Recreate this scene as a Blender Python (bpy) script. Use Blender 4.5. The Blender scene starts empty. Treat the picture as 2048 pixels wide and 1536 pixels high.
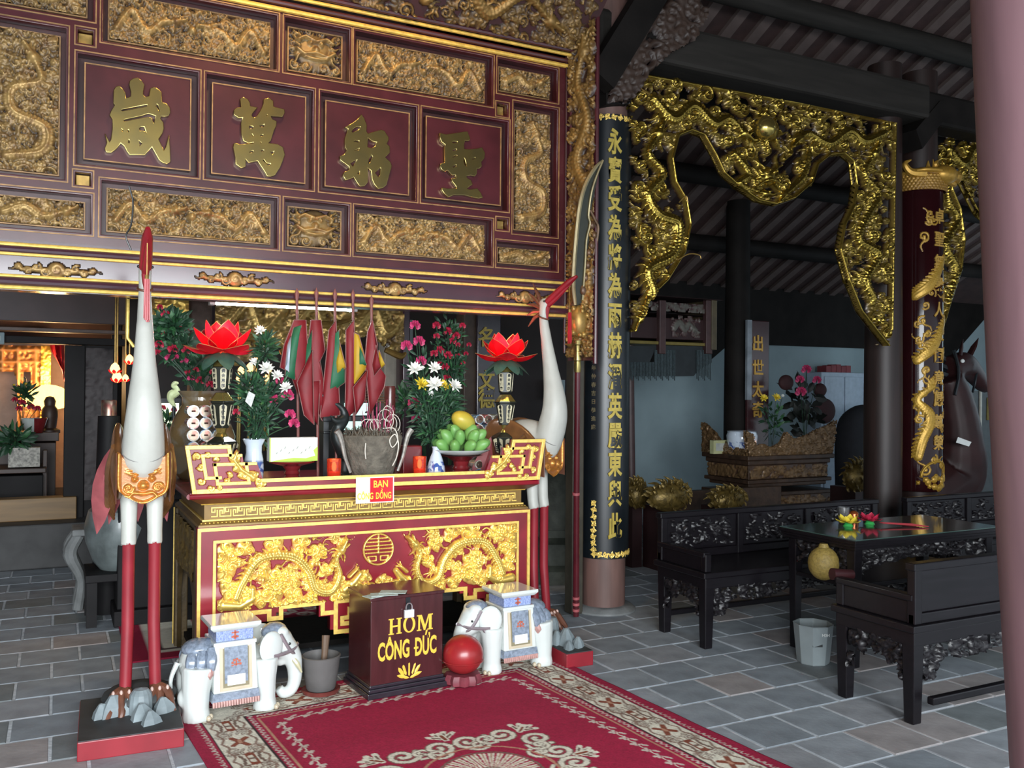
import bpy, math, random
import numpy as np
from mathutils import Matrix, Vector
S = bpy.context.scene
COL = S.collection
R = random.Random(7)
PI = math.pi
# ---------------------------------------------------------------- camera
FPX = 1793.6
M = np.array([[0.89183659, -0.45228417, 0.00815677], [0.01104421, 0.00374414, -0.999932], [0.45222287, 0.89186603, 0.00833428]])
CAM = np.array([0, 0, 1.5])
cam = bpy.data.cameras.new('camera')
cam.sensor_width = 36
cam.lens = FPX / 2048 * 36
cam.clip_end = 100
co = bpy.data.objects.new('camera', cam)
COL.objects.link(co)
mw = Matrix.Identity(4)
for i in range(3):
    mw[i][0], mw[i][1], mw[i][2], mw[i][3] = M[0][i], -M[1][i], -M[2][i], CAM[i]
co.matrix_world = mw
S.camera = co
# ---------------------------------------------------------------- light and exposure
S.view_settings.view_transform = 'Standard'
S.view_settings.look = 'None'
S.view_settings.gamma = 1
S.view_settings.use_curve_mapping = False
S.view_settings.exposure = 0.48
w = bpy.data.worlds.new('overcast_sky')
S.world = w
w.use_nodes = True
w.node_tree.nodes['Background'].inputs[0].default_value = (0.80, 0.90, 1.0, 1)
w.node_tree.nodes['Background'].inputs[1].default_value = 1.0


def light(name, kind, loc, energy, color, size=0.1, size_y=None, aim=None, spot=None, blend=.5):
    l = bpy.data.lights.new(name, kind)
    l.energy = energy
    l.color = color
    if kind == 'AREA':
        l.shape = 'RECTANGLE'
        l.size = size
        l.size_y = size_y or size
    else:
        l.shadow_soft_size = size
    if spot:
        l.spot_size = math.radians(spot)
        l.spot_blend = blend
    o = bpy.data.objects.new(name, l)
    COL.objects.link(o)
    o.location = loc
    if aim is not None:
        o.rotation_euler = (Vector(aim) - Vector(loc)).to_track_quat('-Z', 'Y').to_euler()
    return o


# daylight of the open courtyard that comes in under the front eave
light('courtyard_daylight', 'AREA', (-0.6, -3.4, 2.7), 1150, (0.92, 0.97, 1.0), 6.0, 3.6, aim=(1.0, 4.4, .4))
light('ceiling_lamp_light', 'SPOT', (1.1, 3.6, 4.5), 95, (1.0, 0.62, 0.26), 0.12, aim=(1.35, 5.0, 3.3), spot=95, blend=.8)
light('hall_lamp_light', 'POINT', (2.0, 7.7, 2.75), 16, (0.85, 0.95, 1.0), 0.25)
light('sanctum_lamp_light', 'POINT', (-0.05, 10.6, 1.6), 22, (1.0, 0.62, 0.3), 0.12)
light('side_wall_fill', 'AREA', (11.5, 6.4, 2.1), 17, (0.68, 0.88, 1.0), 2.2, 2.0, aim=(9.0, 9.5, 1.3))  # added fill lamp with no opening behind it, tints the back wall bluish
# ---------------------------------------------------------------- measuring helpers


def ray(x, y):
    return M.T @ np.array([(x - 1024) / FPX, (y - 768) / FPX, 1.0])


def P(x, y, Y):
    d = ray(x, y)
    return CAM + d * (Y / d[1])


def F(x, y, z=0.0):
    d = ray(x, y)
    return CAM + d * ((z - 1.5) / d[2])


# ---------------------------------------------------------------- materials
def nodes(name):
    m = bpy.data.materials.new(name)
    m.use_nodes = True
    nt = m.node_tree
    return m, nt, nt.nodes['Principled BSDF']


def noise(nt, scale, detail=4, dist=0, vec=None):
    n = nt.nodes.new('ShaderNodeTexNoise')
    n.inputs['Scale'].default_value = scale
    n.inputs['Detail'].default_value = detail
    n.inputs['Distortion'].default_value = dist
    if vec is None:
        vec = nt.nodes.new('ShaderNodeTexCoord').outputs['Object']
    nt.links.new(vec, n.inputs['Vector'])
    return n


def mixc(nt, fac, a, b):
    n = nt.nodes.new('ShaderNodeMix')
    n.data_type = 'RGBA'
    for k, v in ((0, fac), (6, a), (7, b)):
        if hasattr(v, 'links'):
            nt.links.new(v, n.inputs[k])
        else:
            n.inputs[k].default_value = v if k == 0 else (*v[:3], 1)
    return n.outputs[2]


def ramp(nt, fac, p0, p1):
    n = nt.nodes.new('ShaderNodeMapRange')
    n.inputs[1].default_value, n.inputs[2].default_value = p0, p1
    nt.links.new(fac, n.inputs[0])
    return n.outputs[0]


def bumpn(nt, b, h, strength, dist=.01):
    n = nt.nodes.new('ShaderNodeBump')
    n.inputs['Strength'].default_value = strength
    n.inputs['Distance'].default_value = dist
    nt.links.new(h, n.inputs['Height'])
    nt.links.new(n.outputs[0], b.inputs['Normal'])


def mat(name, col, rough=.5, metal=0., var=.25, ns=14, col2=None, bump=0., bs=60, coat=0., emit=0., ecol=None, trans=0., stretch=None, alpha=1., sss=0., spec=.5):
    m, nt, b = nodes(name)
    vec = None
    if stretch:
        mp = nt.nodes.new('ShaderNodeMapping')
        mp.inputs['Scale'].default_value = stretch
        nt.links.new(nt.nodes.new('ShaderNodeTexCoord').outputs['Object'], mp.inputs[0])
        vec = mp.outputs[0]
    if col2 is None:
        col2 = tuple(c * (1 - var) for c in col)
    n = noise(nt, ns, 5, .3, vec)
    nt.links.new(mixc(nt, ramp(nt, n.outputs[0], .35, .68), col, col2), b.inputs['Base Color'])
    b.inputs['Roughness'].default_value = rough
    b.inputs['Metallic'].default_value = metal
    b.inputs['Specular IOR Level'].default_value = spec
    if coat:
        b.inputs['Coat Weight'].default_value = coat
        b.inputs['Coat Roughness'].default_value = .12
    if emit:
        b.inputs['Emission Color'].default_value = (*(ecol or col), 1)
        b.inputs['Emission Strength'].default_value = emit
    if trans:
        b.inputs['Transmission Weight'].default_value = trans
    if alpha < 1:
        b.inputs['Alpha'].default_value = alpha
    if sss:
        b.inputs['Subsurface Weight'].default_value = sss
        b.inputs['Subsurface Radius'].default_value = (.02, .02, .02)
    if bump:
        bumpn(nt, b, noise(nt, bs, 4, 0, vec).outputs[0], bump)
    return m


def relmat(name, gold, ground, rough=.34, metal=.75, lo=.05, hi=.22, wear=None, wear_amt=.5, grough=.45):
    """carved relief over a lacquer ground, or with dark painted into the recesses: the ground shows where the carving is at its lowest (point attribute h)"""
    m, nt, b = nodes(name)
    a = nt.nodes.new('ShaderNodeAttribute')
    a.attribute_name = 'h'
    f = ramp(nt, a.outputs['Fac'], lo, hi)
    n = noise(nt, 22, 5, .2)
    g = gold
    if wear:
        g = mixc(nt, ramp(nt, n.outputs[0], .62 - wear_amt * .3, .72), gold, wear)
    else:
        g = mixc(nt, ramp(nt, n.outputs[0], .35, .7), gold, tuple(c * .72 for c in gold))
    nt.links.new(mixc(nt, f, ground, g), b.inputs['Base Color'])
    mm = nt.nodes.new('ShaderNodeMath')
    mm.operation = 'MULTIPLY'
    mm.inputs[1].default_value = metal
    nt.links.new(f, mm.inputs[0])
    nt.links.new(mm.outputs[0], b.inputs['Metallic'])
    b.inputs['Roughness'].default_value = rough
    bumpn(nt, b, noise(nt, 130, 3).outputs[0], .12, .004)
    return m


def colmat(name, rough=.9, bump=.5, bs=220):
    m, nt, b = nodes(name)
    a = nt.nodes.new('ShaderNodeAttribute')
    a.attribute_name = 'col'
    n = noise(nt, 30, 5)
    nt.links.new(mixc(nt, ramp(nt, n.outputs[0], .2, 3.0), a.outputs['Color'], (0.02, 0.02, 0.02)), b.inputs['Base Color'])
    b.inputs['Roughness'].default_value = rough
    b.inputs['Specular IOR Level'].default_value = .2
    bumpn(nt, b, noise(nt, bs, 2).outputs[0], bump, .004)
    return m


# ---------------------------------------------------------------- objects
def tag(o, label=None, cat=None, group=None, kind=None):
    if label:
        o['label'] = label
    if cat:
        o['category'] = cat
    if group:
        o['group'] = group
    if kind:
        o['kind'] = kind
    return o


def thing(name, label, cat, loc=(0, 0, 0), rz=0., group=None):
    o = bpy.data.objects.new(name, None)
    o.empty_display_size = .05
    COL.objects.link(o)
    o.location = loc
    o.rotation_euler = (0, 0, rz)
    return tag(o, label, cat, group)


def kids(o):
    return [c for c in bpy.data.objects if c.parent == o]


def dup(o, parent=None):
    c = o.copy()
    COL.objects.link(c)
    if parent is not None:
        c.parent = parent
        c.matrix_parent_inverse = o.matrix_parent_inverse
    for k in kids(o):
        dup(k, c)
    return c


def cat(pts, n=8, closed=False):
    """Catmull-Rom through points of any dimension"""
    p = np.array(pts, float)
    if len(p) < 3:
        return np.array([p[0] + (p[-1] - p[0]) * t for t in np.linspace(0, 1, n * (len(p) - 1) + 1)])
    q = np.vstack([p[-1], p, p[0], p[1]]) if closed else np.vstack([2 * p[0] - p[1], p, 2 * p[-1] - p[-2]])
    out = []
    for i in range(1, len(q) - 2):
        a, b, c, d = q[i - 1:i + 3]
        for t in np.arange(n) / n:
            out.append(.5 * (2 * b + (c - a) * t + (2 * a - 5 * b + 4 * c - d) * t * t + (3 * b - a - 3 * c + d) * t ** 3))
    if not closed:
        out.append(q[-2])
    return np.array(out)


class MB:
    def __init__(s):
        s.v, s.f, s.m, s.mi = [], [], [], 0

    def add(s, v, f):
        k = len(s.v)
        s.v += [tuple(map(float, p)) for p in v]
        s.f += [tuple(i + k for i in q) for q in f]
        s.m += [s.mi] * len(f)
        return s

    def box(s, x0, x1, y0, y1, z0, z1):
        v = [(x, y, z) for z in (z0, z1) for y in (y0, y1) for x in (x0, x1)]
        return s.add(v, [(0, 2, 3, 1), (4, 5, 7, 6), (0, 1, 5, 4), (2, 6, 7, 3), (0, 4, 6, 2), (1, 3, 7, 5)])

    def hexa(s, lo, hi):
        """two loops of four points"""
        return s.add(list(lo) + list(hi), [(3, 2, 1, 0), (4, 5, 6, 7), (0, 1, 5, 4), (1, 2, 6, 5), (2, 3, 7, 6), (3, 0, 4, 7)])

    def bar(s, a, b, w, d=None, up=(0, 0, 1)):
        a, b, up = Vector(a), Vector(b), Vector(up)
        t = (b - a).normalized()
        x = t.cross(up)
        if x.length < 1e-4:
            x = t.cross(Vector((0, 1, 0)))
        x.normalize()
        y = x.cross(t)
        x *= w / 2
        y *= (d or w) / 2
        return s.hexa([a - x - y, a + x - y, a + x + y, a - x + y], [b - x - y, b + x - y, b + x + y, b - x + y])

    def tube(s, pts, r, n=8, flat=1., cap=True):
        pts = [Vector(p) for p in pts]
        k = len(pts)
        rs = list(r) if hasattr(r, '__len__') else [r] * k
        if len(rs) != k:
            rs = list(np.interp(np.linspace(0, 1, k), np.linspace(0, 1, len(rs)), rs))
        t0 = (pts[1] - pts[0]).normalized()
        x = t0.orthogonal().normalized()
        if abs(t0.z) < .9:
            x = t0.cross(Vector((0, 0, 1))).normalized()
        v = []
        for i in range(k):
            t = (pts[min(i + 1, k - 1)] - pts[max(i - 1, 0)])
            t = t.normalized() if t.length > 1e-9 else t0
            x = (x - t * x.dot(t))
            x = x.normalized() if x.length > 1e-6 else t.orthogonal().normalized()
            y = t.cross(x)
            for j in range(n):
                a = 2 * PI * j / n
                v.append(pts[i] + x * (math.cos(a) * rs[i]) + y * (math.sin(a) * rs[i] * flat))
        f = [(i * n + j, i * n + (j + 1) % n, (i + 1) * n + (j + 1) % n, (i + 1) * n + j) for i in range(k - 1) for j in range(n)]
        if cap:
            f += [tuple(range(n - 1, -1, -1)), tuple((k - 1) * n + j for j in range(n))]
        return s.add(v, f)

    def lathe(s, prof, c=(0, 0, 0), n=24, sx=1., sy=1., lob=0, la=0.):
        v = []
        for r, z in prof:
            for j in range(n):
                a = 2 * PI * j / n
                q = r * (1 + la * math.cos(lob * a)) if lob else r
                v.append((c[0] + q * math.cos(a) * sx, c[1] + q * math.sin(a) * sy, c[2] + z))
        k = len(prof)
        f = [(i * n + j, i * n + (j + 1) % n, (i + 1) * n + (j + 1) % n, (i + 1) * n + j) for i in range(k - 1) for j in range(n)]
        if prof[0][0] > 1e-6:
            f.append(tuple(range(n - 1, -1, -1)))
        if prof[-1][0] > 1e-6:
            f.append(tuple((k - 1) * n + j for j in range(n)))
        return s.add(v, f)

    def ball(s, c, r, n=10, mtx=None):
        rx, ry, rz = r if hasattr(r, '__len__') else (r, r, r)
        pr = []
        v, f = [], []
        for i in range(n + 1):
            th = -PI / 2 + PI * i / n
            for j in range(2 * n):
                a = PI * j / n
                p = Vector((rx * math.cos(th) * math.cos(a), ry * math.cos(th) * math.sin(a), rz * math.sin(th)))
                if mtx is not None:
                    p = mtx @ p
                v.append(p + Vector(c))
        N = 2 * n
        f = [(i * N + j, i * N + (j + 1) % N, (i + 1) * N + (j + 1) % N, (i + 1) * N + j) for i in range(n) for j in range(N)]
        return s.add(v, f)

    def prism(s, poly, y0, y1, holes=()):
        """polygon in x,z extruded along y (use build_poly for holes)"""
        n = len(poly)
        v = [(x, y0, z) for x, z in poly] + [(x, y1, z) for x, z in poly]
        f = [tuple(range(n)), tuple(range(2 * n - 1, n - 1, -1))]
        f += [(i, i + n, (i + 1) % n + n, (i + 1) % n) for i in range(n)]
        return s.add(v, f)

    def leaf(s, a, b, w, n=(0, -1, 0), bend=.2, seg=5, tip=1.):
        """a pointed petal or leaf from a to b, w wide, bowed along n, with a fold"""
        a, b, n = Vector(a), Vector(b), Vector(n).normalized()
        t = b - a
        x = t.cross(n)
        x = x.normalized() if x.length > 1e-6 else t.orthogonal().normalized()
        L = t.length
        v, f = [], []
        for i in range(seg + 1):
            u = i / seg
            ww = w * .5 * (math.sin(PI * min(1, u ** tip)) ** .8 if 0 < u < 1 else 0.02)
            c = a + t * u + n * (bend * L * math.sin(PI * u))
            for q in (-1, 0, 1):
                v.append(c + x * ww * q - n * (abs(q) * ww * .35))
        for i in range(seg):
            for q in (0, 1):
                k = i * 3 + q
                f.append((k, k + 1, k + 4, k + 3))
        return s.add(v, f)

    def xf(s, mtx, start=0):
        for i in range(start, len(s.v)):
            s.v[i] = tuple(mtx @ Vector(s.v[i]))
        return s

    def build(s, name, mats, parent=None, smooth=True, sharp=35, bevel=0, sub=0, remesh=0):
        me = bpy.data.meshes.new(name)
        me.from_pydata(s.v, [], s.f)
        for m in (mats if isinstance(mats, (list, tuple)) else [mats]):
            me.materials.append(m)
        if any(s.m):
            me.polygons.foreach_set('material_index', s.m)
        o = bpy.data.objects.new(name, me)
        COL.objects.link(o)
        if parent is not None:
            o.parent = parent
        if smooth:
            me.polygons.foreach_set('use_smooth', [True] * len(me.polygons))
            if sharp and not remesh:
                me.set_sharp_from_angle(angle=math.radians(sharp))
        if remesh:
            q = o.modifiers.new('remesh', 'REMESH')
            q.mode = 'VOXEL'
            q.voxel_size = remesh
            q.use_smooth_shade = True
            q = o.modifiers.new('smooth', 'SMOOTH')
            q.factor = .5
            q.iterations = 6
        if bevel:
            q = o.modifiers.new('bevel', 'BEVEL')
            q.width = bevel
            q.segments = 2
            q.limit_method = 'ANGLE'
        if sub:
            q = o.modifiers.new('sub', 'SUBSURF')
            q.levels = q.render_levels = sub
        me.update()
        return o


def box(name, m, x0, x1, y0, y1, z0, z1, parent=None, bevel=0):
    return MB().box(x0, x1, y0, y1, z0, z1).build(name, m, parent, smooth=False, bevel=bevel)


def rel(o, root):
    """keep world coordinates used while building under a root that stands elsewhere"""
    return o


def text(s, c, h, m, parent, ext=.004, wx=1., off=0., rz=0., name='letter', slant=0, tilt=PI / 2):
    cu = bpy.data.curves.new(name, 'FONT')
    cu.body = s
    cu.size = h
    cu.extrude = ext
    cu.offset = off
    cu.shear = slant
    cu.resolution_u = 3
    cu.align_x = 'CENTER'
    cu.align_y = 'CENTER'
    cu.materials.append(m)
    o = bpy.data.objects.new(name, cu)
    COL.objects.link(o)
    o.location = c
    o.rotation_euler = (tilt, 0, rz)
    o.scale = (wx, 1, 1)
    if parent is not None:
        o.parent = parent
    return o


def polyplate(name, loops, y, depth, m, parent=None, bevel=.0, plane='xz'):
    """flat plate with holes: loops of (x,z); made from a filled 2-D curve turned into a mesh"""
    cu = bpy.data.curves.new(name, 'CURVE')
    cu.dimensions = '2D'
    cu.fill_mode = 'BOTH'
    cu.extrude = depth / 2
    cu.bevel_depth = bevel
    for lp in loops:
        sp = cu.splines.new('POLY')
        sp.points.add(len(lp) - 1)
        sp.use_cyclic_u = True
        for i, (a, b) in enumerate(lp):
            sp.points[i].co = (a, b, 0, 1)
    cu.materials.append(m)
    o = bpy.data.objects.new(name, cu)
    COL.objects.link(o)
    o.rotation_euler = (PI / 2, 0, 0)
    o.location = (0, y, 0)
    if parent is not None:
        o.parent = parent
    return o


# ---------------------------------------------------------------- carved relief
class HF:
    def __init__(s, W, H, res):
        s.W, s.H, s.res = W, H, res
        s.nx, s.ny = int(round(W / res)) + 1, int(round(H / res)) + 1
        s.h = np.zeros((s.ny, s.nx), np.float32)

    def dot(s, x, y, r, hg, p=.5):
        q = s.res
        i0, i1 = max(0, int((x - r) / q)), min(s.nx, int((x + r) / q) + 2)
        j0, j1 = max(0, int((y - r) / q)), min(s.ny, int((y + r) / q) + 2)
        if i0 >= i1 or j0 >= j1:
            return
        X = (np.arange(i0, i1) * q - x)[None, :]
        Y = (np.arange(j0, j1) * q - y)[:, None]
        d = 1 - (X * X + Y * Y) / (r * r)
        k = np.where(d > 0, np.maximum(d, 0) ** p * hg, 0)
        s.h[j0:j1, i0:i1] = np.maximum(s.h[j0:j1, i0:i1], k)

    def line(s, pts, w0, w1=None, hg=.02, h1=None, scale=0, p=.5):
        pts = np.array(pts, float)
        w1 = w0 if w1 is None else w1
        h1 = hg if h1 is None else h1
        d = np.hypot(*np.diff(pts, axis=0).T)
        L = np.concatenate([[0], np.cumsum(d)])
        if L[-1] < 1e-6:
            return
        n = max(2, int(L[-1] / max(s.res * .8, min(w0, w1) * .35, s.res * .5)))
        for i in range(n + 1):
            t = i / n
            x = np.interp(t * L[-1], L, pts[:, 0])
            y = np.interp(t * L[-1], L, pts[:, 1])
            k = 1 + (scale * (1 if (int(t * L[-1] / (w0 * .55)) % 2) else -1) if scale else 0)
            s.dot(x, y, w0 + (w1 - w0) * t, (hg + (h1 - hg) * t) * k, p)

    def spiral(s, cx, cy, r, a0, turns=1.6, sg=1, w=None, hg=.02):
        w = w or r * .22
        t = np.linspace(0, 1, 26)
        a = a0 + sg * t * turns * 2 * PI
        q = r * (1 - t * .92)
        s.line(np.c_[cx + q * np.cos(a), cy + q * np.sin(a)], w, w * .7, hg * .75, hg)
        s.dot(cx, cy, w * 1.1, hg)

    def cloud(s, cx, cy, r, hg, rn, tail=True):
        a = rn.uniform(0, 6.28)
        s.dot(cx, cy, r * 1.25, hg * .45, .35)
        for k in range(3):
            b = a + k * 2.1
            s.dot(cx + r * .75 * math.cos(b), cy + r * .75 * math.sin(b), r * .75, hg * .5, .35)
            s.spiral(cx + r * .75 * math.cos(b), cy + r * .75 * math.sin(b), r * .66, b, 1.05, rn.choice((-1, 1)), r * .17, hg)
        if tail:
            b = a + rn.uniform(2.6, 3.6)
            t = np.linspace(0, 1, 14)
            px = cx + np.cos(b) * t * r * 3.2 - np.sin(b) * np.sin(t * 9) * r * .3
            py = cy + np.sin(b) * t * r * 3.2 + np.cos(b) * np.sin(t * 9) * r * .3
            s.line(np.c_[px, py], r * .3, r * .05, hg * .8, hg * .3)

    def flame(s, x, y, a, L, w, hg, rn):
        t = np.linspace(0, 1, 12)
        ph = rn.uniform(0, 6)
        q = np.sin(t * 7 + ph) * L * .09
        s.line(np.c_[x + np.cos(a) * t * L - np.sin(a) * q, y + np.sin(a) * t * L + np.cos(a) * q], w, w * .2, hg, hg * .5)

    def dragon(s, pts, w, hg, rn, head=True, fins=True):
        p = cat(pts, 10)
        n = len(p)
        for i in range(n - 1):
            t = i / n
            ww = w * (.45 + .75 * math.sin(PI * min(1, .25 + t * .75)) if True else 1)
            d = p[i + 1] - p[i]
            L = np.hypot(*d)
            if L < 1e-6:
                continue
            d /= L
            nn = np.array([-d[1], d[0]])
            m = max(1, int(L / (s.res * .9)))
            for k in range(m):
                q = p[i] + d * L * k / m
                kk = .86 if int((i + k / m) * 1.4) % 2 else 1.
                s.dot(q[0], q[1], ww, hg * kk * .94)
            if ww > s.res * 2.2:
                for sg in (-.62, 0, .62):
                    q = p[i] + nn * ww * sg + d * L * (.5 if sg == 0 else 0)
                    s.dot(q[0], q[1], max(ww * .30, s.res * 1.2), hg * (1.12 - .25 * abs(sg)))
            if fins and i % 2 == 0:
                q = p[i] + nn * ww * 1.0
                s.line([q, q + nn * ww * .7 - d * ww * .6], ww * .3, ww * .08, hg * .75, hg * .4)
        if head:
            a = p[-1]
            d = p[-1] - p[-3]
            d /= np.hypot(*d)
            nn = np.array([-d[1], d[0]])
            s.dot(*(a), w * 1.3, hg * 1.15)
            s.line([a, a + d * w * 2.6 + nn * w * .4], w * .8, w * .55, hg * 1.15, hg)
            s.line([a - nn * w * .3, a + d * w * 2.1 - nn * w * .9], w * .42, w * .25, hg * .9, hg * .8)
            s.dot(*(a + d * w * .9 + nn * w * .75), w * .36, hg * 1.5)
            s.dot(*(a + d * w * 2.7 + nn * w * .6), w * .42, hg * 1.3)
            for k in range(7):
                an = math.atan2(d[1], d[0]) + PI + (k - 3) * .33
                s.flame(a[0], a[1], an, w * rn.uniform(2.6, 3.6), w * .34, hg * 1.05, rn)
            for sg in (-1, 1):
                an = math.atan2(d[1], d[0]) + sg * .5
                q = a + d * w * 2.2
                s.flame(q[0], q[1], an, w * 2.8, w * .16, hg * .7, rn)

    def claw(s, x, y, a, w, hg, rn):
        s.line([(x, y), (x + math.cos(a) * w * 2, y + math.sin(a) * w * 2)], w * .55, w * .45, hg)
        for k in (-1, 0, 1):
            b = a + k * .6
            s.line([(x + math.cos(a) * w * 2, y + math.sin(a) * w * 2), (x + math.cos(a) * w * 2 + math.cos(b) * w * 1.5, y + math.sin(a) * w * 2 + math.sin(b) * w * 1.5)], w * .22, w * .07, hg)

    def fill(s, rn, r, hg, n, mask=None, thr=.0, kinds='csf'):
        """clouds, scrolls and flames put where the field is still empty"""
        tries = 0
        done = 0
        while done < n and tries < n * 14:
            tries += 1
            x, y = rn.uniform(0, s.W), rn.uniform(0, s.H)
            j, i = min(s.ny - 1, int(y / s.res)), min(s.nx - 1, int(x / s.res))
            if mask is not None and not mask[j, i]:
                continue
            if s.h[j, i] > thr:
                continue
            done += 1
            k = rn.choice(kinds)
            q = r * rn.uniform(.75, 1.25)
            if k == 'c':
                s.cloud(x, y, q, hg * rn.uniform(.7, 1), rn)
            elif k == 's':
                s.spiral(x, y, q * 1.2, rn.uniform(0, 6.28), 1.7, rn.choice((-1, 1)), q * .26, hg)
            elif k == 'l':
                s.line([(x, y), (x + rn.uniform(-1, 1) * q * 2, y + rn.uniform(-1, 1) * q * 2)], q * .5, q * .1, hg)
                s.dot(x, y, q * .6, hg)
            else:
                a = rn.uniform(0, 6.28)
                for e in range(3):
                    s.flame(x, y, a + (e - 1) * .5, q * 2.6, q * .26, hg * .9, rn)

    def waves(s, y0, r, hg, rn):
        x = -r
        while x < s.W + r:
            for k in range(4):
                q = r * (1 - k * .22)
                t = np.linspace(0, PI, 16)
                s.line(np.c_[x + q * np.cos(t), y0 + q * np.sin(t)], r * .085, None, hg * (.7 + .1 * k))
            x += r * 1.25

    def mesh(s, name, org, U, V, N, mats, parent=None, cut=False, mask=None, thr=.0015, back=.35, kind=None):
        """U,V unit vectors of the field in world space, N the direction the relief rises"""
        org, U, V, N = (np.array(a, float) for a in (org, U, V, N))
        h = s.h
        gx, gy = np.meshgrid(np.arange(s.nx) * s.res, np.arange(s.ny) * s.res)
        vt = org + gx[..., None] * U + gy[..., None] * V + h[..., None] * N
        vt = vt.reshape(-1, 3)
        idx = np.arange(s.nx * s.ny).reshape(s.ny, s.nx)
        q = np.stack([idx[:-1, :-1], idx[:-1, 1:], idx[1:, 1:], idx[1:, :-1]], -1)
        ok = np.ones(q.shape[:2], bool)
        if cut:
            hm = np.maximum.reduce([h[:-1, :-1], h[:-1, 1:], h[1:, 1:], h[1:, :-1]])
            ok &= hm > thr
        if mask is not None:
            ok &= mask[:-1, :-1]
        q = q[ok]
        hv = h.reshape(-1) / max(1e-6, h.max())
        if cut:
            nb = len(vt)
            v2 = (org + gx[..., None] * U + gy[..., None] * V - (h * back)[..., None] * N).reshape(-1, 3)
            vt = np.vstack([vt, v2])
            hv = np.concatenate([hv, hv])
            q = np.vstack([q, q[:, ::-1] + nb])
        used = np.zeros(len(vt), bool)
        used[q.ravel()] = True
        remap = np.cumsum(used) - 1
        vt, hv, q = vt[used], hv[used], remap[q]
        me = bpy.data.meshes.new(name)
        nf = len(q)
        me.vertices.add(len(vt))
        me.vertices.foreach_set('co', vt.astype(np.float32).ravel())
        me.loops.add(nf * 4)
        me.loops.foreach_set('vertex_index', q.astype(np.int32).ravel())
        me.polygons.add(nf)
        me.polygons.foreach_set('loop_start', np.arange(0, nf * 4, 4, dtype=np.int32))
        me.polygons.foreach_set('loop_total', np.full(nf, 4, np.int32))
        me.polygons.foreach_set('use_smooth', np.ones(nf, bool))
        a = me.attributes.new('h', 'FLOAT', 'POINT')
        a.data.foreach_set('value', hv.astype(np.float32))
        me.update(calc_edges=True)
        me.materials.append(mats)
        o = bpy.data.objects.new(name, me)
        COL.objects.link(o)
        if parent is not None:
            o.parent = parent
        if kind:
            o['kind'] = kind
        return o


def inpoly(X, Y, poly):
    c = np.zeros(X.shape, bool)
    n = len(poly)
    for i in range(n):
        x0, y0 = poly[i]
        x1, y1 = poly[(i + 1) % n]
        k = (y0 > Y) != (y1 > Y)
        with np.errstate(divide='ignore', invalid='ignore'):
            c ^= k & (X < (x1 - x0) * (Y - y0) / (y1 - y0 if y1 != y0 else 1e-12) + x0)
    return c


GX, GY, GZ = np.array([1., 0, 0]), np.array([0, 1., 0]), np.array([0, 0, 1.])
# ---------------------------------------------------------------- palette
m_maroon = mat('maroon_lacquer', (0.070, 0.013, 0.018), .32, var=.35, ns=5, coat=.25)
m_maroon_d = mat('dark_maroon_wood', (0.05, 0.012, 0.012), .42, var=.4, ns=5)
m_red = mat('red_lacquer', (0.24, 0.012, 0.022), .28, var=.3, ns=6, coat=.4)
m_red_b = mat('bright_red_paint', (0.42, 0.015, 0.025), .35, var=.2, ns=8)
m_gold = mat('bright_gilding', (0.95, 0.66, 0.16), .36, .30, var=.25, ns=40, bump=.1, bs=90)
m_goldline = mat('gold_line_paint', (0.80, 0.52, 0.10), .42, .35, var=.3, ns=30)
m_brass = mat('polished_brass', (0.46, 0.35, 0.12), .26, .95, var=.2, ns=9, col2=(0.36, 0.29, 0.12))
m_oldgold = mat('old_gilding', (0.40, 0.25, 0.07), .42, .6, var=.4, ns=30)
r_panel = relmat('carved_old_gold', (0.36, 0.23, 0.08), (0.018, 0.009, 0.006), .45, .4, .16, .62, wear=(0.17, 0.09, 0.035), wear_amt=.6)  # wide ramp puts recess shade into the colour, cavities turn nearly black
r_altar = relmat('carved_bright_gold', (0.95, 0.66, 0.16), (0.24, 0.015, 0.025), .33, .62, .10, .26)
r_arch = relmat('carved_arch_gold', (0.34, 0.235, 0.045), (0.03, 0.014, 0.007), .27, .95, .05, .4)
r_dark = relmat('carved_dark_wood', (0.011, 0.009, 0.011), (0.005, 0.004, 0.005), .40, 0., .1, .5)
r_brown = relmat('carved_brown_wood', (0.050, 0.030, 0.022), (0.02, 0.010, 0.008), .5, 0., .1, .6)
r_dim = relmat('carved_dim_gold', (0.34, 0.22, 0.06), (0.04, 0.018, 0.010), .4, .6, .05, .5)
m_black = mat('black_lacquer', (0.006, 0.009, 0.012), .36, var=.3, spec=.6)
m_ebony = mat('ebony_wood', (0.0075, 0.006, 0.008), .34, var=.4, ns=6, stretch=(1, 8, 8), coat=.08, spec=.3)
m_darkwood = mat('dark_old_wood', (0.011, 0.009, 0.008), .7, var=.5, ns=4, bump=.2, bs=25, spec=.15)
m_brownwood = mat('brown_column_wood', (0.022, 0.010, 0.008), .5, var=.4, ns=4, stretch=(6, 6, .6))
m_greywood = mat('grey_beam_wood', (0.026, 0.023, 0.020), .7, spec=.2, var=.35, ns=3, stretch=(.6, 6, 6))
m_plaster = mat('pale_blue_plaster', (0.25, 0.33, 0.36), .8, var=.2, ns=1.4)
m_stone = mat('grey_stone', (0.20, 0.21, 0.21), .7, var=.35, ns=9, bump=.3, bs=30)
m_white = mat('white_paint', (0.62, 0.62, 0.58), .5, var=.15, ns=10)
m_paper = mat('white_paper', (0.80, 0.82, 0.80), .6, var=.06)
m_green = mat('leaf_green', (0.035, 0.13, 0.045), .5, var=.5, ns=30)
m_dgreen = mat('dark_leaf_green', (0.018, 0.065, 0.03), .55, var=.5, ns=30)
m_petalred = mat('red_petal', (0.50, 0.02, 0.06), .5, var=.4, ns=40)
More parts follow.
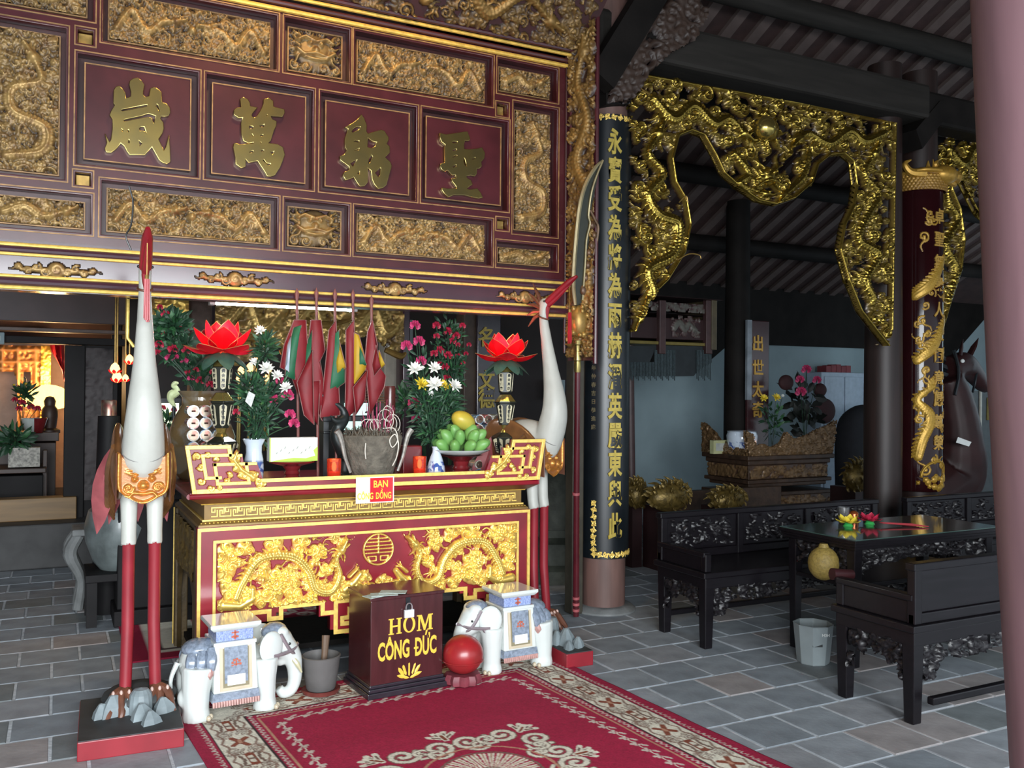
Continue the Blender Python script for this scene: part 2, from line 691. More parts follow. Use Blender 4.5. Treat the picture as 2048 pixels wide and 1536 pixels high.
m_petalpink = mat('magenta_petal', (0.62, 0.05, 0.17), .5, var=.35, ns=40)
m_petalwhite = mat('white_petal', (0.85, 0.86, 0.82), .5, var=.08)
m_petalyellow = mat('yellow_petal', (0.80, 0.62, 0.05), .5, var=.2)
m_glazeblue = mat('blue_and_white_glaze', (0.72, 0.78, 0.84), .12, var=.1, ns=26, coat=.6)
# ================================================================ the setting
m_mortar = mat('pale_mortar', (0.60, 0.64, 0.68), .9, var=.3, ns=20, bump=.3, bs=60)
m_tiles = [mat('grey_tile_%d' % k, c, .62, var=.28, ns=7, bump=.15, bs=40) for k, c in enumerate(
    [(0.30, 0.335, 0.37), (0.265, 0.30, 0.335), (0.34, 0.37, 0.405), (0.32, 0.335, 0.36), (0.355, 0.33, 0.33), (0.20, 0.225, 0.235)])]
floor = box('floor', m_mortar, -6, 16, -3.2, 14.5, -.12, -.004)
tag(floor, kind='structure')
tw, tl = .3, .289
bmt = []
for k in range(6):
    t = MB()
    g = .006
    x0, x1, y0, y1 = -tw / 2 + g, tw / 2 - g, -tl / 2 + g, tl / 2 - g
    b = .004
    t.hexa([(x0, y0, -.02), (x1, y0, -.02), (x1, y1, -.02), (x0, y1, -.02)], [(x0 + 0, y0, -b), (x1, y0, -b), (x1, y1, -b), (x0, y1, -b)])
    t.hexa([(x0, y0, -b), (x1, y0, -b), (x1, y1, -b), (x0, y1, -b)], [(x0 + b, y0 + b, 0), (x1 - b, y0 + b, 0), (x1 - b, y1 - b, 0), (x0 + b, y1 - b, 0)])
    o = t.build('tile', m_tiles[k], floor, smooth=False)
    bmt.append(o.data)
    bpy.data.objects.remove(o)
cells = []
for j in range(-2, 20):
    yy = 2.9 + tl / 2 + tl * j
    ph = .13 if j % 2 else .29
    for i in range(-14, 28):
        xx = i * tw + ph + tw / 2
        d = .452 * xx + .892 * yy
        px = 1024 + FPX * (.892 * xx - .452 * yy) / d
        py = 782 + FPX * 1.5 / d
        if -90 < px < 2080 and py < 1620 and yy < 8.36:
            hid = .7 < xx < 2.35 and yy < 4.5 and yy > 2.4
            cells.append((d + (40 if hid else 0), xx, yy))
cells.sort()
rest = MB()
for n, (d, xx, yy) in enumerate(cells):
    k = R.choice((0, 0, 1, 1, 2, 3, 4, 5))
    if n < 290:
        o = bpy.data.objects.new('tile', bmt[k])
        COL.objects.link(o)
        o.parent = floor
        o.location = (xx, yy, R.uniform(-.0015, .0012))
        o.rotation_euler = (R.uniform(-.003, .003), R.uniform(-.003, .003), R.uniform(-.006, .006))
    else:
        rest.mi = k
        rest.box(xx - tw / 2 + .006, xx + tw / 2 - .006, yy - tl / 2 + .006, yy + tl / 2 - .006, -.02, 0)
if rest.v:
    tag(rest.build('far_tiles', m_tiles, floor, smooth=False), kind='stuff')
# back platform of the inner hall
st = MB().box(-6, .62, 8.37, 14, 0, .37).build('trim_1', mat('dark_step_stone', (0.045, 0.045, 0.046), .6, var=.5, ns=6), smooth=False, bevel=.012)
tag(st, kind='structure')
MB().box(-6, .16, 8.62, 8.80, .37, .56).build('step_board', mat('worn_yellow_plank', (0.24, 0.14, 0.05), .5, var=.35, ns=3, stretch=(.6, 6, 6)), st, smooth=False, bevel=.006)
# walls
tag(MB().box(.6, 17, 9.6, 9.8, 0, 4.2).build('wall_back', m_plaster, smooth=False), kind='structure')
tag(MB().box(16.8, 17, -1, 9.6, 0, 5.5).build('wall_right', m_plaster, smooth=False), kind='structure')
tag(MB().box(-6.2, -6, -1, 14, 0, 6).build('wall_left', m_darkwood, smooth=False), kind='structure')
# dark boarding over the back wall, its lower edge cut along the slope on the right
pb = [P(1240, 752, 9.55), P(1380, 752, 9.55), P(1452, 690, 9.55), P(1535, 690, 9.55), P(1738, 697, 9.55), P(1738, 757, 9.55), P(1905, 757, 9.55), P(1905, 706, 9.55), P(1992, 606, 9.55), P(2040, 560, 9.55), P(2040, 300, 9.55), P(1240, 300, 9.55)]
tag(MB().prism([(p[0], p[2]) for p in pb], 9.5, 9.6).build('wall_upper_boarding', m_darkwood, smooth=False), kind='structure')
# unseen header, added to block courtyard light from the upper panel
tag(MB().box(-6, 17, -1.4, -1.28, 2.85, 4.95).build('wall_front_light_block', m_darkwood, smooth=False), kind='structure')
# roof: ridge near y=2, rear slope falls to the back wall
RS = .50


def rz(y):
    return 5.02 - RS * (y - 5.2) if y > 2 else 6.62 - .55 * (2 - y)


roof = MB().hexa([(-6, 2, rz(2) + .10), (17, 2, rz(2) + .10), (17, 14.5, rz(14.5) + .10), (-6, 14.5, rz(14.5) + .10)],
                 [(-6, 2, rz(2) + .2), (17, 2, rz(2) + .2), (17, 14.5, rz(14.5) + .2), (-6, 14.5, rz(14.5) + .2)])
roof.hexa([(-6, -1.4, 4.83), (17, -1.4, 4.83), (17, 2, 6.72), (-6, 2, 6.72)], [(-6, -1.4, 4.93), (17, -1.4, 4.93), (17, 2, 6.82), (-6, 2, 6.82)])
ceil = roof.build('ceiling', mat('dark_roof_tile_underside', (0.045, 0.022, 0.020), .8, var=.4, ns=8), smooth=False)
tag(ceil, kind='structure')
m_rafter = mat('pale_rafter_board', (0.105, 0.075, 0.068), .75, var=.3, ns=5)
o0 = None
for i in range(34):
    x = 2.6 + .285 * i
    if o0 is None:
        o0 = MB().hexa([(-.055, 3.2, rz(3.2) + .06), (.055, 3.2, rz(3.2) + .06), (.055, 9.6, rz(9.6) + .06), (-.055, 9.6, rz(9.6) + .06)],
                       [(-.055, 3.2, rz(3.2) + .10), (.055, 3.2, rz(3.2) + .10), (.055, 9.6, rz(9.6) + .10), (-.055, 9.6, rz(9.6) + .10)]).build('rafter', m_rafter, ceil, smooth=False)
        o = o0
    else:
        o = o0.copy()
        COL.objects.link(o)
    o.location = (x + R.uniform(-.01, .01), 0, 0)
# purlins carried on the trusses, running across the bays
for k, (y, dz, r) in enumerate(((3.6, -.06, .11), (4.75, -.08, .11), (5.62, -.09, .10), (6.6, -.07, .11), (7.5, -.08, .10), (8.5, -.08, .10))):
    o = MB().tube([(2.4, y, rz(y) + dz), (16.8, y, rz(y) + dz)], r, 12).build('trim_%d' % (k + 2), m_greywood if k == 2 else m_darkwood)
    tag(o, kind='structure')
# big tie beam over the gilded arch
a = MB()
a.box(3.25, 6.55, 5.14, 5.42, 3.83, 4.12)
tag(a.build('trim_8', m_greywood, smooth=False, bevel=.03), kind='structure')
tag(MB().box(6.5, 12, 5.16, 5.40, 3.80, 4.08).build('trim_9', m_darkwood, smooth=False, bevel=.03), kind='structure')
# roof truss over the left column with its carved bracket
tr = thing('roof_truss', 'dark carved roof bracket rising right above the gilded panel corner', 'roof bracket')
q = [P(1206, 212, 5.12), P(1206, 95, 5.12), P(1330, 5, 5.12), P(1375, -30, 5.12), P(1405, 30, 5.12), P(1378, 88, 5.12), P(1330, 112, 5.12), P(1290, 150, 5.12), P(1250, 212, 5.12)]
MB().prism([(p[0], p[2]) for p in q], 5.08, 5.34).build('bracket_body', m_darkwood, tr, smooth=False)
rn = random.Random(5)
W, H = 1.15, 1.05
h = HF(W, H, .012)
o_ = P(1206, 212, 5.08)
mk = inpoly(*np.meshgrid(np.arange(h.nx) * h.res, np.arange(h.ny) * h.res), [(p[0] - o_[0], p[2] - o_[2]) for p in q])
h.fill(rn, .07, .05, 60, mk, kinds='sf')
h.mesh('bracket_carving', (o_[0], 5.08, o_[2]), GX, GZ, -GY, r_brown, tr, cut=True, mask=mk)
b1 = P(1200, 190, 5.0)
b2 = P(1345, 8, 5.0)
MB().bar((b1[0], 5.02, b1[2] + .10), (b2[0] - .05, 5.02, b2[2] + .22), .12, .2).build('upper_rail', m_darkwood, tr, smooth=False)
# warm boarding between the panel and the roof
wb = [P(1190, 130, 5.5), P(1190, -160, 5.5), P(1420, -160, 5.5), P(1345, -10, 5.5)]
tag(MB().prism([(p[0], p[2]) for p in wb], 5.45, 5.52).build('wall_gable_board', mat('warm_brown_board', (0.14, 0.07, 0.035), .6, var=.3, ns=3), smooth=False), kind='structure')


def column(name, x, y, r, z1, m, base=True, lean=0.):
    mb = MB()
    mb.tube([(x + lean * (0 - 1.4), y, .03), (x + lean * (z1 * .3 - 1.4), y, z1 * .3), (x + lean * (z1 - 1.4), y, z1)], [r * 1., r * 1.04, r * .92], 28)
    o = mb.build(name, m)
    tag(o, kind='structure')
    if base:
        MB().lathe([(r * 1.5, 0), (r * 1.5, .012), (r * 1.32, .035), (r * 1.1, .04), (0, .04)], (x - lean * 1.4, y, 0), 28).build('stone_base', m_stone, o)
    return o


m_pillar = mat('worn_pink_pillar_wood', (0.155, 0.085, 0.072), .55, var=.35, ns=3, stretch=(5, 5, .6))
CX, CY = 3.395, 5.27
column('column_1', CX, CY, .15, 4.3, m_pillar)
column('column_2', 6.27, 5.38, .15, 4.3, m_brownwood)
column('column_3', 6.70, 5.38, .16, 4.3, m_brownwood)
column('column_4', 6.95, 8.0, .145, 3.7, m_darkwood)
column('column_5', 10.2, 8.0, .16, 3.7, m_darkwood)
column('column_6', 2.40, 1.45, .185, 5.2, mat('rose_brown_front_pillar', (0.165, 0.088, 0.098), .5, var=.22, ns=3, stretch=(5, 5, .5)), lean=-.085)
# post that closes the panel opening beside the first column
tag(MB().box(3.10, 3.19, 5.20, 5.30, 0, 4.2).build('trim_10', mat('olive_post', (0.055, 0.048, 0.034), .55, var=.3), smooth=False, bevel=.01), kind='structure')
# crooked brackets under the roof on the right
for k, pts in enumerate(([(1822, 262), (1870, 205), (1905, 205), (1905, 235), (1880, 240), (1835, 300)],)):
    pp = [P(x, y, 5.2) for x, y in pts]
    tag(MB().prism([(p[0], p[2]) for p in pp], 5.15, 5.35).build('trim_%d' % (11 + k), m_darkwood, smooth=False), kind='structure')
# dark timber wall of the inner hall, left of the rug: doorway, lintel and carved door leaf
m_hall = mat('dark_hall_timber', (0.011, 0.010, 0.011), .6, spec=.2, var=.4, ns=5)
YH = 8.75


def slab(name, x0, y0, x1, y1, Y, d, m, parent=None, kind=None):
    a, b = P(x0, y0, Y), P(x1, y1, Y)
    o = MB().box(min(a[0], b[0]), max(a[0], b[0]), Y, Y + d, min(a[2], b[2]), max(a[2], b[2])).build(name, m, parent, smooth=False, bevel=.004)
    if kind:
        tag(o, kind=kind)
    return o


slab('wall_hall_lintel', -80, 668, 262, 692, YH, .14, m_hall, kind='structure')
slab('wall_hall_top', -80, 560, 262, 650, YH, .10, mat('plum_brown_boards', (0.042, 0.022, 0.026), .5, var=.4, ns=4), kind='structure')
slab('trim_14', -80, 650, 262, 669, YH - .02, .16, mat('dull_brown_rail', (0.085, 0.05, 0.04), .5, var=.3), kind='structure')
slab('trim_15', 130, 690, 166, 1046, YH - .05, .22, m_hall, kind='structure')
dl = slab('door_1', 164, 690, 232, 1046, YH, .08, m_hall, kind='structure')
a, b = P(168, 1000, YH), P(228, 695, YH)
h = HF(b[0] - a[0], b[2] - a[2], .02)
h.fill(random.Random(3), .06, .03, 60, kinds='sc')
h.mesh('door_carving', (a[0], YH, a[2]), GX, GZ, -GY, relmat('dusty_carving', (0.045, 0.035, 0.037), (0.010, 0.008, 0.009), .6, 0, .05, .6), dl)
# rest of the hall behind: dark boarding that closes the depth of the hall
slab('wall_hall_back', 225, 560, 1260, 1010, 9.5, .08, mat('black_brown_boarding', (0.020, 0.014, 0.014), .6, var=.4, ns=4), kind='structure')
tag(MB().box(.55, .62, 8.75, 9.6, 0, 3.2).build('wall_hall_side', m_hall, smooth=False), kind='structure')
# ================================================================ the great lacquered panel over the altar
YP = 5.0
pan = thing('lacquered_panel', 'huge maroon lacquer panel with four brass characters and carved gilt fields', 'panel')
fields = dict(  # outer gold edges of the recessed fields, top-left and bottom-right as measured
    t0=(-70, -22, 188, 48), t1=(205, -18, 554, 152), t2=(569, 44, 699, 178), t3=(709, 70, 984, 227), t4=(995, 128, 1114, 213),
    lc=(-8, 34, 131, 369), rc=(1027, 212, 1113, 472),
    b0=(-75, 362, 183, 473), b1=(202, 347, 555, 502), b2=(569, 388, 697, 514), b3=(709, 405, 983, 533), b4=(993, 473, 1113, 548),
    c1=(154, 104, 396, 352), c2=(412, 147, 625, 378), c3=(641, 186, 832, 403), c4=(844, 219, 1015, 425),
    s1=(154, 56, 188, 92), s2=(149, 342, 183, 374), s3=(993, 205, 1015, 234), s4=(993, 436, 1015, 461))
rects = {}
for k, (x0, y0, x1, y1) in fields.items():
    a, b = P(x0, y0, YP), P(x1, y1, YP)
    rects[k] = [a[0], b[0], b[2], a[2]]
zc0, zc1 = 2.623, 3.186
for k in ('c1', 'c2', 'c3', 'c4'):
    rects[k][2:] = [zc0, zc1]
for k in ('t1', 't2', 't3'):
    rects[k][2:] = [3.262, 3.57]
for k in ('b0', 'b1', 'b2', 'b3'):
    rects[k][2:] = [2.275, 2.56]
for k in ('t0', 't4'):
    rects[k][2:] = [3.355, 3.57]
rects['lc'][0] = -.33
rects['t0'][0] = rects['b0'][0] = -.33
rects['lc'][2:] = [2.535, 3.30]
rects['rc'][2:] = [2.492, 3.315]
rects['b4'][2:] = [2.275, 2.435]
rects['b0'][2:] = [2.275, 2.475]
X0, X1, Z0, Z1 = -.42, 2.93, 2.20, 3.62
# the frame lattice: a plate pierced by the fields
loops = [[(X0, Z0), (X1, Z0), (X1, Z1), (X0, Z1)]] + [[(r[0], r[2]), (r[1], r[2]), (r[1], r[3]), (r[0], r[3])] for r in rects.values()]
polyplate('frame_lattice', loops, YP + .03, .06, m_maroon, pan, bevel=.004)
box('back_board', m_maroon_d, X0, X1, YP + .07, YP + .10, Z0, Z1, pan)


def rimline(r, ins, wd, y, m, name, parent, d=.008):
    x0, x1, z0, z1 = r[0] + ins, r[1] - ins, r[2] + ins, r[3] - ins
    mb = MB()
    mb.box(x0, x1, y, y + d, z0, z0 + wd).box(x0, x1, y, y + d, z1 - wd, z1)
    mb.box(x0, x0 + wd, y, y + d, z0 + wd, z1 - wd).box(x1 - wd, x1, y, y + d, z0 + wd, z1 - wd)
    return mb.build(name, m, parent, smooth=False)


m_oldline = mat('worn_gold_line', (0.36, 0.20, 0.08), .5, .2, var=.5, ns=18)


def carve(k, r, seed):
    ins = .035
    x0, x1, z0, z1 = r[0] + ins, r[1] - ins, r[2] + ins, r[3] - ins
    rn = random.Random(seed)
    W, H = x1 - x0, z1 - z0
    h = HF(W, H, .0062)
    D = .058
    if k in ('t2', 'b2'):  # beast mask
        cx, cz = W / 2, H / 2
        h.dot(cx, cz, W * .36, D * .55, .4)
        for sg in (-1, 1):
            h.dot(cx + sg * W * .1, cz + H * .2, W * .055, D)
            h.line([(cx + sg * W * .03, cz + H * .26), (cx + sg * W * .2, cz + H * .34), (cx + sg * W * .33, cz + H * .25)], .016, .008, D)
            h.line([(cx, cz - H * .02), (cx + sg * W * .22, cz - H * .08), (cx + sg * W * .36, cz + H * .03)], .016, .010, D)
            h.line([(cx, cz - H * .17), (cx + sg * W * .18, cz - H * .14), (cx + sg * W * .30, cz - H * .06)], .013, .008, D * .9)
            for e in range(6):
                h.flame(cx + sg * W * .3, cz + H * (.32 - .09 * e), (.9 - .35 * e) if sg > 0 else PI - .9 + .35 * e, W * .22, .011, D * .8, rn)
            h.spiral(cx + sg * W * .17, cz - H * .36, W * .1, 0, 1.4, sg, .009, D * .7)
            h.spiral(cx + sg * W * .38, cz - H * .36, W * .1, 2, 1.4, -sg, .009, D * .7)
        h.dot(cx, cz + H * .06, W * .08, D * 1.1)
        h.fill(rn, .02, D * .5, 20, kinds='s', thr=.002)
    else:
        if k in ('lc', 'rc'):
            h.dragon([(W * .2, H * .10), (W * .75, H * .16), (W * .8, H * .33), (W * .3, H * .42), (W * .28, H * .58), (W * .72, H * .66), (W * .6, H * .82)], min(.028, W * .12), D, rn)
            h.waves(.0, .09, D * .8, rn)
        elif W > .45:
            for sg in (0, 1):
                pts = [(W * .04, H * .25), (W * .13, H * .7), (W * .22, H * .3), (W * .31, H * .55), (W * .40, H * .62)]
                if sg:
                    pts = [(W - x, z) for x, z in pts]
                h.dragon(pts, .020, D, rn)
            h.dot(W / 2, H * .5, .025, D)
            if k[0] == 'b':
                h.waves(.0, .085, D * .8, rn)
        else:
            h.dot(W * .45, H * .55, H * .3, D * .8)
            h.dragon([(W * .12, H * .4), (W * .35, H * .7), (W * .55, H * .35), (W * .8, H * .6)], .022, D, rn)
            if k[0] == 'b':
                h.waves(0, .07, D * .8, rn)
        h.fill(rn, .026, D * .85, int(W * H * 800), kinds='sscff', thr=.001)
        h.fill(rn, .012, D * .7, int(W * H * 1300), kinds='sf', thr=D * .12)
        h.fill(rn, .017, D * 1.05, int(W * H * 260), kinds='sf', thr=9)
    h.mesh('carved_field', (x0, YP + .072, z0), GX, GZ, -GY, r_panel, pan)
    rimline([x0, x1, z0, z1], -.006, .007, YP + .05, m_oldline, 'inner_gold_line', pan, .02)


for n, (k, r) in enumerate(rects.items()):
    rimline(r, -.012, .006, YP - .009, m_oldline, 'gold_line', pan, .006)
    if k[0] == 's':
        box('gilt_square', mat('dull_gilt_square', (0.20, 0.13, 0.05), .5, .3) if n == 0 else bpy.data.materials.get('dull_gilt_square') or m_oldgold, r[0] + .006, r[1] - .006, YP + .045, YP + .07, r[2] + .006, r[3] - .006, pan, .004)
    elif k[0] == 'c':
        ins = .035
        box('character_board', m_maroon, r[0] + ins, r[1] - ins, YP + .030, YP + .07, r[2] + ins, r[3] - ins, pan, .004)
        rimline(r, ins, .006, YP + .024, m_oldline, 'inner_gold_line', pan, .008)
    else:
        carve(k, r, 40 + n)
GL = {
    1: ((190, 150), 8.082, [[(570, 100), (620, 65), (690, 55), (740, 90), (790, 165), (770, 270), (770, 320), (810, 365), (880, 350), (900, 225), (950, 205), (1010, 230), (1065, 280), (1080, 450), (1150, 470), (1200, 530), (1210, 600), (1180, 660), (1120, 670), (1060, 665), (1050, 710), (1095, 770), (1105, 870), (1080, 940), (1020, 1040), (1110, 1240), (1150, 1170), (1190, 1020), (1205, 1180), (1210, 1400), (1160, 1435), (1090, 1410), (1040, 1370), (920, 1155), (800, 1290), (700, 1285), (560, 1285), (520, 1230), (480, 1150), (415, 1095), (340, 1190), (260, 1250), (190, 1245), (165, 1190), (200, 1100), (180, 1000), (235, 1100), (265, 1050), (290, 870), (290, 720), (245, 650), (265, 590), (330, 490), (305, 460), (310, 250), (340, 200), (390, 185), (440, 230), (485, 300), (490, 380), (540, 375), (585, 350), (590, 280), (560, 160)],
        [(410, 575), (430, 555), (840, 475), (855, 500), (830, 520), (440, 595)], [(445, 740), (480, 715), (740, 660), (860, 620), (990, 660), (960, 790), (935, 770), (910, 700), (860, 685), (470, 760)],
        [(705, 860), (740, 830), (800, 835), (855, 990), (800, 915), (720, 910)], [(420, 850), (470, 900), (430, 930)], [(510, 905), (540, 880), (560, 900), (540, 935)], [(530, 1060), (545, 1035), (568, 1060), (560, 1110), (530, 1105)],
        [(700, 1045), (775, 1105), (715, 1170)], [(970, 515), (1000, 460), (1025, 490), (1055, 600), (1030, 590), (995, 525)]]),
    2: ((450, 180), 8.086, [[(250, 150), (300, 125), (360, 155), (395, 210), (400, 270), (510, 290), (430, 385), (425, 430), (470, 455), (520, 430), (590, 320), (630, 220), (630, 160), (700, 135), (770, 180), (775, 270), (800, 285), (950, 320), (955, 370), (920, 430), (725, 415), (760, 480), (825, 510), (820, 580), (780, 660), (730, 820), (690, 865), (850, 885), (930, 930), (960, 1050), (930, 1130), (880, 1250), (800, 1375), (740, 1395), (680, 1390), (650, 1330), (525, 1140), (460, 1160), (380, 1170), (315, 1090), (330, 1170), (320, 1240), (260, 1258), (180, 1200), (175, 1100), (140, 930), (150, 870), (180, 865), (235, 890), (460, 870), (465, 840), (380, 860), (300, 820), (270, 700), (265, 540), (295, 440), (220, 450), (150, 400), (150, 330), (190, 295), (265, 285)],
        [(380, 565), (465, 590), (450, 635), (385, 635)], [(540, 575), (640, 548), (635, 605), (570, 605)], [(415, 710), (440, 710), (475, 760), (445, 760)], [(565, 720), (620, 712), (610, 760), (565, 750)], [(565, 825), (605, 855), (570, 870)],
        [(385, 1000), (450, 975), (470, 1000), (440, 1025), (400, 1025)], [(570, 970), (630, 965), (630, 1005), (580, 1000)], [(715, 995), (800, 985), (770, 1060)], [(600, 1140), (625, 1115), (670, 1180), (745, 1190), (735, 1230), (690, 1220)], [(660, 420), (680, 390), (695, 410), (680, 428)]]),
    3: ((660, 215), 8.779, [[(275, 350), (400, 280), (490, 210), (550, 135), (590, 190), (635, 310), (630, 430), (650, 450), (660, 470), (720, 450), (900, 400), (950, 420), (1020, 530), (1015, 580), (985, 640), (1040, 690), (1040, 790), (980, 850), (960, 880), (1050, 960), (1075, 1030), (1040, 1150), (980, 1360), (920, 1410), (840, 1420), (780, 1350), (740, 1260), (725, 1110), (650, 1045), (655, 1310), (600, 1375), (520, 1380), (470, 1310), (415, 1215), (350, 1250), (270, 1268), (230, 1190), (260, 1135), (335, 1110), (340, 1040), (260, 980), (190, 930), (180, 860), (250, 830), (300, 760), (270, 700), (265, 560), (300, 450), (325, 370)],
        [(370, 430), (400, 370), (470, 330), (540, 335), (530, 370), (480, 410), (400, 450)], [(390, 610), (430, 575), (515, 580), (505, 635), (450, 610)], [(400, 745), (460, 735), (520, 705), (505, 755), (430, 760)], [(350, 980), (400, 940), (490, 905), (400, 1050), (365, 1010)], [(470, 1160), (525, 1095), (520, 1190)],
        [(655, 520), (740, 590), (825, 605), (790, 690), (720, 725), (650, 700)], [(668, 950), (675, 900), (720, 820), (755, 865), (700, 980), (668, 1000)], [(780, 1150), (880, 1040), (895, 1080), (880, 1190), (845, 1235)]]),
    4: ((860, 250), 9.6, [[(190, 165), (300, 190), (500, 165), (640, 140), (710, 135), (760, 260), (740, 300), (660, 295), (640, 400), (650, 470), (760, 475), (920, 460), (990, 440), (1045, 540), (1030, 640), (970, 710), (985, 790), (940, 830), (890, 830), (885, 940), (850, 980), (780, 960), (690, 970), (700, 1020), (780, 1070), (805, 1140), (740, 1180), (690, 1230), (760, 1250), (900, 1225), (960, 1300), (1000, 1390), (930, 1405), (800, 1380), (650, 1340), (450, 1340), (350, 1380), (270, 1310), (225, 1240), (235, 1210), (330, 1230), (520, 1225), (490, 1160), (440, 1100), (415, 1040), (500, 1020), (490, 950), (420, 960), (335, 865), (280, 890), (220, 850), (200, 790), (210, 750), (285, 725), (280, 430), (300, 380), (220, 320), (195, 250)],
        [(400, 330), (440, 310), (530, 310), (520, 360), (440, 355)], [(410, 470), (510, 450), (515, 500), (440, 510)], [(410, 610), (500, 570), (530, 590), (440, 640)], [(420, 790), (500, 745), (505, 800), (440, 830)], [(640, 620), (665, 640), (715, 815), (660, 780), (630, 700)], [(800, 640), (870, 610), (860, 660), (810, 670)]])}
for k, ((ox, oy), sc, lps) in GL.items():
    wl = []
    for lp in lps:
        q = [P(ox + x / sc, oy + y / sc, YP + .005) for x, y in lp]
        wl.append([(p[0], p[2]) for p in q])
    polyplate('brass_character', wl, YP + .014, .022, m_brass, pan, bevel=.003)
# mouldings above, then the carved board that leans forward
for z, y, r, m in ((3.60, YP - .012, .014, m_goldline), (3.632, YP - .02, .014, m_maroon), (3.664, YP - .04, .011, m_goldline), (3.692, YP - .05, .016, m_maroon)):
    MB().tube([(X0, y, z), (X1 + .02, y, z)], r, 8).build('moulding', m, pan)
for x, y, r, m in ((2.905, YP - .012, .009, m_maroon_d), (2.93, YP - .03, .010, m_maroon)):
    MB().tube([(x, y, 1.75), (x, y, 3.68)], r, 8).build('moulding', m, pan)
n_up = np.array([0, -.62, .785])
W, H = 3.42, .36
h = HF(W, H, .0075)
rn = random.Random(91)
mk = (lambda X, Y: X < 3.42 - (.36 - Y) * .0)(*np.meshgrid(np.arange(h.nx) * h.res, np.arange(h.ny) * h.res))
for k in range(3):
    x = .3 + k * 1.1
    h.dragon([(x - .2, .1), (x, .28), (x + .2, .1), (x + .4, .25), (x + .62, .14)], .035, .05, rn)
h.fill(rn, .034, .045, 190, kinds='ccsf', thr=.001)
h.mesh('carved_cornice', (X0, YP - .06, 3.70), GX, n_up, np.array([0, -.785, -.62]), relmat('carved_warm_gold', (0.27, 0.16, 0.045), (0.03, 0.013, 0.008), .46, .5, .12, .55), pan)
MB().hexa([(X0, YP - .055, 3.69), (3.0, YP - .055, 3.69), (3.0, YP - .045, 3.69), (X0, YP - .045, 3.69)], [(X0, YP - .30, 3.99), (3.05, YP - .30, 3.99), (3.05, YP - .27, 4.0), (X0, YP - .27, 4.0)]).build('cornice_board', m_maroon_d, pan, smooth=False)
MB().tube([(X0, YP - .29, 3.99), (3.06, YP - .29, 3.99)], .016, 8).build('moulding', m_maroon, pan)
# splayed right border, carved, running down beside the opening
U = np.array([.447, -.894, 0])
W, H = .20, 2.15
h = HF(W, H, .0075)
rn = random.Random(17)
h.dragon([(.10, .25), (.15, .5), (.06, .75), (.15, 1.0), (.06, 1.25), (.14, 1.5), (.07, 1.75), (.11, 1.95)], .036, .04, rn)
h.fill(rn, .034, .045, 110, kinds='ccsf', thr=.001)
ob = P(1133, 790, 5.0)
h.mesh('carved_border', (2.925, YP - .02, 1.72), U, GZ, np.array([-.894, -.447, 0]), bpy.data.materials['carved_warm_gold'], pan)
MB().hexa([(2.93, YP - .015, 1.70), (3.015, YP - .19, 1.70), (3.03, YP - .18, 1.70), (2.945, YP - .005, 1.70)], [(2.93, YP - .015, 3.9), (3.015, YP - .19, 3.95), (3.03, YP - .18, 3.95), (2.945, YP - .005, 3.9)]).build('border_board', m_maroon_d, pan, smooth=False)
MB().tube([(3.025, YP - .19, 1.68), (3.025, YP - .19, 3.97)], .015, 8).build('moulding', m_maroon, pan)
# ---------------------------------------------------------------- lintel beam below it
lin = thing('lintel_beam', 'purple brown lintel beam with yellow gold lines under the great panel', 'beam')
m_purple = mat('purple_brown_lacquer', (0.060, 0.022, 0.034), .25, var=.25, ns=4, coat=.4)
LX0, LX1 = -1.0, 2.94
box('beam_board', m_purple, LX0, LX1, 4.985, 5.10, 1.975, 2.22, lin)
for z, m, r in ((2.195, 'g', .011), (2.172, 'p', .019), (2.150, 'g', .009), (2.042, 'g', .009), (2.017, 'p', .021), (1.987, 'g', .010)):
    MB().tube([(LX0, 4.975, z), (LX1, 4.975, z)], r, 10).build('gold_bead' if m == 'g' else 'round_moulding', m_gold if m == 'g' else m_purple, lin)
for k, (x, y) in enumerate(((113, 541), (470, 559), (790, 579), (1050, 595), (-250, 530))):
    c = P(x, y, 4.985)
    h = HF(.42, .09, .006)
    rn = random.Random(60 + k)
    h.dot(.21, .045, .042, .022)
    h.spiral(.21, .045, .03, 0, 1.5, 1, .007, .03)
    for sg in (-1, 1):
        for e in range(4):
            h.spiral(.21 + sg * (.05 + .038 * e), .045 + (.01 if e % 2 else -.01), .024 - .003 * e, e, 1.5, sg, .006, .024)
        h.flame(.21 + sg * .15, .045, 0 if sg > 0 else PI, .055, .010, .02, rn)
        h.line([(.21, .04), (.21 + sg * .17, .045)], .02, .008, .014)
    h.mesh('carved_spray', (c[0] - .21, 4.985, c[2] - .045), GX, GZ, -GY, r_panel, lin, cut=True)
# ================================================================ altar table
alt = thing('altar_table', 'red and gold altar table with carved dragon apron behind the collection box', 'altar table', (0, 0, 0))
AX0, AX1, AY, AYB, AC = .622, 2.468, 4.63, 5.62, 1.546
m_side = mat('dull_gilt_side', (0.115, 0.075, 0.03), .5, .15, var=.5, ns=9, bump=.2, bs=60)
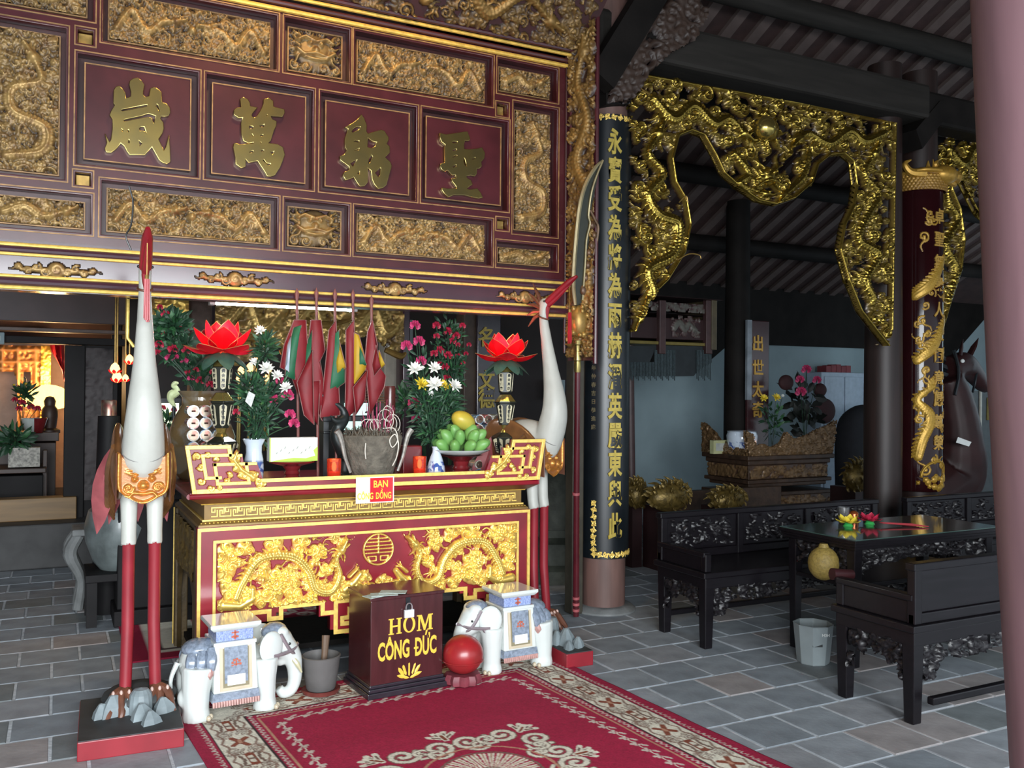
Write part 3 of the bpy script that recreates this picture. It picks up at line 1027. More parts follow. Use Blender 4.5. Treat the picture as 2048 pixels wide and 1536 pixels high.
# apron front: lacquer board with stepped lower edge
zb = .395
ap = [(AX0, .813), (AX1, .813), (AX1, 0), (AX1 - .075, 0), (AX1 - .075, .30), (2.30, .30), (2.30, .245), (2.17, .245), (2.17, .325), (2.085, .325), (2.085, zb - .03), (2.03, zb - .03), (2.03, zb), (1.70, zb), (1.70, .245), (1.39, .245), (1.39, .30)]
half = [(AC, .813), (AX1, .813), (AX1, 0), (AX1 - .075, 0), (AX1 - .075, .27), (2.29, .27), (2.29, .245), (2.18, .245), (2.18, .325), (2.085, .325), (2.085, .365), (2.03, .365), (2.03, zb), (1.86, zb), (1.86, .32), (1.80, .32), (1.80, .245), (1.72, .245), (1.72, .215), (AC, .215)]
mir = [(2 * AC - x, z) for x, z in half[::-1]]
polyplate('apron_board', [half + mir[1:-1]], AY + .025, .05, m_red, alt, bevel=.003)


def gline(pts, w, y, name='gold_fillet', m=m_gold, d=.010):
    mb = MB()
    for i, ((xa, za), (xb, zb_)) in enumerate(zip(pts[:-1], pts[1:])):
        x0, x1, z0, z1 = min(xa, xb), max(xa, xb), min(za, zb_), max(za, zb_)
        mb.box(x0 - w / 2, x1 + w / 2, y - d - .0006 * (i % 3), y, z0 - w / 2, z1 + w / 2)
    return mb.build(name, m, alt, smooth=False)


gline([(AX0 + .008, 0), (AX0 + .008, .805), (AX1 - .008, .805), (AX1 - .008, 0)], .016, AY)
gline([(.703, .39), (.703, .743), (2.388, .743), (2.388, .39)], .014, AY)
fr = [(2.388, .255), (2.275, .255), (2.275, .335), (2.20, .335), (2.20, .30), (2.235, .30)], [(2.33, .255), (2.33, .375), (2.12, .375), (2.12, .335), (2.06, .335), (2.06, .39), (1.845, .39)], \
     [(1.845, .39), (1.845, .335), (1.775, .335), (1.775, .39), (1.66, .39), (1.66, .27), (1.74, .27), (1.74, .30), (1.70, .30), (1.70, .345)], [(1.775, .335), (1.775, .23), (1.69, .23), (1.69, .20), (1.62, .20)]
for q in fr:
    gline(q, .022, AY)
    gline([(2 * AC - x, z) for x, z in q], .022, AY)
# carved dragons and clouds
W, H = 1.66, .34
h = HF(W, H, .0035)
rn = random.Random(12)
D = .044
cx = W / 2
x00, z00 = AC - cx, .397


def mirror(pts, sg):
    return [(cx + sg * (x - cx), z) for x, z in pts]


for sg in (1, -1):
    def q(pts):
        return [(cx + sg * x, z) for x, z in pts]
    h.dragon(q([(.74, .06), (.70, .15), (.62, .25), (.47, .25), (.38, .17), (.34, .07), (.26, .05), (.215, .13), (.235, .215), (.205, .265)]), .022, D, rn)
    h.line(q([(.80, .03), (.72, .02), (.66, .05), (.66, .1)]), .03, .02, D * .8)
    for a, b, c in ((.40, .20, -2.2), (.60, .19, -1.8), (.30, .06, 3.0), (.16, .12, 2.4)):
        x, z = q([(a, b)])[0]
        h.claw(x, z, c if sg > 0 else PI - c, .022, D * .8, rn)
    h.line(q([(.18, .05), (.13, .09), (.10, .13)]), .030, .018, D * .7)
    for x, z, r in ((.79, .29, .034), (.70, .31, .028), (.79, .20, .034), (.77, .11, .03), (.55, .31, .030), (.42, .31, .028), (.54, .14, .03), (.47, .09, .03), (.55, .06, .032), (.44, .035, .026), (.62, .05, .03), (.70, .06, .03),
                    (.33, .26, .026), (.29, .16, .022), (.14, .05, .030), (.22, .025, .024), (.08, .03, .026), (.36, .025, .024)):
        a, b = q([(x, z)])[0]
        h.cloud(a, b, r * 1.28, D * .85, rn, tail=rn.random() < .45)
h.line([(cx - .2, .02), (cx, .03), (cx + .2, .02)], .02, .02, D * .6)
mkr = np.ones(h.h.shape, bool)
mkr[int(.12 / h.res):, int((cx - .21) / h.res):int((cx + .21) / h.res)] = False
h.fill(rn, .024, D * .75, 50, mkr, kinds='ccf')
h.fill(rn, .022, D * 1.0, 34, mkr, kinds='cs', thr=9)
# the long-life roundel
rz_ = .648 - z00
t = np.linspace(0, 2 * PI, 60)
for qx in (0,):
    h.h[max(0, int((rz_ - .1) / h.res)):, int((cx - .1) / h.res):int((cx + .1) / h.res)] *= 0
    h.line(np.c_[cx + .082 * np.cos(t), rz_ + .082 * np.sin(t)], .0065, None, .02)
    for z, a in ((.058, .05), (.040, .062), (.020, .072), (.002, .074), (-.018, .070)):
        h.line([(cx - a, rz_ + z), (cx + a, rz_ + z)], .0055, None, .02)
    h.line([(cx, rz_ + .078), (cx, rz_ - .02)], .0065, None, .02)
    for sg in (-1, 1):
        h.line([(cx + sg * .012, rz_ - .036), (cx + sg * .058, rz_ - .036), (cx + sg * .045, rz_ - .06), (cx + sg * .012, rz_ - .06), (cx + sg * .012, rz_ - .036)], .0055, None, .02)
h.mesh('apron_carving', (x00, AY - .001, z00), GX, GZ, -GY, r_altar, alt, cut=True, back=.0)
# legs, sides and back
for x in (AX0, AX1 - .07):
    for y in (AY + .05, AYB - .1):
        MB().box(x, x + .07, y, y + .08, 0, .81).build('leg', m_side, alt, smooth=False, bevel=.006)
for x in (AX0 + .012, AX1 - .032):
    polyplate('side_board', [[(AY + .05, .81), (AYB, .81), (AYB, .0), (AYB - .12, 0), (AYB - .12, .35), (AYB - .2, .5), (AY + .36, .5), (AY + .26, .42), (AY + .22, 0), (AY + .05, 0)]], 0, .02, m_side, alt)
    s_ = alt.children[-1]
    s_.rotation_euler = (PI / 2, 0, PI / 2)
    s_.location = (x + .01, 0, 0)
sc = HF(.75, .26, .01)
sc.fill(random.Random(4), .04, .02, 40, kinds='cs')
sc.mesh('side_carving', (AX0 + .012, AYB - .1, .52), -GY, GZ, -GX, relmat('dull_side_carving', (0.20, 0.13, 0.04), (0.09, 0.055, 0.02), .5, .3, .05, .5), alt)
gline([(AX0, .0), (AX0, .80)], .01, AYB - .02)
box('back_board', m_maroon_d, AX0 + .03, AX1 - .03, AYB - .03, AYB, .45, .81, alt)
box('inner_shelf', m_darkwood, AX0 + .05, AX1 - .05, AY + .35, AYB - .04, .06, .09, alt)


def ring(name, z0, o0, z1, o1, m):
    """a band of moulding round the table; o = how far it stands out from the apron"""
    lo = [(AX0 - o0, AY - o0, z0), (AX1 + o0, AY - o0, z0), (AX1 + o0, AYB + o0, z0), (AX0 - o0, AYB + o0, z0)]
    hi = [(AX0 - o1, AY - o1, z1), (AX1 + o1, AY - o1, z1), (AX1 + o1, AYB + o1, z1), (AX0 - o1, AYB + o1, z1)]
    return MB().hexa(lo, hi).build(name, m, alt, smooth=False)


m_frieze = mat('olive_gilt_frieze', (0.23, 0.135, 0.035), .45, .25, var=.3, ns=12)
ring('lower_moulding', .813, -.004, .826, -.006, m_frieze)
ring('lower_moulding', .826, -.006, .842, -.028, m_frieze)
ring('gold_fillet', .842, -.026, .850, -.026, m_gold)
ring('frieze', .850, -.036, .925, -.036, m_frieze)
ring('gold_fillet', .925, -.020, .931, -.016, m_goldline)
ring('upper_moulding', .931, -.012, .962, .040, mat('brown_red_cove', (0.16, 0.055, 0.02), .38, .1, var=.3))
MB().tube([(AX0 - .045, AY - .045, .975), (AX1 + .025, AY - .045, .975)], .014, 10).tube([(AX0 - .045, AY - .045, .975), (AX0 - .045, AYB + .04, .975)], .014, 10).build('rounded_lip', m_red, alt)
ring('table_top', .962, .042, .992, .042, m_red)
# raised front board between the wings
yb = AY - .050
box('front_board', m_red, AX0 - .02, AX1 + .02, yb, yb + .03, .99, 1.048, alt)
gline([(AX0 - .02, 1.000), (AX1 + .02, 1.000)], .020, yb, d=.008)
gline([(.90, 1.044), (2.14, 1.044)], .018, yb, d=.010)
# beads and the meander
mb = MB()
for i in range(92):
    x = AX0 + .02 + i * (AX1 - AX0 - .04) / 91
    mb.ball((x, AY - (-.018), .834), (.005, .004, .004), 3)
tag(mb.build('bead_row', m_goldline, alt), kind='stuff')
o0 = None
ym = AY + .036
p = .0655
n = int((AX1 - AX0 - .09) / p)
for i in range(n):
    x = AX0 + .05 + (AX1 - AX0 - .10 - n * p) / 2 + i * p
    if o0 is None:
        mb = MB()
        s_ = .0052

        def seg(a, b):
            x0, x1, z0, z1 = min(a[0], b[0]), max(a[0], b[0]), min(a[1], b[1]), max(a[1], b[1])
            mb.box(x0 - s_ / 2, x1 + s_ / 2, -.005, 0, z0 - s_ / 2, z1 + s_ / 2)
        zt, zm1, zm2, zl = .044, .030, .015, .0
        for a, b in (((0, zl), (.026, zl)), ((0, zt), (0, zm1 - .008)), ((0, zt), (.0585, zt)), ((0, zm2 + .007), (.015, zm2 + .007)), ((.015, zm2 + .007), (.015, zm1 + .003)), ((.026, zl), (.026, zm1)), ((.0385, zl), (.0385, zm1)),
                     ((.0385, zm1), (.050, zm1)), ((.050, zm1), (.050, zm2)), ((.0585, zt), (.0585, zm2)), ((.0385, zl), (.0655, zl))):
            seg(a, b)
        o0 = mb.build('meander_key', m_gold, alt, smooth=False)
        o = o0
    else:
        o = o0.copy()
        COL.objects.link(o)
    o.location = (x, ym, .864)
# stepped openwork wings at both ends
for sg in (-1, 1):
    ex = AX0 - .035 if sg < 0 else AX1 + .035
    lean = .035

    def wx(u, z):  # u grows inwards from the outer edge, outer edge leans out
        return ex - sg * (u - lean * (z - 1.0) / .22)
    steps = [(0, 1.0), (0, 1.225), (.215, 1.225), (.215, 1.18), (.265, 1.18), (.265, 1.135), (.33, 1.135), (.345, 1.06), (.345, 1.0)]
    lp = [(wx(u, z), z) for u, z in steps]
    hole = [(wx(u, z), z) for u, z in ((.035, 1.20), (.19, 1.20), (.19, 1.185), (.035, 1.185))]
    wing = polyplate('wing_board', [lp], yb + .012, .022, m_red, alt)

    def wl(pts, w, name='wing_fret'):
        mb = MB()
        for (a, b), (c, d) in zip(pts[:-1], pts[1:]):
            mb.bar((wx(a, b), yb - .006, b), (wx(c, d), yb - .006, d), w, .016, up=(0, 1, 0))
        for a, b in pts:
            mb.box(wx(a, b) - w / 2, wx(a, b) + w / 2, yb - .0152, yb + .002, b - w / 2, b + w / 2)
        return mb.build(name, m_gold, alt, smooth=False, bevel=.002)
    wl([(.010, 1.0), (.010, 1.216), (.205, 1.216), (.205, 1.175)], .020)
    wl([(.205, 1.175), (.075, 1.175), (.075, 1.065), (.14, 1.065)], .017)
    wl([(.125, 1.13), (.125, 1.035), (.275, 1.035), (.275, 1.13), (.325, 1.13), (.125, 1.13)][:4] + [(.275, 1.13), (.125, 1.13)], .017)
    wl([(.255, 1.172), (.205, 1.172)], .015)
    wl([(.32, 1.13), (.275, 1.13)], .015)
    Wd = .36
    hh = HF(Wd, .225, .0042)
    rn = random.Random(8 + sg)
    pts = [(.36, .02), (.30, .075), (.24, .10), (.21, .16), (.16, .14), (.12, .09)]
    for (a, b) in ((.33, .03), (.30, .07), (.235, .11), (.225, .15), (.255, .075)):
        hh.cloud(Wd - a if sg < 0 and False else a, b, .020, .022, rn, False)
    for (a, b, r) in ((.05, .17, .020), (.06, .12, .018), (.05, .05, .018), (.09, .015, .016), (.13, .015, .014), (.10, .18, .016), (.14, .155, .014), (.17, .05, .014), (.19, .075, .014)):
        hh.spiral(a, b, r, rn.uniform(0, 6), 1.5, rn.choice((-1, 1)), .0055, .018)
    hh.line([(.30, .06), (.25, .10), (.22, .15), (.24, .19)], .016, .008, .02)
    if sg < 0:
        og, UU = (ex - lean * 0, yb, 1.0), GX
    else:
        og, UU = (ex, yb, 1.0), -GX
    hh.mesh('wing_carving', og, np.array(UU) * 1.0, np.array([sg * lean / .22, 0, 1.0]), -GY, r_altar, alt, cut=True, back=0)
# red notice stuck on the front board
sg_ = thing('notice_sticker', 'red sticker with its glare painted white, hanging on the altar edge, reading BAN CÔNG ĐỒNG', 'sign', (1.508, yb - .012, .972))
MB().box(-.105, .105, -.001, .001, -.068, .070).build('plastic_sheet', mat('white_glare_plastic', (0.75, 0.70, 0.68), .15, var=.05, coat=.6), sg_, smooth=False)  # left part stays white: glare put into the colour of the sheet
MB().box(-.028, .098, -.003, -.001, -.062, .064).build('red_field', mat('sign_red', (0.60, 0.02, 0.03), .15, var=.1, coat=.6), sg_, smooth=False)
m_signyel = mat('sign_yellow', (0.85, 0.58, 0.05), .3, var=.05)
text('BAN', (.030, -.004, .030), .052, m_signyel, sg_, .0006, .8, .001)
text('CÔNG', (-.054, -.004, -.032), .048, m_signyel, sg_, .0006, .60, .001)
text('DỒNG', (.046, -.004, -.032), .048, m_signyel, sg_, .0006, .60, .001)
MB().box(.002, .014, -.0046, -.0034, -.034, -.030).build('letter_bar', m_signyel, sg_, smooth=False)
for o in list(sg_.children):
    if o.type == 'FONT':
        o.name = 'lettering'
# ================================================================ cranes
m_cranew = mat('aged_white_paint', (0.47, 0.47, 0.43), .48, var=.22, ns=7, col2=(0.42, 0.42, 0.38), bump=.08, bs=40)
m_wing = mat('brown_wing_lacquer', (0.20, 0.085, 0.03), .3, .1, var=.5, ns=8, coat=.3)
m_pink = mat('faded_pink_paint', (0.42, 0.10, 0.11), .5, var=.35, ns=14)
m_legred = mat('crane_leg_red', (0.27, 0.018, 0.028), .35, var=.25, ns=6)
m_beak = mat('crane_beak_red', (0.33, 0.014, 0.024), .3, var=.35, ns=6)
m_rock = mat('blue_grey_rock_paint', (0.25, 0.30, 0.32), .5, var=.4, ns=9)
m_rockd = mat('dark_base_paint', (0.045, 0.05, 0.052), .6, var=.4, ns=9)
m_foot = mat('brown_claw_paint', (0.15, 0.055, 0.03), .45, var=.4, ns=20)
m_claw = mat('pale_claw', (0.62, 0.42, 0.36), .5)
r_shield = relmat('orange_gilt_shield', (0.62, 0.25, 0.05), (0.10, 0.025, 0.02), .3, .55, .05, .3)


def crane(label, loc, rz, base, group=None):
    c = thing('crane_statue', label, 'statue', loc, rz, group)
    # body and neck grow together
    nk = cat([(0, .02, 1.15), (0, -.05, 1.20), (0, -.10, 1.34), (0, -.105, 1.46), (0, -.078, 1.62), (0, -.045, 1.80), (0, -.022, 1.94), (0, -.026, 2.03)], 6)
    rr = np.interp(np.linspace(0, 1, len(nk)), np.linspace(0, 1, 8), [.080, .092, .082, .068, .048, .034, .027, .028])
    mb = MB().tube(nk, rr, 18)
    mb.ball((0, -.032, 2.03), (.029, .040, .034), 10)
    mb.ball((0, .06, 1.205), (.102, .20, .125), 12, Matrix.Rotation(.22, 3, 'X'))
    for x in (-.054, .054):
        mb.tube([(x, .03, 1.16), (x, .02, 1.0), (x, .01, .86), (x, .0, .80)], [.060, .038, .033, .034], 14)
    mb.build('body', m_cranew, c, remesh=.0085)
    # lower bib line and beak
    mb = MB()
    bk = [(0, -.05, 2.035), (0, -.12, 2.088), (0, -.20, 2.145), (0, -.255, 2.178)]
    mb.tube(cat(bk, 4), [.027, .026, .023, .010], 10, .85)
    mb.tube(cat([(0, -.05, 2.015), (0, -.11, 2.055), (0, -.18, 2.110), (0, -.22, 2.140)], 4), [.018, .014, .010, .004], 8)
    mb.tube([(0, -.050, 2.02), (0, -.046, 1.97), (0, -.048, 1.93)], [.018, .012, .004], 8)
    mb.build('beak', m_beak, c)
    mb = MB()
    for k in range(5):
        a = .5 + k * .42
        p0 = Vector((0, .0, 2.04 - k * .018))
        d = Vector((0, math.sin(a), math.cos(a)))
        mb.tube([p0, p0 + d * .05 + Vector((0, 0, .01)), p0 + d * .095 + Vector((.0, .012, .03 - k * .012))], [.014, .012, .003], 6)
    mb.build('crest', m_foot, c)
    MB().ball((-.028, -.045, 2.04), .007, 5).ball((.028, -.045, 2.04), .007, 5).build('eye', m_black, c)
    MB().tube([(0, -.205, 2.14), (0, -.207, 1.975)], .0022, 5).tube([(0, -.207, 1.985), (0, -.207, 1.965)], .008, 8).build('tassel_cord', m_oldgold, c)
    mb = MB()
    for k in range(14):
        a = k * 2.4
        r = .009 * math.sqrt(k / 14)
        mb.tube([(r * math.cos(a), -.207 + r * math.sin(a), 1.968), (1.4 * r * math.cos(a), -.207 + 1.4 * r * math.sin(a), 1.80 - .008 * (k % 3))], .0035, 5)
    mb.build('tassel', m_red_b, c)
    # collar cord round the throat
    t = np.linspace(0, 2 * PI, 18)
    MB().tube([(.030 * math.cos(a), -.022 + .030 * math.sin(a), 1.945 + .012 * math.sin(a)) for a in t], .0055, 6).build('collar', m_foot, c)
    mb = MB()
    t = np.linspace(-1.25, 1.25, 14)
    mb.tube([(.087 * math.sin(a), -.085 - .062 * math.cos(a) + .01, 1.225 - .045 * math.cos(a)) for a in t], .0028, 6)
    mb.build('breast_line', mat('pencil_grey_line', (0.22, 0.22, 0.21), .6) if not bpy.data.materials.get('pencil_grey_line') else bpy.data.materials['pencil_grey_line'], c)
    for x in (-1, 1):
        mb = MB()
        mb.ball((x * .098, .13, 1.17), (.035, .235, .145), 12, Matrix.Rotation(.5, 3, 'X'))
        for k in range(5):
            mb.tube(cat([(x * .115, .02 + k * .05, 1.24 - k * .03), (x * .135, .18 + k * .035, 1.10 - k * .035), (x * .11, .30 + k * .02, .95 - k * .02)], 4), [.016, .022, .006], 7)
        mb.build('wing', m_wing, c)
    mb = MB()
    for k in range(5):
        x = (k - 2) * .03
        mb.leaf((x, .24, 1.20), (x * 2.2, .47 - abs(k - 2) * .02, .84), .075, (0, 1, .5), .12, 6)
    mb.leaf((-.115, .26, 1.24), (-.185, .40, .80), .12, (-.6, -1, .3), .08, 6)
    mb.build('tail', m_pink, c)
    # shield-shaped saddle cloth under the breast
    W, H = .215, .235
    h = HF(W, H, .0045)
    pl = [(.0, .235), (.0, .07), (.035, .035), (.107, .0), (.18, .035), (.215, .07), (.215, .235), (.16, .185), (.107, .175), (.055, .185)]
    X, Y = np.meshgrid(np.arange(h.nx) * h.res, np.arange(h.ny) * h.res)
    mk = inpoly(X, Y, pl)
    h.h[mk] = .004
    h.line(cat([(.008, .225), (.010, .075), (.05, .035), (.107, .010), (.165, .035), (.205, .075), (.207, .225)], 6), .008, None, .016)
    for sg in (-1, 1):
        h.dot(.107 + sg * .035, .115, .013, .022)
        h.spiral(.107 + sg * .06, .075, .022, 0, 1.5, sg, .006, .018)
        for e in range(4):
            h.flame(.107 + sg * .02, .14, PI / 2 - sg * (.4 + .4 * e), .055, .009, .018, R)
        h.line([(.107, .05), (.107 + sg * .04, .055), (.107 + sg * .055, .04)], .008, .005, .018)
    h.dot(.107, .085, .022, .024)
    h.mesh('saddle_cloth', (-W / 2, -.092, .990), GX, GZ, -GY, r_shield, c, mask=mk)
    for x in (-1, 1):
        MB().hexa([(x * .107, -.112, 1.0), (x * .112, -.108, 1.0), (x * .112, .15, 1.03), (x * .107, .15, 1.03)], [(x * .107, -.112, 1.22), (x * .112, -.108, 1.22), (x * .112, .15, 1.20), (x * .107, .15, 1.20)]).build('saddle_flap', m_foot, c, smooth=False)
    for x in (-.054, .054):
        lg = MB().tube([(x, 0, .815), (x, 0, .80), (x, .0, .45), (x * 1.15, -.02, .16)], [.030, .0265, .0265, .0255], 14).build('leg', m_legred, c)
        mb = MB()
        for k in (-1, 0, 1):
            mb.tube(cat([(x * 1.15, -.02, .17), (x * 1.15 + k * .03 + x * .3, -.055, .155), (x * 1.4 + k * .05, -.10, .10), (x * 1.5 + k * .055, -.115, .075)], 4), [.026, .020, .016, .012], 8)
        mb.build('foot', m_foot, lg)
        mb = MB()
        for k in (-1, 0, 1):
            mb.ball((x * 1.15 + k * .032 + x * .3, -.063, .168), (.008, .010, .014), 5)
        mb.build('claw', m_claw, lg)
    x0, x1, y0, y1 = base
    MB().box(x0, x1, y0, y1, 0, .078).build('plinth', m_legred, c, smooth=False, bevel=.004)
    MB().box(x0 + .003, x1 - .003, y0 + .003, y1 - .003, .078, .082).build('plinth_top', m_rockd, c, smooth=False)
    w = x1 - x0
    mb = MB().lathe([(.05, .0), (.05, .05), (.045, .085), (.03, .105), (0, .112)], (0, -.09, .08), 14)
    rn = random.Random(int(loc[0] * 100))
    for k in range(9):
        x, y = rn.uniform(x0 + .06, x1 - .06), rn.uniform(y0 + .07, min(y1, .16) - .06)
        s = rn.uniform(.035, .06)
        mb.lathe([(s, 0), (s * .8, s * .7), (s * .25, s * 1.5), (0, s * 1.6)], (x, y, .08), 6, 1.2, 1, 3, .2)
    mb.build('rockery', m_rock, c, smooth=False)
    mb = MB().ball((0, .04, .12), (.16 if w > .3 else .07, .15, .055), 10)
    mb.build('turtle_shell', m_rockd, c)
    return c


crane('white crane statue left of the altar, facing the viewer with beak raised', (.345, 4.33, 0), -.04, (-.245, .16, -.345, .19))
cr = crane('white crane statue right of the altar, its red beak pointing to the right', (2.590, 4.735, 0), math.radians(27), (-.1, .1, -.1, .1))
for o in list(cr.children):
    if o.name.split('.')[0] in ('plinth', 'plinth_top', 'rockery', 'turtle_shell'):
        bpy.data.objects.remove(o)
iv = Matrix.Rotation(-math.radians(27), 4, 'Z') @ Matrix.Translation((-2.590, -4.735, 0))
MB().box(2.475, 2.645, 4.20, 4.92, 0, .078).xf(iv).build('plinth', m_legred, cr, smooth=False, bevel=.004)
MB().box(2.478, 2.642, 4.203, 4.917, .078, .082).xf(iv).build('plinth_top', m_rockd, cr, smooth=False)
mb = MB().lathe([(.048, .0), (.048, .06), (.042, .10), (.03, .125), (0, .132)], (2.545, 4.50, .08), 14)
for x, y, s in ((2.565, 4.36, .056), (2.525, 4.40, .045), (2.60, 4.29, .036), (2.53, 4.27, .03), (2.56, 4.64, .05)):
    mb.lathe([(s, 0), (s * .8, s * .7), (s * .25, s * 1.6), (0, s * 1.7)], (x, y, .08), 6, 1, 1, 3, .2)
mb.xf(iv).build('rockery', m_rock, cr, smooth=False)

# ================================================================ porcelain elephants
m_porc = mat('white_porcelain', (0.60, 0.64, 0.62), .12, var=.06, ns=6, coat=.8)
m_eblue = mat('blue_grey_glaze', (0.24, 0.29, 0.37), .25, var=.45, ns=60, coat=.5)
m_ebluep = mat('speckled_blue_glaze', (0.36, 0.44, 0.66), .22, var=.1, ns=150, col2=(0.14, 0.19, 0.42), coat=.5)
m_ebeige = mat('beige_glaze', (0.55, 0.47, 0.34), .3, var=.15, coat=.4)
m_eolive = mat('olive_border_glaze', (0.23, 0.20, 0.12), .3, var=.2, coat=.4)
m_epink = mat('pink_tassel_glaze', (0.52, 0.30, 0.27), .3, var=.3, ns=60, coat=.4)
m_strap = mat('mauve_strap_glaze', (0.26, 0.21, 0.23), .3, var=.3, coat=.4)
m_erust = mat('rust_red_glaze', (0.50, 0.13, 0.08), .3, var=.3)


def elephant(label, loc, rz, mirror):
    e = thing('porcelain_elephant', label, 'elephant figurine', loc, rz, 'pair of porcelain elephant stools')
    m = MB()
    m.ball((-.02, 0, .215), (.185, .098, .115), 12)
    m.ball((-.145, 0, .235), (.085, .095, .10), 10)
    for x in (-.165, .145):
        for y in (-.062, .062):
            m.tube([(x + (.01 if x < 0 else 0), y, .24), (x, y, .13), (x, y * 1.05, .05), (x, y * 1.08, .02), (x, y * 1.08, 0)], [.075, .064, .058, .063, .062] if x < 0 else [.064, .052, .048, .055, .055], 14)
    m.ball((-.215, -.05, .10), (.03, .03, .045), 8)
    m.ball((.215, 0, .285), (.080, .072, .075), 12)
    for y in (-.03, .03):
        m.ball((.225, y, .335), (.042, .035, .030), 8)
    m.tube(cat([(.235, 0, .27), (.285, 0, .215), (.305, 0, .15), (.305, 0, .085), (.285, 0, .042), (.25, 0, .034), (.228, 0, .062)], 5), [.070, .050, .038, .033, .029, .026, .022], 14)
    m.ball((.235, 0, .20), (.035, .03, .035), 8)
    m.build('body', m_porc, e, remesh=.0065)
    m = MB()
    for x in (-.165, .145):
        for y in (-.067, .067):
            for a in (-.7, 0, .7):
                r = .060 if x < 0 else .054
                m.ball((x + r * math.cos(a + (0 if y > 0 else 0)), y + r * .9 * math.sin(a + (.5 if y > 0 else -.5)), .013), (.011, .013, .013), 6)
    m.build('toenails', m_ebeige, e)
    for y in (-1, 1):
        m = MB()
        m.ball((.168, y * .086, .285), (.064, .020, .074), 12, Matrix.Rotation(-y * .35, 3, 'Z'))
        m.tube(cat([(.165, y * .09, .222), (.155, y * .10, .205), (.15, y * .098, .225)], 4), .012, 7)
        m.build('ear', m_porc, e)
        MB().tube(cat([(.285, y * .036, .205), (.305, y * .048, .175), (.325, y * .052, .135)], 4), [.012, .013, .004], 8).build('tusk', mat('ivory_glaze', (0.58, 0.55, 0.36), .25, coat=.4) if not bpy.data.materials.get('ivory_glaze') else bpy.data.materials['ivory_glaze'], e)
        MB().ball((.262, y * .060, .283), .0065, 6).build('eye', m_black, e)
        # harness
        m = MB()
        m.tube(cat([(.215, y * .074, .335), (.262, y * .062, .255), (.300, y * .030, .222), (.312, 0, .215)], 5), .009, 6)
        m.tube(cat([(.175, y * .098, .245), (.235, y * .076, .245), (.288, y * .045, .252), (.318, 0, .262)], 5), .009, 6)
        m.tube(cat([(.200, y * .076, .240), (.172, y * .088, .195), (.165, y * .085, .150)], 4), [.012, .018, .006], 7)
        m.tube(cat([(.165, y * .085, .16), (.168, y * .088, .12), (.17, y * .085, .085)], 4), [.005, .016, .010], 7)
        m.build('harness', m_strap, e)
        # drapery lobes on the rump
        for k in range(3):
            x = -.10 - .042 * k
            yy = .098 - .012 * k
            m = MB()
            m.tube(cat([(x, y * yy * .8, .315 - .012 * k), (x - .008, y * (yy + .008), .265), (x - .012, y * (yy + .012), .225 - .012 * k)], 4), [.021, .025, .019], 8, .7)
            q = m.build('drapery', m_eblue, e)
            MB().tube(cat([(x - .012, y * (yy + .012), .232 - .012 * k), (x - .015, y * (yy + .013), .205 - .012 * k), (x - .017, y * (yy + .008), .178 - .012 * k)], 3), [.017, .020, .003], 8, .8).build('tassel', m_epink, q)
    m = MB()
    m.ball((-.138, 0, .303), (.082, .076, .046), 12)
    v = m.v
    m.build('rump_cloth', m_eblue, e)
    m = MB()
    m.ball((.205, 0, .335), (.062, .058, .045), 12)
    m.build('head_cloth', m_eblue, e)
    m = MB()
    m.tube(cat([(-.235, 0, .25), (-.262, 0, .18), (-.258, .012, .11), (-.25, .02, .08)], 4), [.012, .009, .008, .012], 7)
    m.build('tail', m_porc, e)
    # saddle block
    MB().hexa([(-.100, -.120, .115), (.100, -.120, .115), (.100, .120, .115), (-.100, .120, .115)], [(-.092, -.098, .330), (.092, -.098, .330), (.092, .098, .330), (-.092, .098, .330)]).build('saddle', m_porc, e, smooth=False, bevel=.006)
    MB().box(-.097, .097, -.100, .100, .322, .340).build('saddle_rim', m_porc, e, smooth=False, bevel=.004)
    MB().box(-.084, .084, -.086, .086, .340, .392).build('stool_neck', m_ebluep, e, smooth=False, bevel=.004)
    MB().hexa([(-.098, -.098, .390), (.098, -.098, .390), (.098, .098, .390), (-.098, .098, .390)], [(-.112, -.112, .405), (.112, -.112, .405), (.112, .112, .405), (-.112, .112, .405)]).box(-.114, .114, -.114, .114, .405, .424).build('stool_top', m_porc, e, smooth=False, bevel=.004)
    for y in (-1, 1):
        def face(x0, x1, z0, z1, lift, name, mm, d=.004, up=True):
            # follows the batter of the saddle side
            f = lambda z: y * (.120 - .022 * (z - .115) / .215 + lift)
            g = lambda z: f(z) - y * d
            return MB().hexa([(x0, f(z0), z0), (x1, f(z0), z0), (x1, g(z0), z0), (x0, g(z0), z0)], [(x0, f(z1), z1), (x1, f(z1), z1), (x1, g(z1), z1), (x0, g(z1), z1)]).build(name, mm, e, smooth=False)
        face(-.072, .072, .125, .315, .004, 'beige_panel', m_ebeige)
        face(-.058, .058, .140, .312, .007, 'olive_border', m_eolive)
        cl = face(-.052, .052, .160, .318, .010, 'saddle_cloth', m_eblue)
        face(-.040, .040, .150, .195, .012, 'paper_label', m_paper)
        m = MB()
        for k in range(9):
            a = k * 2 * PI / 9
            m.box(.018 * math.cos(a) - .005, .018 * math.cos(a) + .005, y * .116 - .002, y * .116 + .002, .240 + .022 * math.sin(a) - .005, .240 + .022 * math.sin(a) + .005)
        m.box(-.003, .003, y * .116 - .002, y * .116 + .002, .225, .255)
        m.box(-.012, .012, y * .116 - .002, y * .116 + .002, .237, .243)
        m.build('emblem', m_erust, e, smooth=False)
        m = MB()
        for a, b in ((-.016, .016), (-.010, .010)):
            m.box(a, b, y * .0875 - .002, y * .0875 + .002, .362 - .004 + a * .3, .362 + .004 + a * .3)
        m.box(-.004, .004, y * .0875 - .002, y * .0875 + .002, .346, .386)
        m.box(-.016, .016, y * .0875 - .002, y * .0875 + .002, .374, .380)
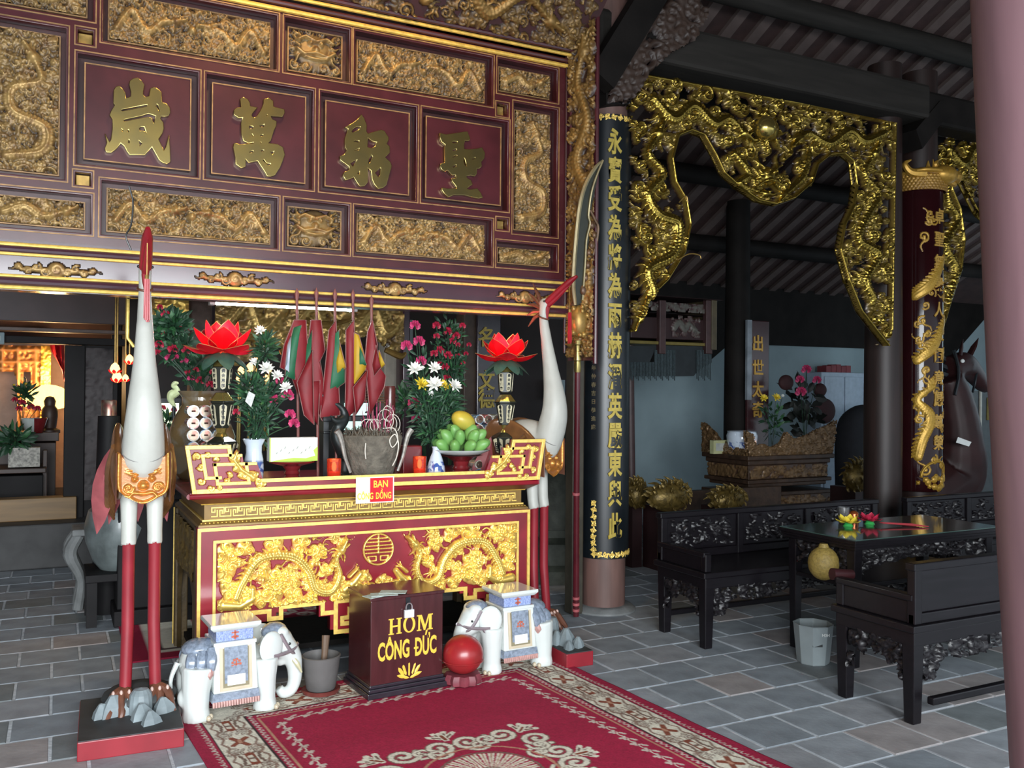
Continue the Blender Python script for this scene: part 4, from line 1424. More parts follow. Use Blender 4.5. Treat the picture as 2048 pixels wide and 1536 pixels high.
        m.build('emblem', m_erust, e, smooth=False)
        m = MB()
        m.box(-.022, .010, y * .1165 - .0006 - .0 + y * .0032, y * .1165 + .0006 + y * .0032, .176, .1785).box(-.016, .004, y * .1165 + y * .0032 - .0006, y * .1165 + y * .0032 + .0006, .167, .169)
        m.build('label_print', m_black, e, smooth=False)
    MB().hexa([(-.108, -.126, .078), (.108, -.126, .078), (.108, .126, .078), (-.108, .126, .078)], [(-.102, -.121, .116), (.102, -.121, .116), (.102, .121, .116), (-.102, .121, .116)]).build('blanket_band', m_eblue, e, smooth=False)
    m = MB()
    for y in (-1, 1):
        for k in range(18):
            x = -.100 + k * .2 / 17
            m.tube([(x, y * .124, .082), (x, y * .128, .058)], [.0062, .0052], 6)
    m.build('fringe', m_epink, e)
    if mirror:
        e.scale = (-1, 1, 1)
    return e


elephant('white porcelain elephant stool facing right, left of the grey mortar', (.735, 4.335, .008), .06, False)
elephant('white porcelain elephant stool facing left, behind the red ball', (2.215, 4.375, .008), .06, True)
# ================================================================ collection box
bx = thing('collection_box', 'dark maroon wooden collection box reading HÒM CÔNG ĐỨC in yellow', 'collection box', (1.548, 4.34, .008), math.radians(4.6))
m_boxw = mat('maroon_box_wood', (0.058, 0.014, 0.016), .26, var=.3, ns=5, stretch=(6, 6, .8), coat=.35)
hw, hd, hh = .195, .145, .47
MB().box(-hw, hw, -hd, hd, .05, hh).build('box_body', m_boxw, bx, smooth=False, bevel=.004)
MB().box(-hw - .006, hw + .006, -hd - .006, hd + .006, hh, hh + .016).build('lid', m_boxw, bx, smooth=False, bevel=.003)
m_boxb = mat('blackish_box_base', (0.022, 0.018, 0.026), .3, var=.3, coat=.3)
MB().box(-hw - .020, hw + .020, -hd - .020, hd + .020, 0, .028).box(-hw - .013, hw + .013, -hd - .013, hd + .013, .028, .046).box(-hw - .006, hw + .006, -hd - .006, hd + .006, .046, .062).build('box_base', m_boxb, bx, smooth=False, bevel=.004)
MB().box(-.012, .012, -hd - .003, -hd, .37, hh + .016).build('hasp', m_black, bx, smooth=False)
m_yel = mat('yellow_lettering', (0.80, 0.50, 0.06), .4, var=.12, ns=30)
yt = -hd - .0015


def slab_letters(parent, y, x0, z0, s, m):
    # slab-serif capitals H O M
    for nm, polys in (('h', [[(0, 0), (.36, 0), (.36, .07), (.27, .07), (.27, .46), (.63, .46), (.63, .07), (.54, .07), (.54, 0), (.90, 0), (.90, .07), (.81, .07), (.81, .93), (.90, .93), (.90, 1), (.54, 1), (.54, .93), (.63, .93), (.63, .56), (.27, .56), (.27, .93), (.36, .93), (.36, 1), (0, 1), (0, .93), (.09, .93), (.09, .07), (0, .07)]]),
                      ('o', [[(1.42 + .42 * math.cos(t), .5 + .52 * math.sin(t)) for t in np.linspace(0, 2 * PI, 28)[:-1]], [(1.42 + .25 * math.cos(t), .5 + .43 * math.sin(t)) for t in np.linspace(0, 2 * PI, 28)[:-1]]]),
                      ('m', [[(1.95, 0), (2.27, 0), (2.27, .07), (2.17, .07), (2.17, .80), (2.44, 0), (2.54, 0), (2.80, .80), (2.80, .07), (2.70, .07), (2.70, 0), (3.08, 0), (3.08, .07), (2.99, .07), (2.99, .93), (3.08, .93), (3.08, 1), (2.76, 1), (2.53, .32), (2.29, 1), (1.95, 1), (1.95, .93), (2.05, .93), (2.05, .07), (1.95, .07)]]),
                      ('grave', [[(1.30, 1.22), (1.40, 1.25), (1.52, 1.10), (1.46, 1.08)]])):
        polyplate('lettering', [[(x0 + a * s, z0 + b * s) for a, b in lp] for lp in polys], y, .002, m, parent)


slab_letters(bx, yt, -.103, .296, .078, m_yel)
for s_, x_ in (('CÔNG', -.074), ('D', .059), ('ỨC', .119)):
    text(s_, (x_, yt, .214), .122, m_yel, bx, .001, .46, .0036, name='lettering')
MB().box(.034, .058, yt - .0016, yt + .001, .209, .219).build('letter_bar', m_yel, bx, smooth=False)
lot = bpy.data.objects
lm = MB()
for k, (xa, za, xb, zb_, ww) in enumerate(((0, -.004, 0, .062, .034), (.016, .002, .034, .056, .024), (-.016, .002, -.034, .056, .024), (.028, .002, .060, .046, .020), (-.028, .002, -.060, .046, .020), (.012, -.008, .068, .008, .018), (-.012, -.008, -.068, .008, .018), (.002, -.012, .036, -.004, .014), (-.002, -.012, -.036, -.004, .014))):
    lm.leaf((xa + .01, yt - .0004 * k, .084 + za), (xb + .01, yt - .0004 * k, .084 + zb_), ww, (0, -1, 0), .0, 6)
lm.build('lotus_emblem', m_yel, bx)
pk = MB()
pk.box(-.026, .026, -hd - .022, -hd - .006, .372, .412)
pl_ = pk.build('padlock', mat('silver_padlock', (0.82, 0.82, 0.84), .25, .4, var=.05), bx, smooth=False, bevel=.003)
t = np.linspace(0, PI, 12)
MB().tube([(.016, -hd - .014, .405)] + [(.016 * math.cos(a), -hd - .014, .425 + .018 * math.sin(a)) for a in t] + [(-.016, -hd - .014, .405)], .0035, 6).build('shackle', mat('steel_shackle', (0.6, 0.6, 0.62), .25, .8), pl_)
m_note = mat('pale_green_banknote', (0.55, 0.66, 0.62), .7, var=.25, ns=60, col2=(0.42, 0.53, 0.50))
for k, (x, y, a, lb) in enumerate(((-.150, -.105, .3, 'folded pale green banknote at the left end of the pile on the box'), (-.115, -.11, -.25, 'pale green banknote lying on top of the other notes on the box'), (-.060, -.095, -.5, 'pale green banknote pointing right from the pile on the box'))):
    n = MB()
    q = Matrix.Rotation(a, 4, 'Z')
    pts = [(-.066, -.038), (.066, -.034), (.070, .036), (-.060, .038)]
    n.hexa([(x_, y_, 0) for x_, y_ in pts], [(x_, y_, .0018) for x_, y_ in pts])
    n.hexa([(-.045, -.018, .0018), (.01, -.018, .0018), (.01, .018, .0018), (-.045, .018, .0018)], [(-.045, -.018, .0022), (.01, -.018, .0022), (.01, .018, .0022), (-.045, .018, .0022)])
    o = n.build('banknote', m_note, None, smooth=False)
    wl_ = bx.matrix_basis @ Vector((x, y, hh + .0165 + .0025 * k))
    o.location = wl_
    o.rotation_euler = (0, 0, a + math.radians(4.6))
    tag(o, lb, 'banknote', 'banknotes on the collection box')
# ================================================================ mortar, ball
m_pot = mat('dark_grey_stoneware', (0.105, 0.100, 0.098), .6, var=.3, ns=7)
pt = thing('stone_mortar', 'dark grey stone mortar on a red brown dish beside the collection box', 'mortar', (1.175, 4.375, .008))
MB().lathe([(.068, .022), (.072, .03), (.084, .10), (.092, .165), (.096, .185), (.090, .188), (.084, .17), (.07, .08), (0, .06)], n=32).build('bowl', m_pot, pt)
MB().lathe([(.06, 0), (.088, .006), (.095, .022), (.088, .026), (.07, .02), (0, .02)], n=32).build('dish', mat('red_brown_dish', (0.16, 0.035, 0.03), .4, var=.3), pt)
ps = MB().tube([(0, 0, 0), (.02, .03, .12), (.03, .05, .20)], [.014, .016, .02], 10).build('pestle', mat('old_pestle_wood', (0.13, 0.08, 0.05), .6), None)
ps.location = (1.18, 4.37, .075)
tag(ps, 'short brown wooden pestle standing in the grey mortar', 'pestle')
st_ = thing('lotus_stand', 'faded red lotus shaped stand under the red ball', 'stand', (1.862, 4.20, .008))
MB().lathe([(.070, 0), (.088, .01), (.092, .035), (.082, .056), (.05, .058), (0, .050)], n=40, lob=10, la=.08).build('petal_ring', mat('faded_red_wood', (0.20, 0.035, 0.05), .55, var=.35, ns=20), st_)
bl = MB().ball((0, 0, 0), (.104, .104, .098), 20).tube([(.104 * math.cos(t), .104 * math.sin(t), -.028) for t in np.linspace(0, 2 * PI, 40)], .003, 5).build('wooden_ball', mat('glossy_red_ball', (0.36, 0.012, 0.018), .34, var=.35, ns=5, coat=.15, col2=(0.22, 0.02, 0.02)))
bl.location = (1.862, 4.20, .158)
tag(bl, 'shiny round red wooden ball in front of the right elephant', 'ball')
# ================================================================ rugs (woven colours live on the pile)
def rug(name, label, corner, ang, W, L, res, painter, z=.0):
    nx, ny = int(W / res) + 1, int(L / res) + 1
    c = np.zeros((ny, nx, 3), np.float32)
    X, Y = np.meshgrid(np.arange(nx) * res, np.arange(ny) * res)
    painter(c, X, Y, res)
    ca, sa = math.cos(ang), math.sin(ang)
    wx = corner[0] + X * ca + Y * sa
    wy = corner[1] + X * sa - Y * ca
    rn = np.random.RandomState(3)
    wz = z + .007 + .0012 * np.sin(X * 9 + Y * 4) + .0008 * np.sin(Y * 17)
    vt = np.stack([wx, wy, wz], -1).reshape(-1, 3)
    idx = np.arange(nx * ny).reshape(ny, nx)
    q = np.stack([idx[:-1, :-1], idx[1:, :-1], idx[1:, 1:], idx[:-1, 1:]], -1).reshape(-1, 4)
    # edge thickness
    ed = np.concatenate([idx[0, :], idx[1:, -1], idx[-1, -2::-1], idx[-2:0:-1, 0]])
    n0 = len(vt)
    lo = vt[ed].copy()
    lo[:, 2] = z + .0005
    vt = np.vstack([vt, lo])
    k = len(ed)
    s_ = np.arange(k)
    q = np.vstack([q, np.stack([ed[s_], ed[(s_ + 1) % k], n0 + (s_ + 1) % k, n0 + s_], -1)])
    col = np.vstack([c.reshape(-1, 3), c.reshape(-1, 3)[ed] * .6])
    me = bpy.data.meshes.new(name)
    me.vertices.add(len(vt))
    me.vertices.foreach_set('co', vt.astype(np.float32).ravel())
    nf = len(q)
    me.loops.add(nf * 4)
    me.loops.foreach_set('vertex_index', q.astype(np.int32).ravel())
    me.polygons.add(nf)
    me.polygons.foreach_set('loop_start', np.arange(0, nf * 4, 4, dtype=np.int32))
    me.polygons.foreach_set('loop_total', np.full(nf, 4, np.int32))
    a = me.attributes.new('col', 'FLOAT_COLOR', 'POINT')
    a.data.foreach_set('color', np.c_[col, np.ones(len(col))].astype(np.float32).ravel())
    me.update(calc_edges=True)
    me.materials.append(m_pile)
    o = bpy.data.objects.new(name, me)
    COL.objects.link(o)
    return tag(o, label, 'rug')


m_pile = colmat('woven_pile')
RED, CRE, BRN, RUST, TAN, DK, WHT = (np.array(v, np.float32) for v in ((0.36, 0.016, 0.055), (0.74, 0.70, 0.58), (0.20, 0.13, 0.10), (0.25, 0.07, 0.04), (0.50, 0.26, 0.17), (0.05, 0.03, 0.03), (0.62, 0.52, 0.46)))


def put(c, res, pts, w, colr, n=5, close=False):
    pts = np.array(pts, float)
    p = cat(pts, n, close) if len(pts) > 2 and n > 1 else pts
    if close:
        p = np.vstack([p, p[:1]])
    d = np.hypot(*np.diff(p, axis=0).T)
    Lc = np.concatenate([[0], np.cumsum(d)])
    m = max(2, int(Lc[-1] / (res * .6)))
    H, Wd = c.shape[:2]
    for t in np.linspace(0, Lc[-1], m):
        x, y = np.interp(t, Lc, p[:, 0]), np.interp(t, Lc, p[:, 1])
        i0, i1, j0, j1 = max(0, int((x - w) / res)), min(Wd, int((x + w) / res) + 2), max(0, int((y - w) / res)), min(H, int((y + w) / res) + 2)
        if i0 >= i1 or j0 >= j1:
            continue
        k = ((np.arange(i0, i1) * res - x)[None] ** 2 + (np.arange(j0, j1) * res - y)[:, None] ** 2) <= w * w
        c[j0:j1, i0:i1][k] = colr


def sp(cx, cy, r, a0, turns, sg, n=18):
    t = np.linspace(0, 1, n)
    a = a0 + sg * t * turns * 2 * PI
    return np.c_[cx + r * (1 - .85 * t) * np.cos(a), cy + r * (1 - .85 * t) * np.sin(a)]


def main_rug(c, X, Y, res):
    W = X.max()
    c[:] = RED
    d = np.minimum(np.minimum(X, W - X), Y)
    band = (d > .085) & (d < .265)
    c[band] = CRE
    c[(d > .080) & (d < .087)] = DK
    c[(d > .263) & (d < .270)] = DK
    c[(d > .310) & (d < .322)] = TAN

    def runs():
        # along, across -> x, y for the right side, the back and the left side
        yield lambda a, b: (W - b, a), Y.max()
        yield lambda a, b: (a, b), W
        yield lambda a, b: (b, a), Y.max()
    for f, Lr in runs():
        a = .01
        while a < Lr:
            for dd, r, colr in ((.060, .015, WHT), (.289, .014, WHT)):
                pts = [f(a + .012 * math.cos(t), dd + (r if dd < .1 else -r) * (math.sin(t) - .5)) for t in np.linspace(0, PI, 7)]
                if dd < .1 or (.3 < a < Lr - .3 or Lr > 2.2):
                    put(c, res, pts, .0035, colr, 1)
            a += .032
        k = 0
        a = .35
        while a < Lr:
            def g(da, db):
                return f(a + da, .175 + db)
            if k % 2 == 0:
                put(c, res, [g(-.07, -.045), g(0, -.03), g(.07, -.045), g(.055, 0), g(.07, .045), g(0, .03), g(-.07, .045), g(-.055, 0)], .007, BRN, 1, True)
                put(c, res, [g(-.05, 0), g(.05, 0)], .020, RUST, 1)
                put(c, res, [g(-.028, 0), g(.028, 0)], .011, CRE, 1)
                put(c, res, [g(0, -.012), g(0, .012)], .008, BRN, 1)
            else:
                for an in range(4):
                    b = an * PI / 2 + .6
                    put(c, res, [g(0, 0), g(.055 * math.cos(b), .04 * math.sin(b))], .013, RUST, 1)
                put(c, res, [g(-.01, 0), g(.01, 0)], .010, TAN, 1)
            for s in (-1, 1):
                for e in (-1, 1):
                    q = sp(a + e * .085, .175 + s * .045, .036, e * 1.5, 1.3, s * e)
                    put(c, res, [f(*p) for p in q], .007, BRN * 1.25, 1)
                    put(c, res, [f(*p) for p in q], .0035, CRE * .75, 1)
                put(c, res, [g(-.10, s * .07), g(-.05, s * .055), g(0, s * .072), g(.05, s * .055), g(.10, s * .07)], .0055, BRN * 1.4)
            a += .20
            k += 1
        a = .42
        while a < Lr - (.42 if Lr < 2.2 else 0):
            put(c, res, [f(a, .385), f(a + .028, .398)], .0075, WHT, 1)
            put(c, res, [f(a + .035, .372), f(a + .055, .360)], .0075, WHT, 1)
            put(c, res, [f(a + .022, .378), f(a + .048, .392), f(a + .072, .385)], .003, CRE)
            put(c, res, [f(a + .01, .405), f(a + .012, .406)], .009, WHT, 1)
            a += .075
    # centre medallion
    mx, my = MED
    for k in range(8):
        b = k * PI / 4
        R0 = .36 if k % 2 == 0 else .42
        for s in (-1, 1):
            x, y = mx + R0 * math.cos(b + s * .20), my + R0 * .95 * math.sin(b + s * .20)
            q = sp(x, y, .075, b + s * 2.0, 1.5, s)
            put(c, res, q, .017, BRN, 1)
            put(c, res, q, .011, CRE, 1)
            q = sp(mx + (R0 - .065) * math.cos(b + s * .33), my + (R0 - .065) * math.sin(b + s * .33), .055, b - s * 2, 1.3, -s)
            put(c, res, q, .012, BRN, 1)
            put(c, res, q, .008, CRE, 1)
            for e in (.35, .9):
                x2, y2 = mx + (R0 + .05) * math.cos(b), my + (R0 + .05) * math.sin(b)
                put(c, res, [(x2, y2), (x2 + .075 * math.cos(b + s * e), y2 + .075 * math.sin(b + s * e))], .013, CRE, 1)
                put(c, res, [(x2, y2), (x2 + .055 * math.cos(b + s * e), y2 + .055 * math.sin(b + s * e))], .006, BRN, 1)
        x2, y2 = mx + (R0 + .04) * math.cos(b), my + (R0 + .04) * math.sin(b)
        put(c, res, [(x2, y2), (x2 + .07 * math.cos(b), y2 + .07 * math.sin(b))], .016, CRE, 1)
        put(c, res, [(x2, y2), (x2 + .05 * math.cos(b), y2 + .05 * math.sin(b))], .007, RUST, 1)
    t = np.linspace(0, 2 * PI, 80)
    put(c, res, np.c_[mx + .275 * np.cos(t), my + .27 * np.sin(t)], .006, TAN, 1)
    rr = np.hypot(X - mx, Y - my)
    an = np.arctan2(Y - my, X - mx)
    c[rr < .215] = BRN
    c[rr < .204] = RED
    fan = (rr < .20) & (rr > .065)
    c[fan & (np.abs(((an * 32 / (2 * PI)) % 1) - .5) < .36)] = CRE
    c[fan & (np.abs(((an * 32 / (2 * PI)) % 1) - .5) < .10)] = TAN * .9
    c[rr < .068] = BRN
    c[rr < .058] = CRE
    for k in range(8):
        put(c, res, [(mx, my), (mx + .05 * math.cos(k * PI / 4), my + .05 * math.sin(k * PI / 4))], .008, RED * .8, 1)
    c *= (1 + .10 * np.random.RandomState(2).randn(*c.shape[:2], 1).astype(np.float32)).clip(.7, 1.3)


ra = math.radians(4.2)
corner = (.492, 4.455)
mp = F(985, 1552)
dx, dy = mp[0] - corner[0], mp[1] - corner[1]
MED = (dx * math.cos(ra) + dy * math.sin(ra), dx * math.sin(ra) - dy * math.cos(ra))
rug('floor_rug', 'large red rug with cream flowered border lying in front of the altar', corner, ra, 2.01, 2.45, .0055, main_rug)


def back_rug(c, X, Y, res):
    W, L = X.max(), Y.max()
    c[:] = RED * .8
    d = np.minimum(np.minimum(X, W - X), np.minimum(Y, L - Y))
    c[(d > .12) & (d < .42)] = CRE * .9
    rn = np.random.RandomState(8)
    c[(d > .115) & (d < .13)] = WHT
    c[(d > .17) & (d < .20)] = DK * 1.5
    for k in range(240):
        x, y = rn.uniform(0, W), rn.uniform(0, L)
        dd = min(x, W - x, y, L - y)
        if .2 < dd < .40:
            put(c, res, sp(x, y, .04, rn.uniform(0, 6), 1.2, 1), .010, BRN * .8, 1)
        elif dd > .5:
            put(c, res, sp(x, y, .07, rn.uniform(0, 6), 1.2, -1), .014, CRE * .8, 1)


rug('floor_rug', 'long patterned red and cream runner on the floor behind the altar', (.36, 8.25), 0, 2.0, 2.95, .016, back_rug)
# ================================================================ offerings on the altar
TZ = .992
m_lampblk = mat('black_lamp_frame', (0.018, 0.020, 0.014), .28, var=.3, coat=.5)
m_lampgold = mat('lamp_gold', (0.62, 0.47, 0.14), .25, .85, var=.2)
m_lampcard = mat('cream_lamp_card', (0.55, 0.50, 0.34), .5, var=.12, ns=40)
m_lotus = mat('red_silk_lotus_petal', (0.20, 0.006, 0.018), .4, var=.3, ns=20)
_nt = m_lotus.node_tree
_tr = _nt.nodes.new('ShaderNodeBsdfTranslucent')
_tr.inputs[0].default_value = (.85, .02, .06, 1)
_mx = _nt.nodes.new('ShaderNodeMixShader')
_mx.inputs[0].default_value = .55
_nt.links.new(_nt.nodes['Principled BSDF'].outputs[0], _mx.inputs[1])
_nt.links.new(_tr.outputs[0], _mx.inputs[2])
_nt.links.new(_mx.outputs[0], _nt.nodes['Material Output'].inputs[0])
m_bulb = mat('lotus_bulb', (1, .35, .25), .4, emit=14, ecol=(1.0, 0.16, 0.10))
m_wire = mat('gold_petal_wire', (0.60, 0.34, 0.14), .4, .5)


def lotus_lamp(label, x, y, s, ty, tilt):
    l = thing('lotus_lamp', label, 'lamp', (x, y, TZ), 0, 'pair of red lotus lamps on the altar')

    def hexa(r0, z0, r1, z1, m, name, rot=PI / 6):
        mb = MB()
        v = [(r0 * s * math.cos(rot + k * PI / 3), r0 * s * math.sin(rot + k * PI / 3), z0) for k in range(6)] + [(r1 * s * math.cos(rot + k * PI / 3), r1 * s * math.sin(rot + k * PI / 3), z1) for k in range(6)]
        mb.add(v, [(0, 1, 2, 3, 4, 5)[::-1], (6, 7, 8, 9, 10, 11)] + [(k, (k + 1) % 6, 6 + (k + 1) % 6, 6 + k) for k in range(6)])
        return mb.build(name, m, l, smooth=False, bevel=.004)
    hexa(.095, 0, .07, .06, m_lampblk, 'foot')
    hexa(.05, .06, .05, .13, m_lampgold, 'stem')
    b = hexa(.062, .13, .088, .235, m_lampblk, 'base_body')
    hexa(.088, .235, .040, .262, m_lampblk, 'base_shoulder')
    MB().lathe([(.034 * s, 0), (.022 * s, .02), (.03 * s, .045)], (0, 0, .262), 16).build('neck', m_lampgold, l)
    lo = hexa(.040, .305, .062, .435, m_lampblk, 'lower_lantern')
    hexa(.068, .435, .070, .447, m_lampblk, 'lantern_rim')
    hexa(.066, .447, .034, .49, m_lampgold, 'lantern_roof')
    up = hexa(.042, .50, .052, .625, m_lampblk, 'upper_lantern')
    MB().lathe([(.048 * s, 0), (.038 * s, .02), (.032 * s, .03), (.034 * s, .045), (.020 * s, .07)], (0, 0, .625), 20).build('dome', m_lampgold, l)
    for body, r0, z0, r1, z1, txt, w in ((b, .064, .14, .086, .228, None, .8), (lo, .0415, .318, .0605, .428, ('招財進寶', '黃金萬兩', '招財進寶'), .62), (up, .0425, .508, .0515, .618, ('黃金萬兩', '招財進寶', '黃金萬兩'), .62)):
        for k, an in enumerate((-PI / 2, -PI / 2 - PI / 3, -PI / 2 + PI / 3)):
            ap = .8660 * s
            a0 = Vector((math.cos(an), math.sin(an), 0))
            tx = Vector((-a0.y, a0.x, 0))
            q = []
            for r, z in ((r0, z0), (r1, z1)):
                c = a0 * (r * ap + .0025)
                q.append((c, r * s * .5 * w, z))
            (c0, w0, za), (c1, w1, zb_) = q
            n_ = 8
            pts = []
            for t in np.linspace(PI, 2 * PI, n_):
                pts.append(c0 + tx * (w0 * math.cos(t)) + Vector((0, 0, za + .012 + .012 * math.sin(t))))
            for t in np.linspace(0, PI, n_):
                pts.append(c1 + tx * (w1 * math.cos(t)) + Vector((0, 0, zb_ - .012 + .012 * math.sin(t))))
            mb = MB()
            off = a0 * .003
            mb.add(pts + [p + off for p in pts], [tuple(range(2 * n_))[::-1], tuple(range(2 * n_, 4 * n_))] + [(i, (i + 1) % (2 * n_), 2 * n_ + (i + 1) % (2 * n_), 2 * n_ + i) for i in range(2 * n_)])
            mb.build('inscribed_card', m_lampcard, body, smooth=False)
            til = math.atan2((r1 - r0) * ap, z1 - z0)
            if txt:
                for e, ch in enumerate(txt[k]):
                    f = 1 - (e + .62) / 4.25
                    c = c0 + (c1 - c0) * f + a0 * .0045
                    text(ch, (c.x, c.y, za + (zb_ - za) * f), .021 * s, m_black, body, .0004, .9, .0006, an + PI / 2, 'inscription', tilt=PI / 2 + til)
            else:
                c = (c0 + c1) / 2 + a0 * .0045
                text('財' if k == 1 else '旺', (c.x, c.y, (za + zb_) / 2 - .01), .058 * s, m_black, body, .0004, .9, .001, an + PI / 2, 'inscription', tilt=PI / 2 + til)
    z = .69
    for k in range(7):
        a = k * 2 * PI / 7 + .3
        MB().leaf((.02 * math.cos(a), .02 * math.sin(a), z + .01), (.15 * s * math.cos(a), .15 * s * math.sin(a), z - .085), .085 * s, (0, 0, 1), .14, 7).build('leaf', m_leafcloth, l)
    for ring_, (n_, el, L, w) in enumerate(((5, .20, .18, .135), (5, .78, .175, .145), (4, 1.22, .175, .13))):
        for k in range(n_):
            a = (k + .5 * ring_) * 2 * PI / n_ + tilt
            d = Vector((math.cos(a) * math.cos(el), math.sin(a) * math.cos(el), math.sin(el)))
            nn = Vector((-math.cos(a) * math.sin(el), -math.sin(a) * math.sin(el), math.cos(el)))
            st = Vector((math.cos(a) * .025, math.sin(a) * .025, z + .01))
            mb = MB().leaf(st, st + d * L * s, w * s, -nn, .16, 7, .8)
            pt = mb.build('petal', m_lotus, l)
            ed = [mb.v[i * 3] for i in range(8)] + [mb.v[i * 3 + 2] for i in range(7, -1, -1)]
            MB().tube(ed, .0014, 4).build('petal_wire', m_wire, pt)
    MB().ball((0, -.01, z + .065), (.020, .020, .034), 8).build('bulb', m_bulb, l)
    pl = light('lotus_light', 'POINT', (0, 0, 0), 2.4, (1.0, .16, .10), .02)
    pl.parent = l
    pl.location = (0, -.02, z + .12)
    return l


m_leafcloth = mat('grey_green_silk_leaf', (0.05, 0.12, 0.085), .6, var=.3, ns=20)
p = P(442, 900, 4.85)
lotus_lamp('red lotus lamp on a black lantern stand, at the left end of the altar', p[0], 4.85, 1.0, 0, .2)
p = P(1010, 880, 4.85)
lotus_lamp('red lotus lamp on a black lantern stand, right of the green fruit', p[0], 4.85, .97, 0, .55)


# ---- flowers
def mum(mb, c, r, n=22, up=(0, -.6, .8)):
    up = Vector(up).normalized()
    x = up.orthogonal().normalized()
    y = up.cross(x)
    for k in range(n):
        a = k * 2.399
        e = .15 + 1.1 * k / n
        d = x * math.cos(a) * math.cos(e) + y * math.sin(a) * math.cos(e) + up * math.sin(e)
        mb.leaf(Vector(c), Vector(c) + d * r * (1 - .25 * k / n), r * .30, up, .10, 3)
    return mb


def blob_flower(mb, c, r, n=16):
    for k in range(n):
        a = k * 2.399
        e = -.3 + 1.7 * k / n
        d = Vector((math.cos(a) * math.cos(e), math.sin(a) * math.cos(e) , math.sin(e)))
        mb.leaf(Vector(c) + d * r * .15, Vector(c) + d * r, r * .9, (-d.y, d.x, .3), .2, 3)
    return mb


def foliage(mb, c, rx, ry, rz_, n, L, w, rn, droop=.0):
    for k in range(n):
        d = Vector((rn.gauss(0, 1), rn.gauss(0, 1), rn.gauss(0, 1)))
        d = d.normalized() * rn.random() ** .4
        p = Vector((c[0] + d.x * rx, c[1] + d.y * ry, c[2] + d.z * rz_))
        o = Vector((d.x * .8 + rn.uniform(-.5, .5), d.y * .8 + rn.uniform(-.5, .5), d.z * .6 + rn.uniform(-.3, .7) - droop)).normalized()
        mb.leaf(p, p + o * L * rn.uniform(.6, 1.3), w * rn.uniform(.7, 1.2), (rn.uniform(-1, 1), -1, rn.uniform(0, 1)), .15, 3)
    return mb


def bouquet(label, Y, base_px, heads, fol, seed, leafw=(.07, .022), nfol=130, category='flowers', group=None, lm=None):
    """heads: (px, py, radius_px, kind, y offset) as measured at depth Y"""
    rn = random.Random(seed)
    b = P(*base_px, Y)
    t = thing('flower_bouquet', label, category, tuple(b), 0, group)
    sc = (P(base_px[0] + 10, base_px[1], Y)[0] - b[0]) / 10 * .89

    def W(px, py, dy=0):
        q = P(px, py, Y + dy) - b
        return Vector(q)
    st = MB()
    for (px, py, r, kind, dy) in heads:
        c = W(px, py, dy)
        mb = MB()
        rr = r * sc
        m = dict(w=m_petalwhite, y=m_petalyellow, p=m_petalpink, r=m_petalred)[kind]
        if kind in 'wy':
            mum(mb, c, rr, 24, (rn.uniform(-.4, .4), -.8, .6))
        else:
            blob_flower(mb, c, rr, 16)
        mb.build('blossom', m, t)
        st.tube(cat([(rn.uniform(-.01, .01), 0, 0), (c.x * .45, c.y * .4, c.z * .55), (c.x, c.y, c.z)], 4), .003, 5)
    st.build('stem', m_dgreen, t)
    mb = MB()
    mb2 = MB()
    for (px, py, wx, wz, dy) in fol:
        c = W(px, py, dy)
        foliage(mb, c, wx * sc, wx * sc * .7, wz * sc, nfol, leafw[0], leafw[1], rn)
        foliage(mb2, c, wx * sc * .9, wx * sc * .7, wz * sc * .9, nfol // 3, leafw[0], leafw[1], rn)
    tag(mb.build('leaf_mass', lm or m_dgreen, t), kind='stuff')
    tag(mb2.build('light_leaf_mass', lm or m_green, t), kind='stuff')
    return t


def vase(name, label, px, py0, py1, prof, Y, m, cat_='vase', group=None, n=28, extra=None):
    """profile in fractions of the height; stands where measured"""
    b, tp = P(px, py1, Y), P(px, py0, Y)
    z0 = b[2] if extra is None else extra
    H = tp[2] - z0
    t = MB().lathe([(r * H, z * H) for r, z in prof], (0, 0, 0), n)
    o = t.build(name, m)
    o.location = (b[0], Y, z0)
    if label:
        tag(o, label, cat_, group)
    return o


def glaze(name, base, ink, s=30, lo=.48, hi=.53, zlim=0):
    m, nt, b = nodes(name)
    n = noise(nt, s, 5, .6)
    fac = ramp(nt, n.outputs[0], lo, hi)
    if zlim:
        sx = nt.nodes.new('ShaderNodeSeparateXYZ')
        nt.links.new(nt.nodes.new('ShaderNodeTexCoord').outputs['Generated'], sx.inputs[0])
        q = nt.nodes.new('ShaderNodeMath')
        q.operation = 'MULTIPLY'
        nt.links.new(fac, q.inputs[0])
        nt.links.new(ramp(nt, sx.outputs[2], zlim + .03, zlim - .03), q.inputs[1])
        fac = q.outputs[0]
    nt.links.new(mixc(nt, fac, base, ink), b.inputs['Base Color'])
    b.inputs['Roughness'].default_value = .12
    b.inputs['Coat Weight'].default_value = .6
    return m


